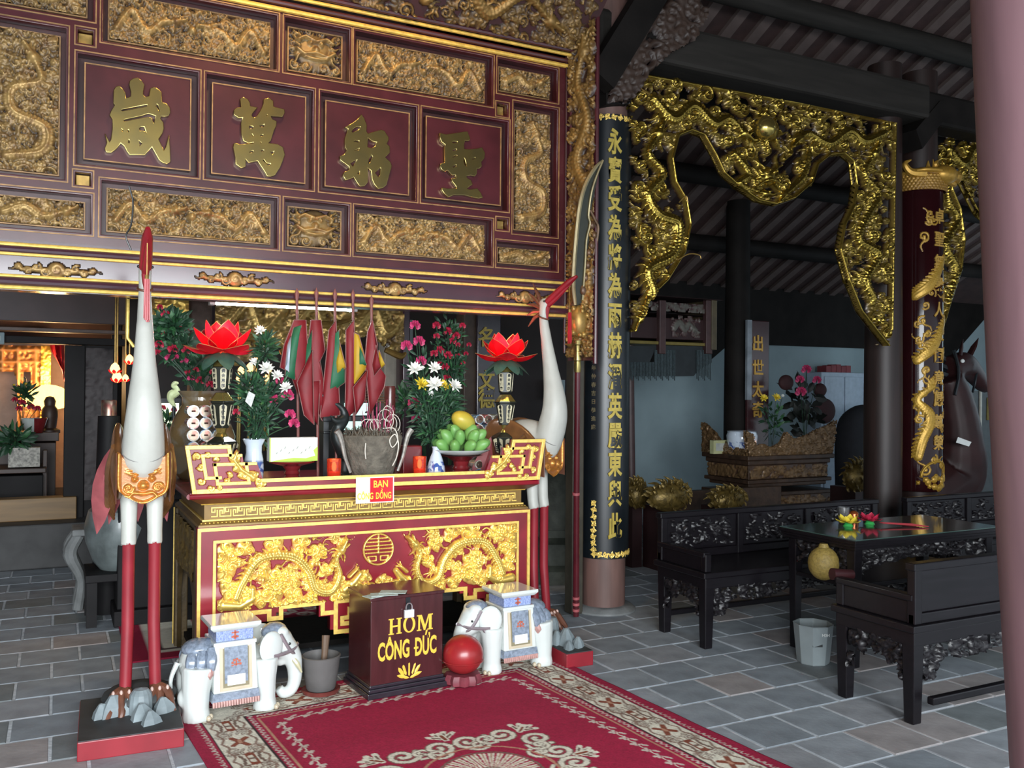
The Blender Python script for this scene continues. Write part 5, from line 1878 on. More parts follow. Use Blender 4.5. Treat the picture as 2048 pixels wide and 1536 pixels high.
m_bw = glaze('blue_painted_porcelain', (0.58, 0.66, 0.76), (0.05, 0.10, 0.34), 26, .47, .55, .55)
FL = [(.16, 0), (.19, .04), (.19, .15), (.205, .40), (.19, .58), (.16, .72), (.165, .86), (.225, .985), (.235, 1.0), (.215, .99), (.14, .84), (.13, .6), (0, .55)]
vase('porcelain_vase', 'blue and white flared vase standing on the altar beside the left gilt wing', 507, 878, 975, FL, 4.76, m_bw, extra=TZ)
vase('porcelain_vase', 'blue and white bottle vase on the altar, left of the green fruit', 872, 893, 952, [(.20, 0), (.27, .05), (.285, .22), (.26, .42), (.18, .68), (.12, .82), (.11, .93), (.14, 1.0), (.10, .98), (.08, .8), (0, .75)], 4.80, m_bw, extra=TZ)
bouquet('white chrysanthemums and pink lotus buds in the flared blue and white vase', 4.80, (507, 890), [(520, 662, 16, 'w', .0), (532, 738, 21, 'w', -.03), (553, 752, 18, 'w', 0), (572, 776, 18, 'w', -.02), (508, 725, 14, 'w', .02), (560, 762, 13, 'p', .03), (548, 800, 14, 'p', 0), (574, 792, 18, 'p', .02), (580, 830, 15, 'p', .03), (588, 848, 15, 'p', 0), (472, 825, 10, 'r', .05)],
        [(520, 835, 38, 54, .03), (535, 790, 40, 44, .05), (500, 785, 26, 40, .02), (530, 700, 13, 30, .03)], 3, (.065, .015), 110)
bouquet('white and yellow chrysanthemums in the bottle vase left of the fruit dish', 4.88, (868, 900), [(829, 739, 20, 'w', 0), (868, 737, 18, 'w', 0), (869, 770, 22, 'w', -.03), (908, 773, 20, 'w', 0), (842, 770, 20, 'y', 0), (884, 769, 14, 'y', .02), (896, 774, 12, 'y', .04), (845, 736, 6, 'w', 0), (860, 787, 10, 'w', 0)],
        [(868, 835, 40, 56, .02), (850, 800, 24, 34, .03), (895, 800, 22, 38, .03), (870, 865, 30, 26, .03)], 4, (.06, .014), 110)
bouquet('magenta carnations rising behind the white chrysanthemums on the right', 5.15, (850, 930), [(830, 652, 13, 'p', 0), (838, 684, 14, 'p', 0), (813, 693, 14, 'p', 0), (842, 723, 13, 'p', 0), (829, 810, 17, 'p', -.05), (832, 840, 12, 'p', 0)],
        [(838, 770, 22, 70, .05), (808, 805, 14, 25, 0)], 5, nfol=60)
bouquet('tall spray of small red blossoms in front of the brown inner column', 5.35, (900, 930), [(873, 652, 10, 'r', 0), (896, 664, 11, 'r', 0), (912, 672, 10, 'r', 0), (925, 652, 8, 'r', 0), (873, 673, 8, 'r', 0), (905, 683, 9, 'r', 0), (878, 702, 12, 'r', 0), (896, 712, 11, 'r', 0), (868, 708, 9, 'r', 0), (890, 735, 10, 'r', 0), (916, 712, 7, 'r', 0), (932, 708, 6, 'r', 0), (894, 757, 10, 'r', 0), (880, 728, 7, 'r', 0), (938, 690, 6, 'r', 0), (926, 726, 6, 'r', 0), (916, 690, 6, 'r', 0)],
        [(895, 690, 34, 55, .03), (905, 740, 24, 45, .03), (900, 820, 18, 60, .05)], 6, (.05, .018), 110)
# brown urn with the big red bouquet, rear left of the table
ur = vase('glazed_urn', 'big brown glazed urn at the rear left of the altar, full of red flowers', 402, 782, 975, [(.24, 0), (.27, .04), (.36, .30), (.375, .48), (.30, .70), (.22, .84), (.22, .93), (.27, 1.0), (.24, 1.0), (.19, .9), (0, .8)], 5.38, glaze('brown_urn_glaze', (0.19, 0.13, 0.06), (0.26, 0.24, 0.20), 7, .5, .65), 'urn', extra=TZ)
bouquet('large bouquet of red roses and magenta blossoms in the brown urn', 5.38, (402, 800), [(333, 631, 14, 'r', 0), (366, 658, 15, 'r', 0), (331, 668, 11, 'r', 0), (318, 690, 12, 'r', 0), (345, 700, 14, 'r', 0), (372, 702, 12, 'r', 0), (352, 715, 9, 'p', 0), (368, 722, 12, 'p', 0), (338, 716, 11, 'p', 0), (316, 706, 10, 'r', .03), (376, 745, 9, 'r', 0), (382, 758, 10, 'p', 0), (400, 762, 12, 'r', 0), (420, 770, 11, 'r', 0), (392, 740, 8, 'r', 0), (425, 745, 9, 'r', 0), (320, 615, 8, 'r', 0), (415, 720, 10, 'r', .05)],
        [(350, 690, 38, 40, .04), (395, 735, 40, 38, .05), (330, 650, 20, 26, .03), (350, 650, 18, 22, 0)], 7, (.07, .03), 90)
# gift box on its red stand
m_redst = mat('red_turned_wood', (0.17, 0.015, 0.018), .25, var=.3, coat=.4)
q = P(587, 905, 4.80)
gs = thing('pedestal_tray', 'red turned pedestal tray carrying the green and white gift box', 'stand', (q[0], 4.83, TZ), 0)
MB().lathe([(.07, 0), (.075, .012), (.05, .025), (.035, .05), (.042, .06), (.034, .075), (.05, .10), (.12, .118), (.125, .128), (0, .128)], n=28).build('turned_body', m_redst, gs)
zt = TZ + .1285
a, b = P(541, 908, 4.74), P(638, 866, 4.74)
gb = thing('gift_box', 'white and lime green gift box standing in front of the flags', 'box', ((a[0] + b[0]) / 2, 4.80, zt))
hw, hz = (b[0] - a[0]) / 2, .125
MB().box(-hw, hw, -.035, .035, 0, hz).build('carton', mat('white_glossy_carton', (0.86, 0.88, 0.84), .3, var=.04), gb, smooth=False, bevel=.002)
m_lime = mat('lime_green_print', (0.42, 0.66, 0.05), .35, var=.1)
mb = MB()
mb.prism([(-hw, .0), (hw, .0), (hw, hz * .62), (hw * .82, hz * .45), (hw * .9, hz * .22), (hw * .5, hz * .12), (0, hz * .15), (-hw * .6, hz * .08)], -.0362, -.0352)
mb.prism([(-hw, .0), (-hw * .95, 0), (-hw * .95, hz), (-hw, hz)], -.0362, -.0352)
mb.build('green_print', m_lime, gb, smooth=False)
mb = MB()
for k in range(9):
    x = -hw * .75 + k * hw * .17
    mb.leaf((x, -.0365, hz * (.30 + .1 * (k % 3))), (x + .012, -.0365, hz * (.42 + .12 * (k % 3))), .006, (0, -1, 0), 0, 3)
mb.build('printed_sprig', mat('grey_green_print', (0.30, 0.34, 0.28), .4), gb)
# white card in the leaves
c = P(500, 798, 4.70)
cd = MB().hexa([(-.024, 0, -.012), (.006, 0, -.042), (.006, .001, -.042), (-.024, .001, -.012)], [(-.006, 0, .04), (.026, 0, .022), (.026, .001, .022), (-.006, .001, .04)]).build('greeting_card', mat('silver_grey_card', (0.5, 0.52, 0.5), .4, var=.3, ns=80), smooth=False)
cd.location = c
tag(cd, 'silver white card tucked into the leaves of the left bouquet', 'card')
# candle glasses
m_glass = mat('red_candle_glass', (0.80, 0.12, 0.05), .08, var=.05, trans=.75)
m_cand = mat('glowing_candle_wax', (1, .5, .2), .4, emit=5, ecol=(1.0, .42, .12))
for px, lb in ((668, 'red glass candle glowing left of the big incense burner'), (839, 'red glass candle glowing right of the big incense burner')):
    q = P(px, 945, 4.72)
    g = thing('candle_glass', lb, 'candle', (q[0], 4.72, TZ), 0, 'red candle glasses on the altar')
    MB().lathe([(.034, 0), (.037, .004), (.038, .140), (.036, .140), (.035, .008), (0, .008)], n=24).build('cup', m_glass, g)
    MB().lathe([(.030, .01), (.031, .07), (0, .072)], n=18).build('red_wax', mat('red_wax', (0.6, 0.01, 0.01), .4, emit=.4, ecol=(1, .03, .02)) if not bpy.data.materials.get('red_wax') else bpy.data.materials['red_wax'], g)
    MB().ball((0, 0, .098), (.013, .013, .026), 8).build('flame', m_cand, g)
    MB().lathe([(.020, .124), (.024, .136), (0, .138)], n=16).build('cup_rim_glow', mat('amber_glow', (1, .5, .15), .4, emit=2.0, ecol=(1, .5, .12)) if not bpy.data.materials.get('amber_glow') else bpy.data.materials['amber_glow'], g)
# big incense burner
q = P(750, 948, 4.74)
m_ash = mat('ash_crusted_bronze', (0.155, 0.135, 0.105), .85, var=.5, ns=22, bump=.9, bs=55)
ib = thing('incense_burner', 'large ash crusted incense burner with flaring handles in the middle of the altar', 'incense burner', (q[0], 4.80, TZ))
mb = MB().lathe([(.10, 0), (.115, .02), (.135, .10), (.160, .19), (.172, .245), (.165, .262), (.13, .255), (.07, .285), (0, .29)], n=40, lob=9, la=.02)
mb.build('bowl', m_ash, ib)
for s in (-1, 1):
    MB().tube(cat([(s * .135, -.05, .06), (s * .165, -.05, .14), (s * .178, -.05, .20), (s * .195, -.05, .26), (s * .215, -.05, .29)], 5), [.010, .012, .014, .018, .020], 8, .8).build('handle', mat('pale_worn_metal', (0.32, 0.30, 0.27), .5, .3, var=.5, ns=40) if not bpy.data.materials.get('pale_worn_metal') else bpy.data.materials['pale_worn_metal'], ib)
rn = random.Random(2)
mb = MB()
for k in range(230):
    a, r = rn.uniform(0, 6.28), .155 * math.sqrt(rn.random())
    z = .262 - .1 * max(0, r - .1)
    mb.tube([(r * math.cos(a), r * math.sin(a), z), (r * math.cos(a) + rn.uniform(-.02, .02), r * math.sin(a) + rn.uniform(-.02, .02), z + rn.uniform(.01, .05))], .0022, 4)
tag(mb.build('ash_stubs', m_ash, ib), kind='stuff')
m_curl = mat('white_incense_ash', (0.68, 0.64, 0.56), .7, var=.2)
mb = MB()
for (x, z, r, n_) in ((-.045, .30, .045, 1.2), (.0, .315, .03, 1.4), (.06, .345, .055, 1.1), (.10, .325, .045, 1.3), (.055, .30, .05, .9), (.08, .38, .04, 1), (-.02, .31, .035, .8)):
    a0 = rn.uniform(0, 6)
    mb.tube([(x + r * math.cos(a0 + t * n_ * 6.28) * (1 - .3 * t), -.06 + .03 * t, z + r * 1.2 * math.sin(a0 + t * n_ * 6.28) * (1 - .2 * t)) for t in np.linspace(0, 1, 26)], .0022, 5)
mb.tube(cat([(.03, -.10, .30), (.08, -.14, .30), (.092, -.165, .24), (.06, -.17, .20), (.045, -.17, .24), (.075, -.17, .27), (.095, -.17, .22), (.085, -.172, .15), (.062, -.17, .10)], 6), .0032, 6)
mb.tube(cat([(-.085, -.155, .225), (-.09, -.162, .18), (-.085, -.16, .14)], 5), .003, 6)
mb.build('curled_incense', m_curl, ib)
mb = MB()
for k in range(26):
    a, r = rn.uniform(0, 6.28), .07 * math.sqrt(rn.random())
    mb.tube([(.03 + r * math.cos(a), r * math.sin(a), .27), (.03 + 1.4 * r * math.cos(a), 1.4 * r * math.sin(a), rn.uniform(.34, .46))], .002, 4)
mb.build('incense_sticks', mat('magenta_incense_stick', (0.42, 0.04, 0.12), .6), ib)
# fruit
q = P(922, 945, 4.80)
m_plate = mat('pale_plate_glaze', (0.55, 0.60, 0.58), .2, var=.1, coat=.5)
fs = thing('fruit_stand', 'red turned fruit stand with a pale plate near the right lotus lamp', 'stand', (q[0], 4.80, TZ))
MB().lathe([(.085, 0), (.09, .012), (.065, .03), (.045, .05), (.05, .06), (.042, .075), (.048, .10), (.085, .125), (.125, .135), (0, .135)], n=28).build('turned_body', m_redst, fs)
MB().lathe([(.06, .135), (.12, .142), (.168, .165), (.172, .170), (.165, .170), (.11, .150), (0, .148)], n=36).build('plate', m_plate, fs)
m_mango = mat('green_mango_skin', (0.13, 0.32, 0.085), .42, var=.3, ns=6, col2=(0.20, 0.40, 0.10))
m_mangoy = mat('ripe_mango_skin', (0.62, 0.42, 0.04), .38, var=.3, ns=5, col2=(0.38, 0.36, 0.06))
mango0 = None
nm = 0
rings_ = [(.125, .195, 9, 0), (.105, .245, 8, .3), (.06, .27, 4, .6)]
desc = ['front left rim', 'front centre rim', 'front right rim']
for r, z, n_, ph in rings_:
    for k in range(n_):
        a = ph + k * 2 * PI / n_ - PI / 2
        if mango0 is None:
            mb = MB().ball((0, 0, 0), (.034, .030, .052), 9)
            mb.v = [(x + .008 * (z_ / .052) ** 2, y, z_) for x, y, z_ in mb.v]
            o = mango0 = mb.build('green_mango', m_mango)
        else:
            o = mango0.copy()
            COL.objects.link(o)
        o.location = (q[0] + r * math.cos(a), 4.80 + r * math.sin(a), TZ + z)
        tl_ = .95 if r > .11 else .55
        o.rotation_euler = Matrix.Rotation(a, 3, 'Z').to_euler() if False else (R.uniform(-.2, .2), tl_ * (1 if r > .1 else .8), a)
        tag(o, 'smooth green mango in the heap on the pale plate under the yellow mango', 'fruit', 'green mangoes on the fruit stand')
        nm += 1
my_ = MB().ball((0, 0, 0), (.080, .062, .055), 12)
my_.v = [(x, y, z_ - .012 * (x / .080)) for x, y, z_ in my_.v]
o = my_.build('ripe_mango', m_mangoy)
o.location = (q[0] + .005, 4.785, TZ + .335)
o.rotation_euler = (.2, .15, .3)
tag(o, 'large yellow ripe mango on top of the green ones', 'fruit')
# packs of cans and small boxes
m_can = [glaze('printed_can_%d' % k, c, (0.75, 0.75, 0.72), 40, .5, .56) for k, c in enumerate(((0.16, 0.28, 0.42), (0.42, 0.10, 0.10), (0.55, 0.52, 0.42)))]
m_canend = mat('can_end_aluminium', (0.24, 0.21, 0.16), .3, .7, var=.7, ns=28, col2=(0.24, 0.07, 0.06))


def cans(label, px, py, Y, cols, rows, r, L, group):
    q = P(px, py, Y)
    t = thing('can_pack', label, 'drink cans', (q[0], Y, q[2]), 0, group)
    c0 = None
    for j in range(rows):
        for i in range(cols):
            if c0 is None:
                c0 = MB().tube([(0, -L / 2, 0), (0, L / 2, 0)], r, 16).build('can', m_can[0], t)
                o = c0
                e0 = MB().tube([(0, -L / 2 - .003, 0), (0, -L / 2, 0)], r * .82, 16).tube([(-r * .3, -L / 2 - .005, 0), (r * .3, -L / 2 - .005, 0)], r * .16, 6).build('can_end', m_canend, o)
            else:
                o = c0.copy()
                o.data = c0.data.copy() if (i + j) % 3 else c0.data
                o.data.materials[0] = m_can[(i + 2 * j) % 3] if (i + j) % 3 else m_can[0]
                COL.objects.link(o)
                e = e0.copy()
                COL.objects.link(e)
                e.parent = o
            o.location = ((i - (cols - 1) / 2) * 2 * r, 0, r + j * 2 * r)
    return t


cans('shrink-wrapped pack of drink cans behind the left lotus lamp', 408, 905, 5.05, 3, 4, .032, .12, 'can packs on the altar')
cans('shrink-wrapped pack of drink cans behind the right lotus lamp', 968, 905, 5.10, 3, 4, .030, .12, 'can packs on the altar')
cans('low pack of silver cans beside the fruit stand pedestal', 967, 953, 4.98, 3, 2, .026, .1, 'can packs on the altar')
a, b = P(800, 948, 4.95), P(832, 890, 4.95)
wb_ = MB().box(a[0], b[0] + .02, 4.90, 5.0, TZ, b[2]).build('wooden_box', m_redst, None, smooth=False, bevel=.006)
tag(wb_, 'dark red lacquer box right of the incense burner', 'box')
# black shelf behind the burner with the coil incense and the dark guardian figure
a, b = P(655, 850, 5.0), P(738, 826, 5.0)
sh = thing('black_stand', 'black two-tier wooden stand behind the incense burner', 'stand', ((a[0] + b[0]) / 2, 5.06, TZ))
w2 = (b[0] - a[0]) / 2 + .03
MB().box(-w2, w2, -.08, .08, .33, .36).box(-w2 * .96, w2 * .96, -.07, .07, .26, .275).build('shelf', m_black, sh, smooth=False, bevel=.004)
for x in (-1, 1):
    MB().box(x * w2 * .85 - .015, x * w2 * .85 + .015, -.06, .06, 0, .33).build('leg', m_black, sh, smooth=False)
q = P(668, 900, 4.92)
dg_ = MB()
pts = [P(690, 905, 4.92), P(672, 868, 4.92), P(690, 838, 4.92), P(682, 815, 4.92), P(655, 800, 4.92), P(640, 785, 4.92), P(634, 775, 4.92)]
pts = [tuple(p) for p in pts]
dg_.tube(cat(pts, 6), [.05, .035, .026, .020, .016, .012, .006], 12)
dg_.tube(cat([pts[2], (pts[2][0] - .06, 4.9, pts[2][2] - .01), (pts[2][0] - .1, 4.88, pts[2][2] + .03)], 4), [.03, .02, .005], 8)
dg_.lathe([(.085, 0), (.09, .02), (.06, .05), (.05, .12), (0, .13)], (pts[0][0], 4.92, TZ), 20)
o = dg_.build('bronze_figure', mat('black_bronze', (0.020, 0.026, 0.026), .4, .4, var=.3), remesh=.009)
tag(o, 'dark bronze bird figure with raised neck left of the incense burner', 'figure')
# coil incense cone
q = P(745, 826, 5.05)
cc = thing('incense_coil', 'cone of brown coil incense standing behind the incense burner', 'incense coil', (q[0], 5.05, q[2]))
t = np.linspace(0, 1, 260)
MB().tube([((.075 * (1 - .8 * k)) * math.cos(k * 11 * 2 * PI), (.075 * (1 - .8 * k)) * math.sin(k * 11 * 2 * PI), .06 + .17 * k) for k in t], .0038, 5).build('coil', mat('brown_incense', (0.20, 0.10, 0.05), .7, var=.3), cc)
MB().tube([(0, 0, 0), (0, 0, .25)], .006, 6).lathe([(.045, 0), (.04, .01), (0, .012)], (0, 0, 0), 16).build('stand_rod', m_black, cc)
a, b = P(772, 880, 5.12), P(785, 772, 5.12)
dr = MB().lathe([(.03, 0), (.034, .02), (.034, .14), (.028, .15), (.028, .17), (.034, .18), (.034, .30), (.03, .31), (0, .31)], n=20).build('red_canister', mat('dark_red_canister', (0.10, 0.025, 0.022), .3, var=.3, coat=.3))
dr.location = (P(779, 880, 5.12)[0], 5.12, TZ)
dr.scale.z = (b[2] - TZ) / .31
tag(dr, 'two-tier dark red cylinder canister behind the incense coil', 'canister')
# flags
m_flagpole = mat('dusty_rose_pole', (0.22, 0.075, 0.065), .55, var=.35, ns=20)
m_fl = dict(r=mat('red_flag_silk', (0.20, 0.008, 0.014), .6, var=.25, ns=9), g=mat('green_flag_silk', (0.012, 0.13, 0.055), .6, var=.35, ns=9), y=mat('yellow_flag_silk', (0.48, 0.30, 0.015), .6, var=.2, ns=9), b=mat('pale_blue_silk', (0.42, 0.50, 0.58), .6), n=mat('dark_blue_green_silk', (0.03, 0.10, 0.12), .6))
m_trim = mat('pink_flag_piping', (0.26, 0.13, 0.12), .7)
FLAGS = [
    (594, 576, 'first folded ceremonial flag from the left, red with a green and pale blue stripe',
     [('r', [(588, 640), (612, 640), (618, 740), (596, 790), (580, 745), (560, 735), (568, 690)]), ('g', [(587, 655), (603, 650), (590, 760), (570, 752), (575, 700)]), ('b', [(575, 690), (582, 672), (578, 745), (570, 738)]), ('r', [(594, 765), (625, 700), (628, 850), (608, 830)])]),
    (633, 575, 'second folded ceremonial flag from the left, red with a green corner',
     [('r', [(622, 640), (642, 640), (650, 700), (640, 722), (652, 790), (645, 842), (600, 760), (612, 720)]), ('g', [(612, 690), (624, 660), (622, 785), (604, 752)]), ('r', [(600, 768), (640, 760), (636, 850), (618, 830)])]),
    (670, 577, 'third folded ceremonial flag from the left, green and yellow above red',
     [('r', [(658, 660), (672, 640), (680, 830), (640, 835), (648, 760)]), ('g', [(664, 672), (678, 660), (672, 755), (690, 740), (690, 765), (655, 790)]), ('y', [(678, 680), (692, 735), (672, 756), (670, 725)])]),
    (706, 578, 'fourth folded ceremonial flag from the left, yellow and green above red',
     [('r', [(692, 660), (708, 640), (712, 820), (690, 840), (692, 740)]), ('y', [(708, 665), (718, 670), (735, 735), (706, 772)]), ('g', [(716, 680), (733, 730), (716, 735)]), ('r', [(706, 775), (735, 740), (730, 800), (712, 830)])]),
    (743, 590, 'rightmost folded ceremonial flag, red with a yellow edge',
     [('r', [(735, 665), (745, 640), (755, 690), (748, 740), (772, 752), (768, 775), (740, 830), (730, 720)]), ('y', [(758, 700), (770, 730), (760, 740), (755, 715)]), ('r', [(752, 690), (762, 735), (748, 752), (744, 730)])])]
for k, (px, top, lb, parts) in enumerate(FLAGS):
    YF = 4.93 + .012 * (k % 2)
    tp, bt = P(px, top, YF), P(px + 4, 862, YF)
    f = thing('ceremonial_flag', lb, 'flag', (bt[0], YF, TZ), 0, 'row of furled flags on the altar')
    o_ = np.array([bt[0], YF, TZ])
    MB().tube([(0, 0, .0), tuple(np.array([tp[0], YF, tp[2] - .05]) - o_)], .008, 8).tube([tuple(np.array([tp[0], YF, tp[2] - .06]) - o_), tuple(np.array([tp[0], YF, tp[2] - .03]) - o_), tuple(np.array([tp[0], YF, tp[2]]) - o_)], [.010, .013, .001], 8).build('pole', m_flagpole, f)
    for e, (cl, poly) in enumerate(parts):
        yy = YF - .014 - .010 * e
        pw = [P(a, b, yy) - o_ for a, b in poly]
        c0 = sum(pw) / len(pw)
        mb = MB()
        n_ = len(pw)
        # puffed cloth: a rim, a raised inner ring and a centre with soft folds
        rim = [tuple(p) for p in pw]
        mid = [tuple(c0 + (p - c0) * .55 + np.array([0, -.016 - .008 * ((i % 2)), 0])) for i, p in enumerate(pw)]
        bk_ = [tuple(p + np.array([0, .012, 0])) for p in pw]
        mb.add(rim + mid + [tuple(c0 + np.array([0, -.020, 0]))] + bk_, [(i, (i + 1) % n_, n_ + (i + 1) % n_, n_ + i) for i in range(n_)] + [(n_ + i, n_ + (i + 1) % n_, 2 * n_) for i in range(n_)] + [(2 * n_ + 1 + i, 2 * n_ + 1 + (i + 1) % n_, (i + 1) % n_, i) for i in range(n_)] + [tuple(2 * n_ + 1 + i for i in range(n_))[::-1]])
        q = mb.build('cloth', m_fl[cl], f, sharp=60)
        MB().tube(rim + rim[:1], .0028, 5).build('piping', m_trim, q)
# ================================================================ gilded arch
def arch(label, outline, Y, res, rn, n, hg=.06, orb=None, beast=None, rim=.020):
    pw = [P(x, y, Y) for x, y in outline]
    xs, zs = [p[0] for p in pw], [p[2] for p in pw]
    x0, z0 = min(xs), min(zs)
    W, H = max(xs) - x0, max(zs) - z0
    poly = [(p[0] - x0, p[2] - z0) for p in pw]
    h = HF(W, H, res)
    X, Yg = np.meshgrid(np.arange(h.nx) * res, np.arange(h.ny) * res)
    mk = inpoly(X, Yg, poly)
    return h, mk, poly, x0, z0, W, H


def ptw(x, y, Y, x0, z0):
    p = P(x, y, Y)
    return (p[0] - x0, p[2] - z0)


YA = 5.13
inner = [(1264, 662), (1285, 602), (1328, 560), (1362, 505), (1374, 450), (1366, 402), (1345, 365), (1338, 318), (1350, 272), (1376, 262), (1402, 272), (1425, 312), (1442, 348), (1476, 378), (1510, 401), (1545, 409), (1582, 396), (1616, 366), (1628, 330), (1652, 311), (1680, 308), (1700, 325), (1706, 372), (1700, 412), (1682, 450), (1673, 500), (1690, 560), (1715, 622), (1746, 662), (1770, 692)]
outer = [(1781, 640), (1786, 248), (1640, 219), (1480, 189), (1289, 155), (1280, 175), (1255, 195), (1256, 300), (1259, 480)]
ar = thing('gilded_arch', 'large openwork gilded arch of dragons hanging between the black column and the brown column', 'carved arch')
rn = random.Random(21)
h, mk, poly, x0, z0, W, H = arch('', inner + outer, YA, .0078, rn, 0)


def T(*a):
    return [ptw(x, y, YA, x0, z0) for x, y in a]


D = .07
h.line(T(*inner), .017, None, D * .8)
h.line(T((1786, 248), (1640, 219), (1480, 189), (1289, 155)), .016, None, D * .7)
h.line(T((1784, 250), (1777, 660)), .016, None, D * .7)
for pts, w in (([(1275, 640), (1300, 590), (1290, 540), (1340, 510), (1350, 450), (1310, 430), (1290, 390), (1320, 350), (1290, 310), (1310, 270)], .040),
               ([(1740, 600), (1725, 560), (1750, 510), (1710, 480), (1730, 430), (1750, 390), (1720, 350), (1740, 310)], .036),
               ([(1300, 200), (1340, 240), (1380, 215), (1420, 250), (1450, 240), (1480, 270)], .038), ([(1760, 270), (1720, 285), (1690, 265), (1650, 290), (1610, 270), (1590, 280)], .038),
               ([(1460, 310), (1490, 350), (1470, 370), (1520, 390)], .030), ([(1610, 310), (1600, 350), (1585, 370), (1560, 392)], .030)):
    h.dragon(T(*pts), w, D, rn)
h.dot(*T((1528, 262))[0], .105, D * 1.6)
c = T((1528, 355))[0]
h.dot(*c, .085, D * 1.2)
for s in (-1, 1):
    h.dot(c[0] + s * .035, c[1] + .03, .02, D * 1.7)
    for e in range(5):
        h.flame(c[0] + s * .06, c[1] + .05 - .03 * e, (PI / 2 - s * (.4 + .35 * e)), .16, .016, D, rn)
    h.line([(c[0], c[1] - .03), (c[0] + s * .05, c[1] - .045)], .014, .010, D * 1.5)
for k in range(8):
    a = k * PI / 4
    o_ = T((1528, 262))[0]
    h.flame(o_[0] + .1 * math.cos(a), o_[1] + .1 * math.sin(a), a, .13, .014, D, rn)
h.fill(rn, .046, D * .9, 150, mk, kinds='csffs', thr=.001)
h.fill(rn, .026, D * .7, 70, mk, kinds='sf', thr=.001)
rm = [(x, y) for x, y in inner]
keep = mk.copy()
for j in range(-2, 3):
    for i in range(-2, 3):
        keep |= np.roll(np.roll(mk, j, 0), i, 1)
h.mesh('carved_openwork', (x0, YA, z0), GX, GZ, -GY, r_arch, ar, cut=True, mask=keep, back=.4)
p = P(1528, 256, YA - .09)
MB().ball(tuple(p), .088, 14).build('golden_orb', mat('polished_gold_orb', (0.55, 0.42, 0.12), .18, .9), ar)
mb = MB()
for pts in ([(1355, 520), (1378, 508), (1398, 510), (1402, 517)], [(1358, 405), (1372, 392), (1376, 405)], [(1300, 190), (1280, 175), (1268, 160)]):
    mb.tube(cat([tuple(P(x, y, YA - .06)) for x, y in pts], 5), .004, 5)
mb.build('whisker', m_oldgold, ar)
YA = 5.40
# the next arch, half hidden by the front pillar
inner2 = [(1879, 650), (1893, 602), (1914, 540), (1921, 480), (1913, 420), (1897, 382), (1893, 352), (1905, 346), (1922, 372), (1938, 405), (1950, 428), (1964, 440), (1982, 428), (2030, 460)]
outer2 = [(2090, 430), (2090, 305), (1960, 282), (1876, 266), (1872, 300), (1876, 450)]
a2 = thing('gilded_arch', 'second gilded arch, mostly hidden by the front pillar on the right', 'carved arch')
h, mk, poly, x0, z0, W, H = arch('', inner2 + outer2, YA, .009, rn, 0)
h.line(T(*inner2), .017, None, D * .8)
h.line(T((1876, 268), (1960, 284), (2090, 307)), .016, None, D * .7)
h.dragon(T((1890, 600), (1905, 540), (1885, 490), (1908, 440), (1888, 400), (1890, 340)), .034, D, rn)
h.dragon(T((1890, 300), (1920, 330), (1940, 300), (1960, 340), (2000, 330)), .036, D, rn)
h.fill(rn, .04, D * .9, 120, mk, kinds='csffl', thr=.001)
keep = mk.copy()
for j in range(-2, 3):
    keep |= np.roll(mk, j, 0) | np.roll(mk, j, 1)
h.mesh('carved_openwork', (x0, YA, z0), GX, GZ, -GY, r_arch, a2, cut=True, mask=keep, back=.4)


# ================================================================ lettered column boards
def plank(name, label, x, y, r, z0, z1, m, half=1.75):
    t = thing(name, label, 'couplet board', (x, y, 0))
    n = 22
    mb = MB()
    aa = np.linspace(-PI / 2 - half, -PI / 2 + half, n)
    for z in (z0, z1):
        for rr in (r, r - .018):
            for a in aa:
                mb.v.append((rr * math.cos(a), rr * math.sin(a), z))
    k = n
    for i in range(n - 1):
        mb.f += [(i, i + 1, 2 * k + i + 1, 2 * k + i), (k + i + 1, k + i, 3 * k + i, 3 * k + i + 1), (i + 1, i, k + i, k + i + 1), (2 * k + i, 2 * k + i + 1, 3 * k + i + 1, 3 * k + i)]
    mb.f += [(0, 2 * k, 3 * k, k), (n - 1, k + n - 1, 3 * k + n - 1, 2 * k + n - 1)]
    mb.m = [0] * len(mb.f)
    mb.build('curved_board', m, t, sharp=40)
    return t


m_char = mat('yellow_gilt_character', (0.62, 0.47, 0.10), .45, .25, var=.3, ns=30)
zb0, zt0 = P(1235, 1118, CY - .17)[2], P(1232, 228, CY - .17)[2]
bp = plank('couplet_board', 'tall black lacquer board with gold seal characters wrapped round the column', CX, CY, .172, zb0, zt0, m_black)
ys = [287, 344, 401, 460, 518, 576, 634, 695, 757, 816, 874, 931, 991, 1056]
for ch, y in zip('永寶受為將為雨赫濯英嚴東與此', ys):
    p = P(1230, y, CY - .172)
    o = text(ch, (p[0] - CX, -.171, p[2]), .128, m_char, bp, .004, .88, .0035, .0, 'seal_character')
    o.scale = (.86, 1.42, 1)


def board_trim(t, r, z, amp, a0, a1, nn, seed, vertical=False):
    rn = random.Random(seed)
    mb = MB()
    for k in range(nn):
        a = a0 + (a1 - a0) * k / max(1, nn - 1)
        zz = z + (amp * k / nn if vertical else 0)
        c = Vector((r * math.cos(a), r * math.sin(a), zz))
        tx = Vector((-math.sin(a), math.cos(a), 0))
        s = .020
        pts = []
        for t_ in np.linspace(0, 1, 12):
            b = t_ * 8 + k
            q = s * (1 - .8 * t_)
            pts.append(c + tx * (q * math.cos(b)) + Vector((0, 0, q * math.sin(b))))
        mb.tube(pts, .0042, 5)
        for e in range(4):
            b = e * 1.57 + k
            mb.leaf(c, c + tx * (.026 * math.cos(b)) + Vector((0, 0, .026 * math.sin(b))), .014, (math.cos(a), math.sin(a), 0), .1, 3)
    return mb.build('gilt_scroll', m_gold, t)


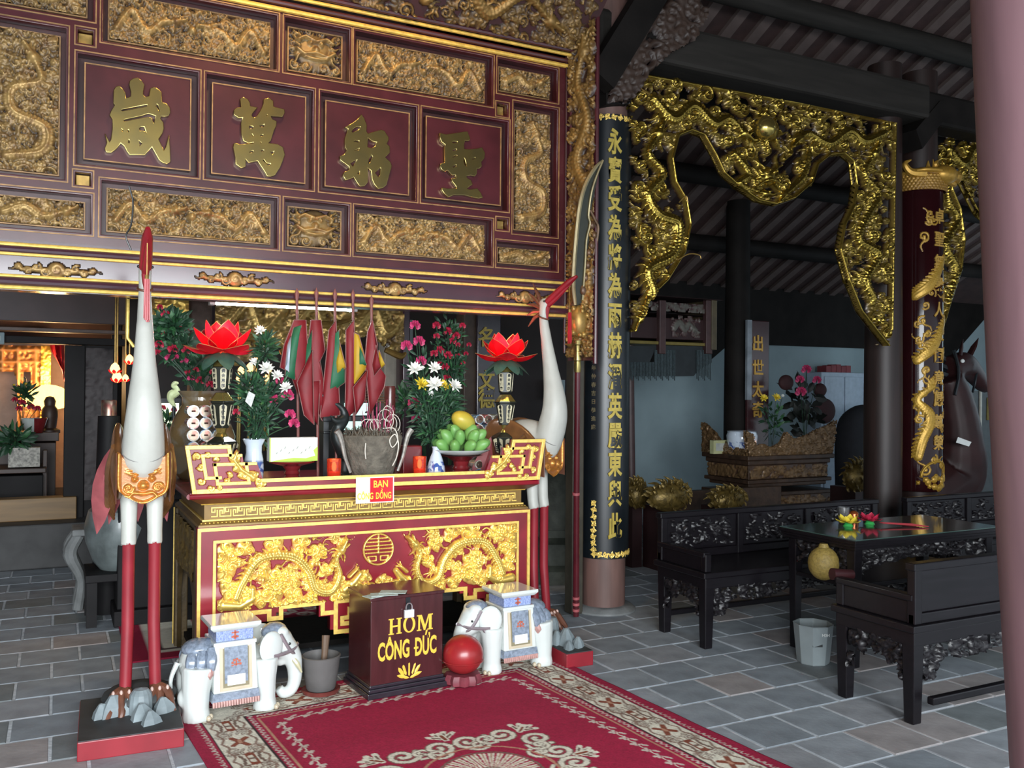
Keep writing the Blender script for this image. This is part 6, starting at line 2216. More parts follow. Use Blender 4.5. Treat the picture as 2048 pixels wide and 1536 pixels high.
board_trim(bp, .174, zb0 + .03, 0, -PI / 2 - .95, -PI / 2 + .95, 9, 1)
board_trim(bp, .174, zb0 + .06, .36, -PI / 2 - .98, -PI / 2 - .98, 8, 2, True)
board_trim(bp, .174, zt0 - .02, 0, -PI / 2 - .8, -PI / 2 + .8, 7, 3)
m_dimch = mat('dim_bronze_inscription', (0.16, 0.13, 0.07), .5, .2)
for k, y in enumerate(range(668, 872, 17)):
    a = -PI / 2 - 1.02
    p = P(1172, y, CY - .1)
    text('歲次乙丑年仲春吉日恭進'[k % 11], (.1735 * math.cos(a), .1735 * math.sin(a), p[2]), .036, m_dimch, bp, .001, 1, .0006, a + PI / 2, 'small_inscription')
DX, DY = 6.70, 5.38
zb1, zt1 = P(1850, 985, DY - .19)[2], P(1850, 372, DY - .19)[2]
dp = plank('couplet_board', 'dark red lacquer board with a gold painted dragon on the right column', DX, DY, .20, zb1, zt1, mat('dark_red_lacquer_gloss', (0.020, 0.004, 0.005), .09, var=.3, ns=3, spec=.3), 1.7)
ch_ys = [432, 478, 524, 568, 620, 668, 712, 758, 800, 846, 888]
m_char2 = mat('amber_gilt_character', (0.62, 0.36, 0.07), .4, .35, var=.3, ns=30)
for ch, y in zip('卓聖無衆人大固意愿尊榮', ch_ys):
    p = P(1858, y, DY - .20)
    a = -PI / 2 + .06
    text(ch, (.199 * math.cos(a), .199 * math.sin(a), p[2]), .135, m_char2, dp, .004, .95, .003, .06, 'gold_character')
# the painted dragon winds round the board: drawn flat, then bent to the curve
def bend(o, r):
    me = o.data
    v = np.empty(len(me.vertices) * 3, np.float32)
    me.vertices.foreach_get('co', v)
    v = v.reshape(-1, 3)
    a = -PI / 2 + v[:, 0] / r
    rr = r - v[:, 1]
    v = np.c_[rr * np.cos(a), rr * np.sin(a), v[:, 2]]
    me.vertices.foreach_set('co', v.astype(np.float32).ravel())
    me.update()
    return o


zz = lambda y: P(1850, y, DY - .2)[2] - zb1
rn = random.Random(6)
hb = HF(.46, zt1 - zb1, .0055)
S_ = lambda a: .23 + a * .185
hb.dragon([(S_(-1.0), zz(800)), (S_(-.35), zz(835)), (S_(-.75), zz(880)), (S_(-.95), zz(915))][::-1] + [(S_(-.2), zz(770))], .034, .012, rn, head=False)
hb.dragon([(S_(-1.0), zz(720)), (S_(-.2), zz(690)), (S_(.35), zz(650)), (S_(.9), zz(628))], .036, .012, rn, head=False)
hb.dragon([(S_(-1.1), zz(590)), (S_(-.5), zz(570)), (S_(.1), zz(535)), (S_(.6), zz(505))], .036, .012, rn, head=False)
for x, y in ((-.75, 470), (-.5, 440), (-.8, 640), (-.55, 665), (-.85, 690), (-.6, 740), (-.3, 760), (.6, 590), (.65, 700), (-.7, 865), (-.9, 840), (.3, 930), (-.2, 920), (-.6, 940)):
    hb.spiral(S_(x), zz(y), rn.uniform(.030, .05), rn.uniform(0, 6), 1.4, rn.choice((-1, 1)), .0075, .007)
    hb.flame(S_(x), zz(y), rn.uniform(0, 6), .13, .008, .007, rn)
for k in range(5):
    hb.flame(S_(-.45), zz(775), 1.0 + .3 * k, .11, .010, .009, rn)
for k in range(26):
    hb.spiral(rn.uniform(.04, .42), rn.uniform(.25, zt1 - zb1 - .15), rn.uniform(.025, .045), rn.uniform(0, 6), 1.3, rn.choice((-1, 1)), .006, .006)
for k in range(26):
    hb.dot(rn.uniform(.05, .42), rn.uniform(.03, .13), rn.uniform(.015, .03), .016)
t = np.linspace(PI, 0, 16)
hb.line(np.c_[.23 + .15 * np.cos(t), .13 + .13 * np.sin(t)], .009, None, .014)
o = bend(hb.mesh('painted_dragon', (-.23, 0, zb1), GX, GZ, -GY, relmat('painted_dragon_gold', (0.46, 0.27, 0.035), (0.30, 0.16, 0.02), .4, .4, .05, .4), dp, cut=True, back=0), .201)
# scaly beast head on top
z = zt1
mg = mat('amber_gold', (0.50, 0.28, 0.045), .4, .5, var=.3, ns=40)
hb = HF(.60, .19, .006)
for j in range(6):
    for i in range(20):
        hb.dot(.02 + i * .029 + (.0145 if j % 2 else 0), .012 + j * .022, .019, .026 + .002 * j)
hb.line([(.02, .15), (.2, .165), (.35, .16)], .022, .028, .05)
hb.line([(.0, .07), (-.0, .14), (.02, .175)], .02, .012, .05)
bend(hb.mesh('beast_scales', (-.33, 0, z - .02), GX, GZ, -GY, relmat('beast_scale_gold', (0.52, 0.29, 0.045), (0.12, 0.05, 0.012), .4, .5, .2, .8), dp, cut=True), .203)
mb = MB()
mb.ball((.08, -.19, z + .12), (.13, .10, .085), 10)
mb.tube(cat([(-.12, -.16, z + .12), (-.22, -.10, z + .13), (-.27, -.08, z + .20), (-.22, -.10, z + .235)], 4), [.05, .035, .022, .006], 8)
for k_ in range(5):
    mb.tube([(-.06 + k_ * .06, -.14, z + .16), (-.07 + k_ * .06, -.15, z + .235 + .02 * (k_ % 2))], [.028, .004], 6)
mb.tube(cat([(.13, -.22, z + .12), (.21, -.22, z + .115), (.245, -.19, z + .085)], 4), [.05, .042, .03], 8)
mb.tube(cat([(.12, -.20, z + .07), (.19, -.20, z + .055), (.23, -.18, z + .05)], 4), [.03, .026, .018], 8)
mb.tube(cat([(.05, -.16, z + .17), (.01, -.16, z + .215), (.03, -.17, z + .245)], 4), [.028, .022, .006], 7)
mb.build('beast_head', mg, dp)
MB().ball((.135, -.27, z + .155), .014, 6).build('beast_eye', m_black, dp)

# ================================================================ ceremonial halberd
hl = thing('ceremonial_halberd', 'long ceremonial halberd with curved blade leaning beside the black board', 'halberd', (0, 0, 0))
YB, YT = 5.10, 4.74


def HP(x, y):
    return P(x, y, YB + (YT - YB) * (1232 - y) / 912)


MB().tube([tuple(HP(1152, 1232)), tuple(HP(1152, 1190)), tuple(HP(1153, 985)), tuple(HP(1155, 742))], [.020, .022, .020, .019], 14).build('shaft', mat('maroon_shaft_lacquer', (0.095, 0.012, 0.018), .2, var=.3, ns=9, coat=.5), hl)
mb = MB()
for y in (1222, 1210, 1198, 990):
    a, b = HP(1152, y), HP(1152, y - 5)
    mb.tube([tuple(a), tuple(b)], .0245, 12)
mb.build('shaft_ring', m_pink, hl)
MB().tube([tuple(HP(1155, y)) for y in (744, 735, 722, 720, 702, 690, 688, 680)], [.022, .024, .022, .027, .022, .024, .034, .036], 16).build('ferrule', m_brass, hl)
a, b = HP(1156, 685), HP(1160, 600)
mb = MB()
c = (a + b) / 2
mb.ball(tuple(c), (.060, .055, .105), 12)
for k in range(34):
    an, e = R.uniform(0, 6.28), R.uniform(-1.2, 1.2)
    mb.ball((c[0] + .058 * math.cos(an) * math.cos(e), c[1] + .055 * math.sin(an) * math.cos(e), c[2] + .105 * math.sin(e)), R.uniform(.012, .022), 5)
q = HP(1176, 612)
mb.ball(tuple(q), (.035, .03, .025), 8)
mb.build('carved_socket', m_oldgold, hl)
o_ = [(1205, 320), (1190, 335), (1172, 365), (1160, 405), (1152, 470), (1146, 560), (1150, 610), (1168, 612), (1174, 560), (1172, 520), (1178, 480), (1176, 450), (1182, 420), (1190, 380), (1198, 345)]
i_ = [(1205, 322), (1194, 345), (1184, 375), (1180, 410), (1172, 440), (1168, 500), (1164, 560), (1160, 605), (1164, 606), (1170, 560)]
pw = [HP(x, y) for x, y in o_]
mb = MB()
n_ = len(pw)
c0 = [p + np.array([0, .014, 0]) for p in pw]
mb.add([tuple(p) for p in pw] + [tuple(p) for p in c0], [tuple(range(n_))[::-1], tuple(range(n_, 2 * n_))] + [(i, (i + 1) % n_, n_ + (i + 1) % n_, n_ + i) for i in range(n_)])
mb.build('blade', mat('dark_olive_blade', (0.030, 0.032, 0.022), .3, .2, var=.3), hl, smooth=False)
m_edge = mat('worn_gold_edge', (0.36, 0.30, 0.17), .35, .6, var=.3)
MB().tube(cat([tuple(HP(x, y) + np.array([0, -.004, 0])) for x, y in o_[:7]], 4), [.004, .012, .014, .014, .014, .014, .010], 6).build('blade_back', m_edge, hl)
MB().tube(cat([tuple(HP(x, y) + np.array([0, -.006, 0])) for x, y in [(1205, 321), (1193, 350), (1182, 385), (1176, 430), (1179, 448), (1172, 480), (1169, 530), (1164, 600)]], 4), .007, 6).build('blade_edge', m_edge, hl)
mb = MB()
for x, y, r in ((1184, 450, .022), (1188, 470, .02), (1184, 490, .024), (1178, 505, .022), (1176, 530, .022), (1172, 555, .024), (1168, 580, .03)):
    mb.ball(tuple(HP(x, y)), (r, .02, r * 1.3), 7)
mb.tube(cat([tuple(HP(x, y)) for x, y in [(1180, 420), (1190, 440), (1196, 455), (1192, 490), (1184, 520), (1176, 590)]], 4), .010, 6)
mb.build('dragon_throat', mat('brown_gilt_wood', (0.13, 0.07, 0.035), .4, .3, var=.4, ns=30), hl)

# ================================================================ carved ebony benches and table
def carved_strip(W, H, seed, parent, org, U, V, N, n, name='carved_apron', shape=None, cut=True):
    h = HF(W, H, .0085)
    rn = random.Random(seed)
    mk = None
    if shape is not None:
        X, Y = np.meshgrid(np.arange(h.nx) * h.res, np.arange(h.ny) * h.res)
        mk = inpoly(X, Y, [(a * W, b * H) for a, b in shape])
    h.fill(rn, .022, .028, n, mk, kinds='sfl')
    h.fill(rn, .014, .02, n, mk, kinds='sf')
    return h.mesh(name, org, U, V, N, r_dark, parent, cut=cut, mask=mk)


def bench(label, x0, x1, yf, yb, face, zs=.45, zb=.74, arm=.57, mids=(), group='carved ebony benches', back_panels=True):
    """yf front edge, yb back edge; face is -1 when the open side looks to -y"""
    b = thing('ebony_bench', label, 'bench', ((x0 + x1) / 2, (yf + yb) / 2, 0), 0, group)
    ox, oy = (x0 + x1) / 2, (yf + yb) / 2

    def bx_(name, a0, a1, b0, b1, c0, c1, bev=.006):
        return MB().box(a0 - ox, a1 - ox, min(b0, b1) - oy, max(b0, b1) - oy, c0, c1).build(name, m_ebony, b, smooth=False, bevel=bev)
    lo, hi = min(yf, yb), max(yf, yb)
    bx_('seat', x0 - .02, x1 + .02, lo - .015, hi + .015, zs - .035, zs)
    bx_('seat_rail', x0, x1, lo, hi, zs - .10, zs - .035)
    for x in (x0, x1 - .07):
        for y in (lo, hi - .07):
            lg = MB().hexa([(x - ox + .008, y - oy + .008, 0), (x - ox + .062, y - oy + .008, 0), (x - ox + .062, y - oy + .062, 0), (x - ox + .008, y - oy + .062, 0)], [(x - ox, y - oy, zs - .08), (x - ox + .07, y - oy, zs - .08), (x - ox + .07, y - oy + .07, zs - .08), (x - ox, y - oy + .07, zs - .08)])
            lg.build('leg', m_ebony, b, smooth=False, bevel=.006)
    bx_('stretcher', x0 + .06, x1 - .06, yb - face * 0 - .02, yb + .02 if False else yb - .055, .10, .135)
    ybk = yb if yb > yf else yb
    s = 1 if yb > yf else -1
    # back: rails, posts and carved panels
    bx_('top_rail', x0 - .01, x1 + .01, yb - s * .045, yb + s * .01, zb - .035, zb)
    bx_('back_rail', x0, x1, yb - s * .035, yb, zs, zs + .05)
    posts = [x0, *mids, x1 - .05]
    for x in posts:
        bx_('back_post', x, x + .05, yb - s * .042, yb + s * .004, zs, zb - .03)
    for i in range(len(posts) - 1):
        a0, a1 = posts[i] + .05, posts[i + 1]
        bx_('back_panel', a0, a1, yb - s * .026, yb - s * .008, zs + .05, zb - .035)
        if back_panels and face < 0:
            carved_strip(a1 - a0 - .06, zb - zs - .12, 30 + i, b, (a0 + .03 - ox, yb - s * .027 - oy, zs + .07), GX, GZ, -GY * s, 26, 'panel_carving')
    for x in (x0, x1 - .04):
        bx_('arm_rail', x - .005, x + .045, lo + .01, hi, arm - .03, arm)
        bx_('arm_panel', x + .008, x + .032, lo + .04, hi - .04, zs, arm - .03)
        bx_('arm_post', x, x + .045, yf - s * 0 - (.0 if s > 0 else .045), yf + (.045 if s > 0 else 0), zs, arm - .01)
    sh = [(0, 1), (0, 0), (.06, 0), (.10, .5), (.25, .35), (.4, .62), (.5, .5), (.6, .62), (.75, .35), (.90, .5), (.94, 0), (1, 0), (1, 1)]
    carved_strip(hi - lo - .14, .20, 50, b, (x0 - ox + .02, hi - .07 - oy, zs - .29), -GY, GZ, -GX, 34, shape=sh)
    yy = (lo if face < 0 else lo)
    carved_strip(min(x1 - x0, 1.6) - .14, .17, 51, b, (x0 + .07 - ox, lo + .02 - oy, zs - .26), GX, GZ, -GY, 70, shape=sh)
    return b


bench('carved ebony bench behind the tea table, between the two columns', 3.385, 5.30, 4.16, 4.63, -1, .45, .745, .565, (4.00, 4.60))
bench('carved ebony bench in front of the tea table, its back towards the viewer', 3.47, 5.45, 3.26, 2.80, 1, .455, .735, .59, (4.2, 4.8))
bench('ebony bench at the far right, below the dragon board', 5.72, 7.4, 4.25, 4.72, -1, .45, .725, .57, (6.4,))
tb = thing('tea_table', 'carved ebony tea table with a glass top between the benches', 'table', (4.47, 3.77, 0))
TX, TY = .60, .27
MB().box(-TX - .02, TX + .02, -TY - .02, TY + .02, .685, .705).box(-TX - .01, TX + .01, -TY - .01, TY + .01, .668, .685).box(-TX, TX, -TY, TY, .650, .668).build('table_top', m_ebony, tb, smooth=False, bevel=.003)
MB().box(-TX - .015, TX + .015, -TY - .015, TY + .015, .7055, .711).build('glass_sheet', mat('dark_glass_sheet', (0.05, 0.085, 0.075), .06, var=.2, coat=.5), tb, smooth=False)
for x in (-TX + .02, TX - .08):
    for y in (-TY + .02, TY - .08):
        MB().hexa([(x + .008, y + .008, 0), (x + .052, y + .008, 0), (x + .052, y + .052, 0), (x + .008, y + .052, 0)], [(x, y, .65), (x + .06, y, .65), (x + .06, y + .06, .65), (x, y + .06, .65)]).build('leg', m_ebony, tb, smooth=False, bevel=.005)
MB().box(-TX + .03, TX - .03, -TY + .04, TY - .04, .43, .4555).build('lower_shelf', m_ebony, tb, smooth=False, bevel=.004)
carved_strip(2 * TX - .16, .15, 70, tb, (-TX + .08, -TY + .04, .50), GX, GZ, -GY, 60, shape=[(0, 1), (0, 0), (.08, .3), (.5, .5), (.92, .3), (1, 0), (1, 1)])
carved_strip(2 * TY - .16, .15, 71, tb, (-TX + .04, TY - .08, .50), -GY, GZ, -GX, 26, shape=[(0, 1), (0, 0), (.15, .3), (.5, .5), (.85, .3), (1, 0), (1, 1)])
carved_strip(2 * TX - .16, .07, 72, tb, (-TX + .08, -TY + .04, .36), GX, GZ, -GY, 30)
# things on the table
zt_ = .7115
gl = thing('drinking_glass', 'clear drinking glass behind the yellow paper lotus', 'glass', (*F(1687, 1047, zt_)[:2], zt_))
MB().lathe([(.026, 0), (.030, .004), (.034, .10), (.032, .10), (.028, .008), (0, .008)], n=20).build('cup', mat('smoky_clear_glass', (0.5, 0.5, 0.5), .05, trans=.85), gl)
for px, py, m, lb, cc_ in ((1696, 1052, m_petalyellow, 'yellow paper lotus with a green foot on the glass tea table', 'y'), (1739, 1048, m_petalred, 'red paper lotus with a green foot on the glass tea table', 'r')):
    q = F(px, py, zt_)
    l = thing('paper_lotus', lb, 'paper flower', (q[0], q[1], zt_), 0, 'paper lotuses on the tea table')
    MB().lathe([(.032, 0), (.022, .012), (.03, .022), (0, .024)], n=16).build('foot', mat('bright_green_plastic', (0.04, 0.36, 0.08), .4) if cc_ == 'y' else bpy.data.materials['bright_green_plastic'], l)
    mb = MB()
    for k in range(12):
        a = k * 2 * PI / 12
        e = .25 + .5 * (k % 2)
        st = Vector((.012 * math.cos(a), .012 * math.sin(a), .022))
        mb.leaf(st, st + Vector((math.cos(a) * math.cos(e), math.sin(a) * math.cos(e), math.sin(e))) * .065, .042, (math.cos(a), math.sin(a), -1), .2, 4)
    mb.build('petals', m, l)
q = F(1708, 1045, zt_)
tin = MB().lathe([(.028, 0), (.03, .003), (.03, .05), (.027, .056), (.012, .066), (0, .068)], n=18).build('tea_caddy', mat('gold_red_tin', (0.40, 0.10, 0.03), .25, .6, var=.4))
tin.location = (q[0] + .03, q[1] + .03, zt_)
tag(tin, 'small red and gold tea caddy between the paper lotuses', 'tin')
mb = MB()
q0, q1 = F(1765, 1046, zt_ + .02), F(1838, 1050, zt_ + .006)
for k in range(6):
    mb.tube([tuple(q0 + np.array([0, k * .004, 0])), tuple(q1 + np.array([0, (k - 3) * .022, 0]))], .0035, 5)
o = mb.build('incense_bundle', mat('red_incense_bundle', (0.35, 0.03, 0.04), .6))
tag(o, 'bundle of thin red sticks lying on the glass tea table', 'incense')
q = F(1650, 1150, .285)
gd = MB().ball((0, 0, 0), (.085, .085, .095), 14).lathe([(.03, .09), (.022, .11), (0, .112)], (0, 0, 0), 12).build('woven_pot', mat('golden_basket_weave', (0.30, 0.21, 0.05), .6, var=.35, ns=60, bump=.5, bs=70))
gd.location = (*P(1647, 1146, 3.70)[:2], .551)
tag(gd, 'round golden woven pot on the lower shelf of the tea table', 'pot')
o = MB().tube([(0, 0, 0), (.05, -.01, -.005), (.12, -.015, -.01)], [.030, .028, .026], 12).build('red_torch', mat('dark_red_tube', (0.035, 0.006, 0.008), .5))
o.location = P(1664, 1156, 3.30)
o.location[2] = .595
tag(o, 'dark red tube lying on the arm of the near bench', 'tube')
# waste bin below the table
q = F(1640, 1335)
bn = thing('waste_bin', 'pale grey eight-sided plastic bin under the tea table', 'bin', (q[0] + .04, q[1] + .09, 0))
m_bin = mat('pale_grey_plastic', (0.26, 0.30, 0.31), .45, var=.1)
MB().lathe([(.085, 0), (.088, .006), (.108, .215), (.112, .22), (.104, .22), (.09, .03), (0, .03)], n=8).build('bin_body', m_bin, bn, smooth=False, bevel=.004)
MB().box(-.035, .020, -.1015, -.0995, .10, .19).build('black_sticker', m_black, bn, smooth=False)
for o in bn.children:
    if o.name.startswith('black_sticker'):
        o.rotation_euler = (-.09, 0, -.45)
text('H3H', (-.012, -.1045, .175), .022, m_paper, bn, .0003, 1, .0004, -.45, 'sticker_print')

# ================================================================ rear altar on the right, palanquin, horse
m_rear = mat('dark_brown_gilt_wood', (0.055, 0.030, 0.018), .45, .1, var=.5, ns=14, bump=.2, bs=40)
ra_ = thing('rear_altar', 'dark carved rear altar with curled wings behind the benches', 'altar table', (6.84, 7.38, 0))
RX, RY, RZ_ = .60, .37, .865
MB().box(-RX, RX, -RY, RY, RZ_ - .05, RZ_).box(-RX + .03, RX - .03, -RY + .03, RY - .03, RZ_ - .10, RZ_ - .05).build('table_top', m_rear, ra_, smooth=False, bevel=.01)
for z_, ins in ((RZ_ - .25, .05), (RZ_ - .29, .02), (RZ_ - .33, .06), (RZ_ - .42, .0)):
    MB().box(-RX + ins, RX - ins, -RY + ins, RY - ins, z_, z_ + (.15 if ins == .05 else .04)).build('tier', m_rear, ra_, smooth=False, bevel=.008)
MB().box(-RX + .02, RX - .02, -RY + .02, RY - .02, .12, RZ_ - .42).build('body', m_rear, ra_, smooth=False)
MB().box(-RX - .05, RX + .05, -RY - .05, RY + .05, 0, .12).build('plinth', m_rear, ra_, smooth=False)
carved_b = lambda W, H, seed, org, U, n: None
for (W, H, org, U, N, sd, n) in ((2 * RX - .12, .13, (-RX + .06, -RY + .048, RZ_ - .24), GX, -GY, 81, 60), (2 * RY - .12, .13, (-RX + .048, RY - .06, RZ_ - .24), -GY, -GX, 82, 40), (2 * RX - .1, .16, (-RX + .05, -RY + .018, RZ_ - .58), GX, -GY, 83, 60), (2 * RY - .1, .16, (-RX + .018, RY - .05, RZ_ - .58), -GY, -GX, 84, 40)):
    h = HF(W, H, .012)
    h.fill(random.Random(sd), .03, .025, n, kinds='csf')
    h.mesh('carved_frieze', org, U, GZ, N, relmat('carved_brown_gilt', (0.17, 0.10, 0.045), (0.05, 0.026, 0.016), .4, .3, .05, .5) if sd == 81 else bpy.data.materials['carved_brown_gilt'], ra_)
wl_ = [(0, 0), (1.18, 0), (1.215, .36), (1.10, .30), (.95, .26), (.80, .20), (.62, .16), (.5, .24), (.42, .12), (.3, .08), (.20, .12), (.10, .10), (.06, .22), (-.05, .26), (-.03, .1)]
h = HF(1.28, .37, .010)
X, Yg = np.meshgrid(np.arange(h.nx) * h.res, np.arange(h.ny) * h.res)
mk = inpoly(X, Yg, [(a + .05, b) for a, b in wl_])
h.fill(random.Random(88), .036, .04, 150, mk, kinds='csffl')
h.mesh('carved_gallery', (-RX - .05, -RY + .02, RZ_), GX, GZ, -GY, bpy.data.materials['carved_brown_gilt'], ra_, cut=True, mask=mk)
h = HF(.7, .34, .010)
X, Yg = np.meshgrid(np.arange(h.nx) * h.res, np.arange(h.ny) * h.res)
mk = inpoly(X, Yg, [(0, .0), (.70, 0), (.70, .05), (.45, .10), (.3, .14), (.2, .22), (.06, .30), (.0, .32)])
h.fill(random.Random(89), .036, .04, 70, mk, kinds='csffl')
h.mesh('carved_gallery', (-RX + .02, RY, RZ_), -GY, GZ, -GX, bpy.data.materials['carved_brown_gilt'], ra_, cut=True, mask=mk)
# things on the rear altar
q = P(1443, 897, 7.35)
ob = MB().box(-.13, .13, -.03, .03, 0, .14).build('card_box', mat('olive_white_card_box', (0.45, 0.46, 0.25), .4, var=.2), smooth=False)
ob.location = (6.40, 7.42, RZ_ + .001)
ob.location[0] = P(1443, 890, 7.42)[0]
tag(ob, 'small olive and white card box standing at the left of the rear altar', 'box')
MB().box(-.10, .02, -.0315, -.0305, .03, .11).build('silver_print', mat('silver_print', (0.6, 0.64, 0.62), .3, .4), ob, smooth=False)
vase('incense_jar', 'blue and white incense jar on the rear altar', 1484, 862, 903, [(.42, 0), (.5, .1), (.62, .45), (.66, .8), (.60, .95), (.64, 1.0), (.5, .97), (0, .8)], 7.25, m_bw, 'jar', extra=RZ_)
q = P(1503, 893, 7.15)
g = thing('candle_glass', 'tiny orange candle glowing on the rear altar', 'candle', (q[0], 7.15, RZ_))
MB().lathe([(.035, 0), (.038, .07), (.036, .07), (.03, .01), (0, .01)], n=18).build('cup', m_glass, g)
MB().ball((0, 0, .04), (.012, .012, .02), 6).build('flame', m_cand, g)
light('rear_candle_light', 'POINT', (q[0], 7.10, RZ_ + .1), .35, (1, .4, .12), .02)
bouquet('pale yellow chrysanthemums in dark leaves beside the lettered column board', 7.45, (1545, 890), [(1527, 797, 9, 'y', 0), (1552, 796, 10, 'y', 0), (1565, 792, 4, 'w', 0)], [(1545, 840, 20, 30, 0)], 31, (.09, .03), 60)
bouquet('red silk flowers in a dark heart shaped leaf arrangement on the rear altar', 7.4, (1610, 890), [(1613, 740, 9, 'p', -.25), (1600, 760, 8, 'p', -.25), (1634, 761, 8, 'p', -.25), (1602, 785, 10, 'p', -.25)], [(1606, 795, 30, 28, 0), (1610, 845, 30, 26, .05)], 32, (.15, .10), 26, lm=mat('blackish_green_leaf', (0.007, 0.010, 0.008), .6))
mb = MB()
for (px, py, w) in ((1648, 822, .17), (1572, 765, .10), (1640, 780, .09)):
    p = P(px, py, 7.42)
    mb.ball(tuple(p), (w, .05, w * .85), 12)
o = mb.build('heart_fan', mat('blackish_red_velvet', (0.035, 0.008, 0.010), .8))
tag(o, 'blackish red heart shaped fan behind the silk flowers', 'ornament')
# lettered board on the rear column
cb = thing('couplet_board', 'narrow dark red board with four gold characters behind the rear altar', 'couplet board', (0, 0, 0))
a, b = P(1493, 640, 7.80), P(1535, 905, 7.80)
MB().box(a[0], b[0], 7.78, 7.82, b[2], a[2]).build('board', mat('dark_red_board', (0.040, 0.012, 0.014), .25, var=.3, coat=.4), cb, smooth=False, bevel=.01)
MB().box(a[0] - .015, a[0] + .05, 7.765, 7.80, b[2] + .6, a[2]).build('pale_edge', mat('grey_white_edge', (0.25, 0.29, 0.33), .4, var=.4, ns=6), cb, smooth=False)
for ch, y in zip('出世太奇', (689, 738, 781, 822)):
    p = P(1516, y, 7.775)
    text(ch, tuple(p), .19, m_char2, cb, .004, .9, .004, 0, 'gold_character')
# palanquin canopy with fringe on the left of the rear bay
pq = thing('palanquin', 'dark red palanquin canopy with fringe hanging left of the rear column', 'palanquin', (0, 0, 0))
YQ = 7.3


def qbox(name, x0, y0, x1, y1, Y, d, m, bev=.006):
    a, b = P(x0, y0, Y), P(x1, y1, Y)
    return MB().box(a[0], b[0], Y, Y + d, min(a[2], b[2]), max(a[2], b[2])).build(name, m, pq, smooth=False, bevel=bev)


m_pq = mat('dark_red_palanquin_wood', (0.026, 0.008, 0.009), .5, var=.4, ns=6)
m_pqr = mat('dull_pink_rail', (0.055, 0.027, 0.027), .5, var=.3)
qbox('roof_board', 1255, 588, 1447, 600, YQ - .08, .7, m_pq)
qbox('upper_panel', 1262, 600, 1428, 622, YQ, .5, m_pq)
qbox('rail', 1258, 622, 1430, 632, YQ - .03, .55, m_pqr)
qbox('lower_panel', 1262, 632, 1425, 682, YQ + .01, .5, m_pq)
qbox('olive_band', 1258, 680, 1426, 693, YQ - .02, .5, mat('olive_gold_band', (0.18, 0.14, 0.035), .5, .2, var=.3))
for x in (1320, 1413):
    qbox('corner_post', x, 600, x + 12, 708, YQ - .04, .06, m_pqr)
qbox('end_board', 1424, 600, 1434, 700, YQ - .05, .6, mat('dull_olive_board', (0.075, 0.058, 0.03), .5, var=.3))
h = HF(.36, .22, .01)
rn = random.Random(44)
h.dragon([(.04, .08), (.10, .15), (.17, .08), (.22, .14), (.29, .09)], .026, .02, rn)
h.fill(rn, .024, .016, 14, kinds='csf')
p = P(1342, 678, YQ)
h.mesh('dragon_relief', (p[0], YQ + .005, p[2] + .02), GX, GZ, -GY, relmat('dull_silver_relief', (0.11, 0.105, 0.09), (0.05, 0.02, 0.02), .5, .2, .05, .5), pq, cut=True)
h = HF(.9, .09, .01)
h.fill(rn, .026, .016, 40, kinds='csf')
p = P(1268, 621, YQ)
h.mesh('scroll_relief', (p[0], YQ - .002, p[2] + .01), GX, GZ, -GY, bpy.data.materials['dull_silver_relief'], pq, cut=True)
m_fr = [mat('dark_teal_valance', (0.016, 0.022, 0.026), .8, var=.3), mat('grey_teal_fringe', (0.05, 0.075, 0.085), .8, var=.5, ns=60)]
pv = [P(x, y, YQ) for x, y in [(1256, 692), (1426, 692), (1426, 725), (1400, 740), (1390, 752), (1352, 752), (1350, 700), (1312, 700), (1300, 728), (1280, 738), (1256, 735)]]
MB().prism([(p[0], p[2]) for p in pv], YQ + .02, YQ + .05).build('valance', m_fr[0], pq, smooth=False)
mb = MB()
for k in range(56):
    px = 1256 + k * 3.0
    if 1350 < px < 1392:
        continue
    y0 = 700 + (24 if px < 1310 else 0)
    a, b = P(px, y0, YQ - .005), P(px, 752 + (k % 4) * 3, YQ - .005)
    mb.tube([tuple(a), tuple(b)], .0065, 4)
tag(mb.build('fringe', m_fr[1], pq), kind='stuff')
for x in (1273, 1283):
    pass
a, b = P(1276, 968, YQ), P(1270, 690, YQ)
MB().tube([(a[0], YQ + .1, 0), (b[0], YQ + .1, b[2])], .045, 12).build('support_pole', m_pqr, pq)
m_duskgold = mat('dusky_gilding', (0.20, 0.135, 0.035), .42, .5, var=.6, ns=26, bump=.4, bs=50)
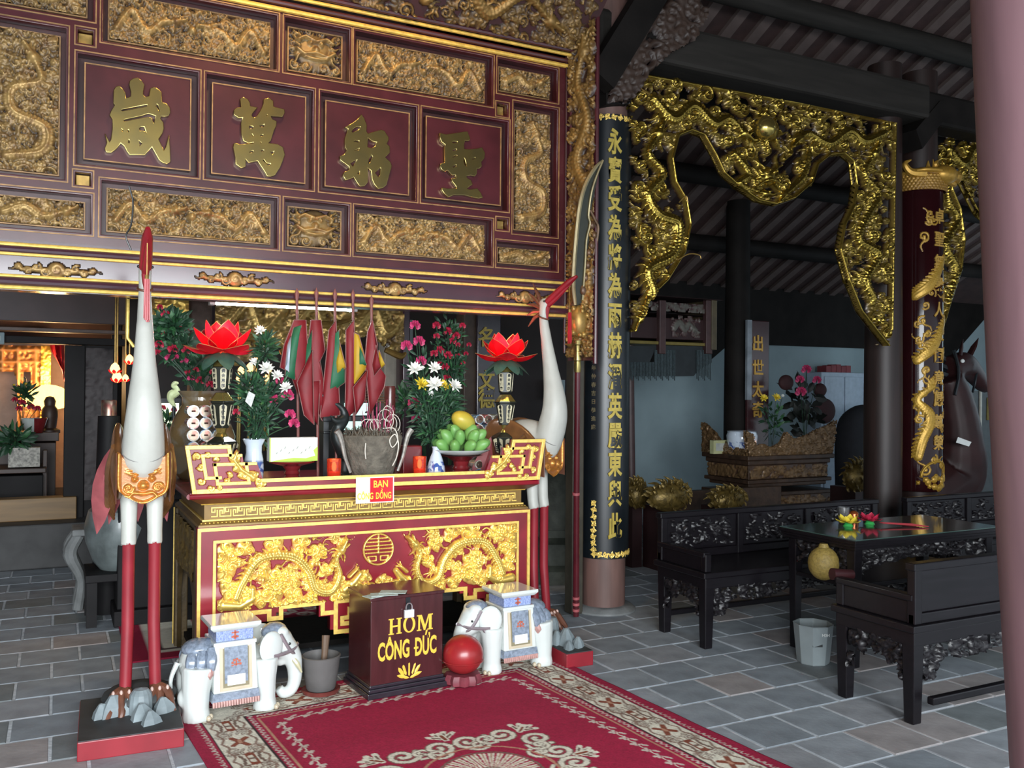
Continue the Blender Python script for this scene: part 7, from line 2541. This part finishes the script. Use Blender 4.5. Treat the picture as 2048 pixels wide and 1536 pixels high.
# gilded dragon-heads of the carrying poles, seen over the bench back
for k, (px, py, w, hgt, lb) in enumerate(((1338, 995, 95, 62, 'gilded scaly dragon head over the left end of the bench back'), (1455, 1000, 80, 46, 'gilded dragon head peeping over the middle of the bench back'), (1715, 955, 60, 56, 'gilded flame ornament right of the rear altar'), (1272, 990, 50, 60, 'dull gilded carving next to the black lettered board'))):
    Y = 6.1 + .1 * k
    c = P(px, py, Y)
    s = (P(px + 10, py, Y)[0] - c[0]) / 10 * .9
    t = thing('dragon_head', lb, 'carving', (c[0], Y, c[2]), 0, 'gilded dragon carvings behind the bench')
    mb = MB().ball((0, 0, 0), (w * s * .45, .10, hgt * s * .42), 10)
    rn = random.Random(k)
    for e in range(60):
        a, f = rn.uniform(PI, 2 * PI), rn.uniform(-.9, 1.3)
        d = Vector((math.cos(a) * math.cos(f) * w * s * .46, math.sin(a) * math.cos(f) * .11, math.sin(f) * hgt * s * .44))
        mb.leaf(d, d * 1.22 + Vector((-.02, 0, .015)), .045, (0, -1, .4), .25, 3)
    mb.build('scaled_head', m_duskgold, t)
    mb = MB()
    for e in range(9):
        a = .2 + e * .33
        mb.tube(cat([(math.cos(a) * w * s * .3, 0, math.sin(a) * hgt * s * .3), (math.cos(a) * w * s * .5, .01, math.sin(a) * hgt * s * .5), (math.cos(a + .2) * w * s * .62, .02, math.sin(a + .2) * hgt * s * .62)], 3), [.022, .016, .003], 6)
    mb.build('mane', m_duskgold, t)
    MB().box(-.05, .05, -.02, .3, -c[2], -hgt * s * .3).build('pole_end', m_pq, t, smooth=False)
# dark boards and seat shapes behind the rear altar
o = MB().box(*sorted((P(1262, 968, 7.0)[0], P(1520, 968, 7.0)[0])), 6.7, 6.78, 0, P(1400, 968, 6.8)[2] - .05).build('low_screen', m_rear, smooth=False)
tag(o, 'low dark wooden screen behind the long ebony bench', 'screen')
wc = thing('white_cabinet', 'tall pale blue-grey cabinet standing against the rear wall', 'cabinet', (0, 0, 0))
a, b = P(1642, 900, 9.3), P(1730, 746, 9.3)
m_cab = mat('pale_blue_cabinet', (0.36, 0.44, 0.54), .5, var=.15)
MB().box(a[0], b[0], 9.30, 9.58, 0, b[2]).build('body', m_cab, wc, smooth=False, bevel=.01)
MB().box(a[0] + .05, (a[0] + b[0]) / 2 - .02, 9.285, 9.30, .1, b[2] - .06).build('door', m_cab, wc, smooth=False, bevel=.006)
MB().box((a[0] + b[0]) / 2 + .02, b[0] - .05, 9.285, 9.30, .1, b[2] - .06).build('door', m_cab, wc, smooth=False, bevel=.006)
a1, b1 = P(1645, 747, 9.4), P(1695, 732, 9.4)
for k in range(5):
    x = a1[0] + k * (b1[0] - a1[0]) / 5
    o = MB().box(x, x + (b1[0] - a1[0]) / 5 - .008, 9.33, 9.5, b[2] + .001, b[2] + .09 + .012 * (k % 3)).build('red_book', mat('dull_red_cover', (0.20, 0.025, 0.035), .6, var=.3) if k == 0 else bpy.data.materials['dull_red_cover'], smooth=False)
    tag(o, ('leftmost', 'second', 'middle', 'fourth', 'rightmost')[k] + ' dull red book in the row on top of the pale cabinet', 'book', 'red books on the cabinet')
a, b = P(1700, 960, 8.6), P(1762, 830, 8.6)
mb = MB().tube(cat([(a[0], 8.6, .0), (a[0] - .02, 8.6, .9), (a[0] + .1, 8.6, b[2] - .05), (b[0] - .1, 8.6, b[2]), (b[0] + .1, 8.6, b[2] - .04)], 5), [.18, .18, .16, .14, .12], 12)
o = mb.build('black_drape', mat('black_cloth', (0.010, 0.010, 0.014), .9, var=.3))
tag(o, 'black cloth covered shape left of the dragon board', 'drape')
# horse
m_horse = mat('dark_red_horse_lacquer', (0.032, 0.009, 0.009), .5, var=.4, ns=5, spec=.35)
YHo = 6.7


def hp(x, y, dy=0):
    return tuple(P(x, y, YHo + dy))


hs = thing('horse_statue', 'dark red wooden horse statue looking right behind the front pillar', 'statue', (0, 0, 0))
mb = MB()
mb.tube(cat([hp(1800, 1010, .3), hp(1850, 985, .2), hp(1905, 945, .1), hp(1918, 880, 0), hp(1908, 800), hp(1895, 755)], 5), [.42, .42, .36, .25, .20, .16], 16)
mb.tube(cat([hp(1898, 738), hp(1925, 730), hp(1945, 745), hp(1963, 768), hp(1972, 778)], 5), [.14, .150, .115, .085, .055], 14)
mb.ball(hp(1972, 775), (.07, .06, .06), 8)
mb.build('body', m_horse, hs, remesh=.018)
for s, (x0_, y0_, x1_, y1_) in ((-1, (1920, 712, 1926, 678)), (1, (1938, 712, 1957, 676))):
    a, b = Vector(hp(x0_, y0_, s * .06)), Vector(hp(x1_, y1_, s * .06))
    MB().tube([a, a + (b - a) * .5, b], [.045, .04, .004], 8, .5).build('ear', m_horse, hs)
MB().ball(hp(1925, 722, -.14), .022, 8).build('eye', m_paper, hs)
mb = MB()
for k in range(9):
    a = Vector(hp(1892 + k * 1.5, 720 + k * 16, .05))
    mb.tube(cat([a, a + Vector((-.10, .03, .02)), a + Vector((-.16, .05, -.10))], 3), [.05, .04, .005], 7)
mb.build('mane', m_black, hs)
mb = MB()
mb.tube(cat([hp(1908, 700, -.12), hp(1918, 745, -.16), hp(1910, 790, -.16)], 4), .018, 6)
mb.tube(cat([hp(1955, 738, -.1), hp(1950, 765, -.11), hp(1945, 785, -.08)], 4), .014, 6)
mb.build('bridle', m_black, hs)
for dx in (-.55, .0):
    for s in (-.14, .14):
        p = hp(1850, 990, .2)
        MB().tube([(p[0] + dx, p[1] + s, p[2] - .1), (p[0] + dx + .02, p[1] + s, .4), (p[0] + dx, p[1] + s, 0)], [.12, .07, .08], 10).build('leg', m_horse, hs)
MB().hexa([hp(1912, 885, -.34), hp(1938, 893, -.34), hp(1938, 893, -.335), hp(1912, 885, -.335)], [hp(1916, 874, -.34), hp(1943, 884, -.34), hp(1943, 884, -.335), hp(1916, 874, -.335)]).build('paper_note', m_paper, hs, smooth=False)
a, b = P(1936, 980, 8.3), P(1990, 782, 8.3)
scr = thing('grey_screen', 'grey folding screen with a pale centre rod behind the horse', 'screen', (0, 0, 0))
MB().box(a[0], b[0] + .3, 8.3, 8.34, 0, b[2]).build('leaf_board', mat('grey_teal_board', (0.075, 0.085, 0.09), .6, var=.2), scr, smooth=False)
p = P(1961, 780, 8.28)
MB().tube([(p[0], 8.28, 0), (p[0], 8.28, b[2])], .02, 8).build('rod', mat('pale_rod', (0.4, 0.38, 0.33), .5), scr)
for px in (1945, 1977):
    p0, p1 = P(px, 840, 8.28), P(px, 795, 8.28)
    MB().tube([tuple(p0), tuple(p1)], [.03, .022], 8).build('yellow_tassel', mat('dull_yellow_tassel', (0.20, 0.15, 0.04), .7) if px == 1945 else bpy.data.materials['dull_yellow_tassel'], scr)
# ================================================================ the inner hall behind the altar
YW = 11.4
tag(MB().box(-6, .62, YW, YW + .1, 0, 4).build('wall_sanctum', mat('warm_pink_plaster', (0.50, 0.33, 0.25), .8, var=.12), smooth=False), kind='structure')
sn = thing('carved_screen', 'red and gold carved screen glowing in the inner sanctum at the far left', 'screen', (0, 0, 0))
YS = 10.9
a, b = P(-60, 1000, YS), P(97, 694, YS)
W, H = b[0] - a[0], b[2] - a[2]
hz = HF(W, H, .014)
rn = random.Random(14)
X, Yg = np.meshgrid(np.arange(hz.nx) * hz.res, np.arange(hz.ny) * hz.res)
px2 = lambda x, y: (P(x, y, YS)[0] - a[0], P(x, y, YS)[2] - a[2])
for x in (5, 36, 72):
    hz.line([px2(x, 990), px2(x, 696)], .03, None, .05)
for y in (700, 724):
    hz.line([px2(-60, y), px2(80, y)], .028, None, .05)
hz.line([px2(-60, 738), px2(20, 738)], .03, None, .05)
hole = inpoly(X, Yg, [px2(*q) for q in ((-60, 745), (26, 745), (32, 760), (36, 990), (-60, 990))]) | inpoly(X, Yg, [px2(*q) for q in ((45, 745), (60, 745), (58, 780), (46, 780))])
hz.fill(rn, .05, .05, 220, ~hole, kinds='csf')
hz.mesh('carved_work', (a[0], YS, a[2]), GX, GZ, -GY, relmat('red_gold_screen', (0.50, 0.22, 0.06), (0.28, 0.05, 0.02), .45, .4, .1, .6), sn, cut=True, mask=~hole)
a, b = P(80, 850, YS - .05), P(103, 692, YS - .05)
hz = HF(b[0] - a[0], b[2] - a[2], .012)
hz.fill(rn, .05, .05, 60, kinds='csf')
hz.mesh('gold_strip', (a[0], YS - .05, a[2]), GX, GZ, -GY, relmat('lit_gold_strip', (0.85, 0.52, 0.08), (0.4, 0.18, 0.03), .4, .5, .05, .5), sn, cut=True)
cu_ = thing('red_curtain', 'red gauze curtain gathered at the right of the sanctum doorway', 'curtain', (0, 0, 0))
mb = MB()
n1, n2 = 9, 12
pts = []
for j in range(n2 + 1):
    t = j / n2
    xl = 100 + 22 * t ** 1.5
    for i in range(n1 + 1):
        u = i / n1
        q = P(xl + (129 - xl) * u, 690 + 75 * t * (.55 + .45 * u), 10.6)
        pts.append((q[0], q[1] + .05 * math.sin(u * 14 + t * 2), q[2]))
mb.add(pts, [(j * (n1 + 1) + i, j * (n1 + 1) + i + 1, (j + 1) * (n1 + 1) + i + 1, (j + 1) * (n1 + 1) + i) for j in range(n2) for i in range(n1)])
mb.build('gauze', mat('red_gauze', (0.55, 0.01, 0.025), .6, var=.3), cu_)
fl_ = thing('fan_lamp', 'glowing yellow fan shaped lamp on the sanctum altar', 'lamp', (0, 0, 0))
c = P(97, 822, 10.3)
mb = MB()
f = []
for k in range(13):
    a_ = .22 + (PI - .44) * k / 12
    for r in (.06, .27):
        mb.v.append((c[0] + r * math.cos(a_), 10.3 + (.012 if k % 2 else -.012), c[2] + r * math.sin(a_)))
mb.f = [(2 * k, 2 * k + 2, 2 * k + 3, 2 * k + 1) for k in range(12)]
mb.m = [0] * 12
mb.build('fan_shade', mat('lit_yellow_fan', (1, .62, .2), .6, var=.4, ns=18, emit=2.6, ecol=(1.0, .62, .16)), fl_, smooth=False)
MB().tube([(c[0], 10.3, c[2] - .2), (c[0], 10.3, c[2] + .05)], .012, 8).build('lamp_stem', m_brass, fl_)
sa = thing('sanctum_altar', 'dark tiered altar with offerings in the sanctum doorway at the far left', 'altar table', (0, 0, 0))
m_sa = mat('dark_brown_altar', (0.055, 0.028, 0.020), .5, var=.4, ns=5)


def sbox(name, x0, y0, x1, y1, Y, d, m, parent):
    a, b = P(x0, y0, Y), P(x1, y1, Y)
    return MB().box(a[0], b[0], Y, Y + d, min(a[2], b[2]), max(a[2], b[2])).build(name, m, parent, smooth=False, bevel=.006)


sbox('upper_table', -60, 885, 118, 864, 10.0, .7, m_sa, sa)
sbox('upper_front', -60, 1000, 112, 885, 10.08, .5, m_sa, sa)
sbox('lower_table', -60, 950, 92, 936, 9.3, .6, m_sa, sa)
sbox('lower_front', -60, 1010, 86, 950, 9.38, .5, m_hall, sa)
sbox('table_leg', 84, 1008, 95, 900, 9.5, .06, m_sa, sa)
a, b = P(16, 935, 9.35), P(80, 895, 9.35)
ob = MB().box(a[0], b[0], 9.35, 9.55, a[2], b[2]).build('printed_box', mat('grey_white_print_box', (0.40, 0.38, 0.33), .5, var=.7, ns=45), smooth=False)
tag(ob, 'grey white printed box on the lower sanctum table', 'box')
o = vase('dark_statue', 'dark wooden figure standing beside the fan lamp in the sanctum', 99, 792, 866, [(.26, 0), (.26, .08), (.16, .14), (.20, .45), (.19, .65), (.13, .74), (.15, .86), (.10, .97), (0, 1)], 10.15, m_sa, 'figure')
bouquet('red flowers on the sanctum altar, left of the dark wooden figure', 10.1, (45, 862), [(30, 800, 9, 'r', 0), (45, 806, 10, 'r', 0), (62, 815, 11, 'r', 0), (75, 818, 10, 'r', 0), (38, 818, 9, 'r', 0), (28, 770, 4, 'y', 0), (52, 768, 4, 'y', 0)], [(50, 790, 14, 24, .05)], 51, (.10, .03), 50)
bouquet('dark green leafy plant on the lower sanctum table', 9.4, (30, 936), [(28, 872, 3, 'w', 0)], [(28, 880, 28, 18, 0)], 52, (.12, .04), 60, 'plant')
for k, (x, y) in enumerate(((62, 862), (75, 862))):
    o = vase('offering_bowl', ('small pale offering bowl nearest the red sanctum flowers', 'small reddish offering bowl beside the dark wooden figure')[k], x, y - 26, y + 4, [(.3, 0), (.35, .1), (.5, .6), (.62, 1), (.55, .95), (0, .4)], 9.95, (m_plate, m_redst)[k], 'bowl')
# hanging red bulbs
m_hot = mat('glowing_orange_bulb', (1, .4, .15), .4, emit=4.5, ecol=(1.0, .34, .10))
m_hotr = mat('glowing_red_bulb', (1, .1, .05), .4, emit=2.2, ecol=(1.0, .09, .04))
HB = [(230, 738, 9, 0), (234, 755, 9, 0), (251, 757, 6, 0), (259, 720, 8, 0), (302, 736, 7, 0), (306, 752, 4, 1)]
HBL = ['glowing lotus bulb at the left of the cluster beside the left crane neck', 'glowing lotus bulb at the bottom of the cluster beside the left crane neck', 'small glowing bulb nearest the left crane neck', 'tall glowing bulb touching the left edge of the crane neck', 'glowing bulb just right of the left crane neck', 'tiny red bulb right of the left crane neck']
for k, (x, y, r, c_) in enumerate(HB):
    Y = 6.6
    p = P(x, y, Y)
    s = .0036 * r
    t = thing('lotus_bulb_lamp', HBL[k], 'lamp', tuple(p), 0, 'hanging lotus bulbs beside the left crane')
    MB().lathe([(0, -1.1 * s), (.7 * s, -.8 * s), (s, 0), (.7 * s, .8 * s), (.2 * s, 1.3 * s), (0, 1.35 * s)], n=14).build('bulb', m_hotr if c_ else m_hot, t)
    MB().tube([(0, 0, 1.3 * s), (0, 0, P(x, 560, Y)[2] - p[2])], .006, 6).build('cord', m_oldgold, t)
    mb = MB()
    for e in range(7):
        an = e * 2 * PI / 7
        mb.leaf((.3 * s * math.cos(an), .3 * s * math.sin(an), -1.1 * s), (1.35 * s * math.cos(an), 1.35 * s * math.sin(an), -.1 * s), .8 * s, (math.cos(an), math.sin(an), 0), .25, 4)
    mb.build('petals', m_lotus, t)
for k, (x, y, r) in enumerate(((482, 742, 7), (478, 757, 6), (500, 736, 8), (512, 722, 6), (538, 738, 6), (532, 757, 6))):
    Y = 7.4
    p = P(x, y, Y)
    s = .0040 * r
    t = thing('lotus_bulb_lamp', ('leftmost glowing bulb seen through the white bouquet', 'lowest left glowing bulb behind the white bouquet', 'largest glowing bulb behind the bent white spray', 'topmost glowing bulb behind the bent white spray', 'glowing bulb at the right behind the white bouquet', 'lowest right glowing bulb behind the white bouquet')[k], 'lamp', tuple(p), 0, 'glowing bulbs behind the white bouquet')
    MB().lathe([(0, -1.1 * s), (.7 * s, -.8 * s), (s, 0), (.7 * s, .8 * s), (.2 * s, 1.3 * s), (0, 1.35 * s)], n=14).build('bulb', m_hot, t)
    MB().tube([(0, 0, -1.1 * s), (0, 0, -1.5 * s)], .02, 8).tube([(0, 0, -1.4 * s), (.0, .05, 1.0 - p[2])], .012, 6).build('stem', m_brass, t)
# gilded openwork frieze deeper in the hall
YG = 7.0
gz = thing('gilded_frieze', 'dull gilded openwork frieze seen behind the flags under the lintel', 'carved frieze', (0, 0, 0))
o_ = [(428, 585), (800, 590), (800, 625), (808, 690), (795, 706), (770, 700), (740, 668), (690, 690), (640, 700), (600, 712), (570, 700), (540, 690), (520, 712), (470, 735), (450, 720), (432, 690)]
pw = [P(x, y, YG) for x, y in o_]
x0, z0 = min(p[0] for p in pw), min(p[2] for p in pw)
hz = HF(max(p[0] for p in pw) - x0, max(p[2] for p in pw) - z0, .011)
X, Yg = np.meshgrid(np.arange(hz.nx) * hz.res, np.arange(hz.ny) * hz.res)
mk = inpoly(X, Yg, [(p[0] - x0, p[2] - z0) for p in pw])
rn = random.Random(33)
for s in range(3):
    hz.dragon([(.1 + s * .5, .35), (.25 + s * .5, .5), (.35 + s * .5, .3), (.5 + s * .5, .45)], .05, .06, rn)
hz.fill(rn, .055, .05, 150, mk, kinds='csffl', thr=.001)
hz.mesh('carved_openwork', (x0, YG, z0), GX, GZ, -GY, relmat('dull_hall_gold', (0.55, 0.38, 0.12), (0.06, 0.03, 0.015), .35, .6, .05, .5), gz, cut=True, mask=mk)
for pts in ([(455, 690), (500, 675), (545, 690)], [(610, 640), (650, 650), (700, 640)], [(770, 700), (800, 712), (812, 706)], [(560, 705), (600, 690), (640, 702)]):
    MB().tube(cat([tuple(P(x, y, YG - .06)) for x, y in pts], 6), [.02, .03, .012], 8).build('gilded_scroll', m_oldgold, gz)
fz = thing('gilded_frieze', 'small grey and gold openwork panel left of the left lotus lamp', 'carved frieze', (0, 0, 0))
a, b = P(258, 640, 6.9), P(376, 585, 6.9)
hz = HF(b[0] - a[0], b[2] - a[2], .012)
hz.fill(rn, .06, .04, 40, kinds='csf')
hz.mesh('carved_openwork', (a[0], 6.88, a[2]), GX, GZ, -GY, bpy.data.materials['carved_bright_gold'], fz, cut=True)
MB().box(a[0], b[0], 6.90, 6.93, a[2], b[2]).build('grey_board', mat('blue_grey_board', (0.20, 0.25, 0.30), .5, var=.5, ns=12), fz, smooth=False)
q0, q1 = P(258, 655, 6.88), P(376, 640, 6.88)
MB().box(q0[0], q1[0], 6.86, 6.93, q0[2], q1[2]).build('silver_rail', mat('silver_grey_rail', (0.32, 0.38, 0.42), .4, .2), fz, smooth=False)
for z in (q0[2], q1[2]):
    MB().tube([(q0[0], 6.855, z), (q1[0], 6.855, z)], .009, 6).build('gold_fillet', m_gold, fz)
pf = thing('gold_edged_board', 'board with a yellow gold edge half hidden behind the left crane neck', 'board', (0, 0, 0))
pts = [P(x, y, 5.9) for x, y in ((256, 598), (255, 676), (268, 694), (300, 694), (300, 598))]
MB().prism([(p[0], p[2]) for p in pts], 5.9, 5.93).build('board', m_darkwood, pf, smooth=False)
MB().tube([(p[0], 5.895, p[2]) for p in pts[:3]], .010, 6).build('gold_edge', m_gold, pf)


def post(x0, x1, y0, y1, Y, m, k, d=.2):
    a, b = P(x0, y1, Y), P(x1, y0, Y)
    return tag(MB().box(a[0], b[0], Y, Y + d, max(0, a[2]) if y1 < 1100 else 0, b[2]).build('trim_%d' % k, m, smooth=False, bevel=.012), kind='structure')


post(376, 425, 560, 1160, 7.3, mat('brown_stone_post', (0.12, 0.085, 0.07), .6, var=.5, ns=14, bump=.4, bs=20), 20)
post(424, 445, 560, 1160, 7.5, mat('grey_violet_wall', (0.30, 0.27, 0.32), .6), 21)
m_cream = mat('cream_column', (0.46, 0.42, 0.35), .6, var=.15)
post(765, 802, 560, 1160, 8.3, m_cream, 22)
post(924, 956, 560, 1160, 7.9, mat('brown_inner_column', (0.085, 0.055, 0.038), .5, var=.3), 23)
post(802, 822, 560, 1160, 8.0, m_purple, 24)
tag(MB().box(P(690, 860, 9.4)[0], P(735, 860, 9.4)[0], 9.40, 9.44, .9, P(690, 806, 9.4)[2]).build('window_1', mat('bright_cyan_daylight_pane', (0.6, 1, .95), .5, emit=.9, ecol=(0.62, 1.0, 0.92)), smooth=False), kind='structure')
for k, (x0, x1, y0, y1) in enumerate(((905, 926, 745, 860), (1092, 1130, 760, 800), (812, 826, 640, 700))):
    a, b = P(x0, y1, 9.38), P(x1, y0, 9.38)
    tag(MB().box(a[0], b[0], 9.38, 9.42, a[2], b[2]).build('wall_light_strip_%d' % (k + 1), m_plaster, smooth=False), kind='structure')
ib_ = thing('couplet_board', 'black board with gold characters hanging behind the right lotus lamp', 'couplet board', (0, 0, 0))
a, b = P(953, 895, 7.85), P(1003, 600, 7.85)
MB().box(a[0], b[0], 7.85, 7.89, a[2], b[2]).build('board', mat('violet_black_board', (0.030, 0.020, 0.030), .25, var=.3, coat=.4), ib_, smooth=False, bevel=.01)
for ch, y in zip('名?文德', (677, 717, 763, 800)):
    if ch == '?':
        continue
    p = P(973, y, 7.84)
    text(ch, (p[0], 7.84, p[2]), .20, m_char, ib_, .004, .9, .004, 0, 'gold_character')
# tube lamp behind the lintel
tl_ = thing('tube_lamp', 'white fluorescent tube glowing behind the lower edge of the lintel', 'lamp', (0, 0, 0))
a, b = P(432, 603, 5.35), P(702, 622, 5.35)
MB().tube([(a[0], 5.35, a[2]), (b[0], 5.35, a[2])], .019, 12).build('tube', mat('fluorescent_tube', (1, 1, 1), .4, emit=45, ecol=(0.88, 0.95, 1.0)), tl_)
MB().box(a[0] - .03, b[0] + .03, 5.37, 5.42, a[2] + .0, a[2] + .05).build('lamp_holder', m_paper, tl_, smooth=False)
for x in (a[0] - .02, b[0] + .02):
    MB().box(x - .015, x + .015, 5.33, 5.40, a[2] - .02, a[2] + .05).build('end_cap', m_paper, tl_, smooth=False)
# stone drum, table and small things left of the altar
sd = MB().lathe([(.15, 0), (.19, .05), (.235, .18), (.245, .28), (.22, .38), (.17, .42), (.12, .43), (0, .43)], n=32).build('stone_jar', mat('veined_grey_stone', (0.17, 0.20, 0.20), .35, var=.5, ns=9, bump=.15, bs=18, coat=.3))
p = P(248, 1130, 6.4)
sd.location = (P(250, 1060, 6.4)[0], 6.4, .33)
tag(sd, 'round veined grey stone jar on a low stand behind the left crane legs', 'jar')
st2 = thing('jar_stand', 'dark low stand under the round grey stone jar', 'stand', (P(250, 1060, 6.4)[0], 6.4, 0))
MB().box(-.24, .24, -.22, .22, .28, .33).build('stand_top', m_hall, st2, smooth=False, bevel=.006)
for x in (-.2, .2):
    for y in (-.18, .18):
        MB().box(x - .03, x + .03, y - .03, y + .03, 0, .28).build('leg', m_hall, st2, smooth=False)
gp = thing('grey_side_table', 'narrow grey side table with a curved leg left of the stone jar', 'table', (P(196, 1060, 6.75)[0], 6.85, 0))
MB().box(-.16, .40, -.15, .15, .50, .545).build('table_top', m_stone, gp, smooth=False, bevel=.01)
for x in (-.12, .36):
    MB().tube(cat([(x, -.10, .5), (x - .05, -.12, .38), (x + .02, -.10, .2), (x, -.11, 0)], 4), [.04, .045, .03, .035], 10).build('leg', m_stone, gp)
    MB().tube(cat([(x, .10, .5), (x - .05, .12, .38), (x + .02, .10, .2), (x, .11, 0)], 4), [.04, .045, .03, .035], 10).build('leg', m_stone, gp)
# dark cabinet behind the altar's left side with small offerings on it
dc = thing('side_altar', 'dark low side altar behind the urn carrying small bright offerings', 'altar table', (P(330, 1000, 6.2)[0], 6.35, 0))
MB().box(-.30, .40, -.2, .2, .78, .82).box(-.28, .38, -.18, .18, .1, .78).build('cabinet_body', m_hall, dc, smooth=False, bevel=.008)
MB().box(-.30, .40, -.22, .22, 0, .10).build('plinth', m_hall, dc, smooth=False, bevel=.008)
bv = vase('blue_flask', 'small blue glass flask left of the altar top', 325, 916, 958, [(.26, 0), (.36, .1), (.34, .3), (.14, .5), (.12, .85), (.2, 1), (.15, .98), (0, .8)], 6.25, mat('cobalt_glaze', (0.10, 0.26, 0.60), .15, var=.4, coat=.5), 'flask', extra=.8205)
gl_ = thing('lit_lantern_box', 'bright greenish white lit box between the left crane and the urn', 'lamp', (P(321, 830, 6.4)[0], 6.4, .8205))
a, b = P(304, 850, 6.4), P(339, 806, 6.4)
MB().box(-.11, .11, -.05, .05, a[2] - .8205, b[2] - .8205).build('lit_panel', mat('lit_green_white_panel', (.8, 1, .6), .5, emit=1.1, ecol=(0.85, 1.0, 0.62)), gl_, smooth=False)
MB().box(-.12, .12, -.06, .06, 0, a[2] - .8205).box(-.12, .12, -.055, .055, b[2] - .8205, b[2] - .79).build('lamp_frame', m_black, gl_, smooth=False)
bouquet('small pot of yellow green and red flowers beside the brown urn', 5.9, (330, 905), [(326, 816, 8, 'r', 0), (348, 820, 8, 'p', 0), (342, 828, 7, 'y', 0), (356, 832, 7, 'y', 0), (322, 838, 7, 'y', 0)], [(335, 842, 18, 14, 0), (335, 880, 12, 26, 0)], 54, (.06, .02), 40)
# pale green crane figurine
cf = thing('crane_figurine', 'small pale green crane figurine between the left crane and the urn', 'figure', (0, 0, 0))
YC = 5.75
mb = MB()
mb.tube(cat([tuple(P(x, y, YC)) for x, y in ((350, 814), (342, 800), (344, 790), (352, 784), (352, 776), (346, 772), (350, 767), (357, 766))], 5), [.008, .020, .030, .026, .016, .012, .016, .006], 10)
mb.build('body', mat('pale_lime_enamel', (0.62, 0.70, 0.38), .4, var=.1), cf)
p = P(348, 812, YC)
MB().tube([(p[0], YC, TZ), (p[0], YC, p[2])], .010, 8).lathe([(.05, 0), (.04, .012), (0, .014)], (p[0], YC, TZ), 16).build('stand_rod', m_black, cf)
sv = vase('silver_can', 'bright silver ribbed container behind the left crane wing', 218, 800, 832, [(.42, 0), (.45, .03), (.45, .95), (.42, 1), (0, 1)], 6.6, m_canend, 'canister')
ss = MB().tube([(sv.location[0], 6.6, 0), (sv.location[0], 6.6, sv.location[2])], [.10, .07], 12).build('display_pedestal', m_hall)
tag(ss, 'slim dark pedestal carrying the bright silver container', 'pedestal')
# green grey stone censer tower right of the altar
ct = thing('stone_censer', 'green grey carved stone censer tower behind the right crane', 'censer', (P(1112, 1000, 6.3)[0], 6.3, 0))
m_gst = mat('green_grey_stone', (0.085, 0.095, 0.075), .6, var=.5, ns=12, bump=.4, bs=30)
MB().lathe([(.30, 0), (.30, .10), (.24, .14), (.22, .30), (.27, .36), (.27, .42)], n=8).build('tower_foot', m_gst, ct, smooth=False)
MB().lathe([(.24, .42), (.20, .55), (.24, .80), (.26, .86), (.28, .88), (.22, .92)], n=24).build('bowl', m_gst, ct)
MB().lathe([(.23, .92), (.20, .96), (.21, 1.10), (.26, 1.14), (.20, 1.20), (.10, 1.30), (.12, 1.36), (.06, 1.42), (0, 1.45)], n=24, lob=8, la=.04).build('lid', m_gst, ct)
mb = MB()
rn = random.Random(9)
for k in range(40):
    a = rn.uniform(PI, 2 * PI)
    z = rn.uniform(.98, 1.40)
    mb.ball((.20 * math.cos(a), .20 * math.sin(a), z), rn.uniform(.02, .04), 5)
mb.build('carved_lid', m_gst, ct)
# dark hanging wire in front of the panel
wr = MB().tube(cat([tuple(P(x, y, 4.6)) for x, y in ((258, 372), (266, 405), (262, 450), (252, 472), (262, 500))], 6), .004, 6).build('hanging_wire', m_black)
tag(wr, 'thin black wire hanging in front of the lower left carved field', 'wire')
sw = thing('switch_box', 'small pale junction box on the dark lintel at the far left edge', 'switch', (0, 0, 0))
a, b = P(-14, 688, 8.7), P(9, 665, 8.7)
MB().box(a[0], b[0], 8.68, 8.74, a[2], b[2]).build('cover', m_plaster, sw, smooth=False, bevel=.006)
MB().box(a[0] + .03, b[0] - .03, 8.672, 8.68, a[2] + .03, b[2] - .03).build('plate_front', m_paper, sw, smooth=False)
# ---------------------------------------------------------------- letters and pierced plates become plain meshes
def to_meshes():
    dg = bpy.context.evaluated_depsgraph_get()
    dg.update()
    for o in [o for o in S.objects if o.type in ('CURVE', 'FONT')]:
        me = bpy.data.meshes.new_from_object(o.evaluated_get(dg))
        nm = o.name
        o.name = 'old'
        n = bpy.data.objects.new(nm, me)
        COL.objects.link(n)
        n.parent = o.parent
        n.location, n.rotation_euler, n.scale = o.location, o.rotation_euler, o.scale
        for k in o.keys():
            if k in ('label', 'category', 'group', 'kind'):
                n[k] = o[k]
        for c in list(o.children):
            c.parent = n
        bpy.data.objects.remove(o)


to_meshes()
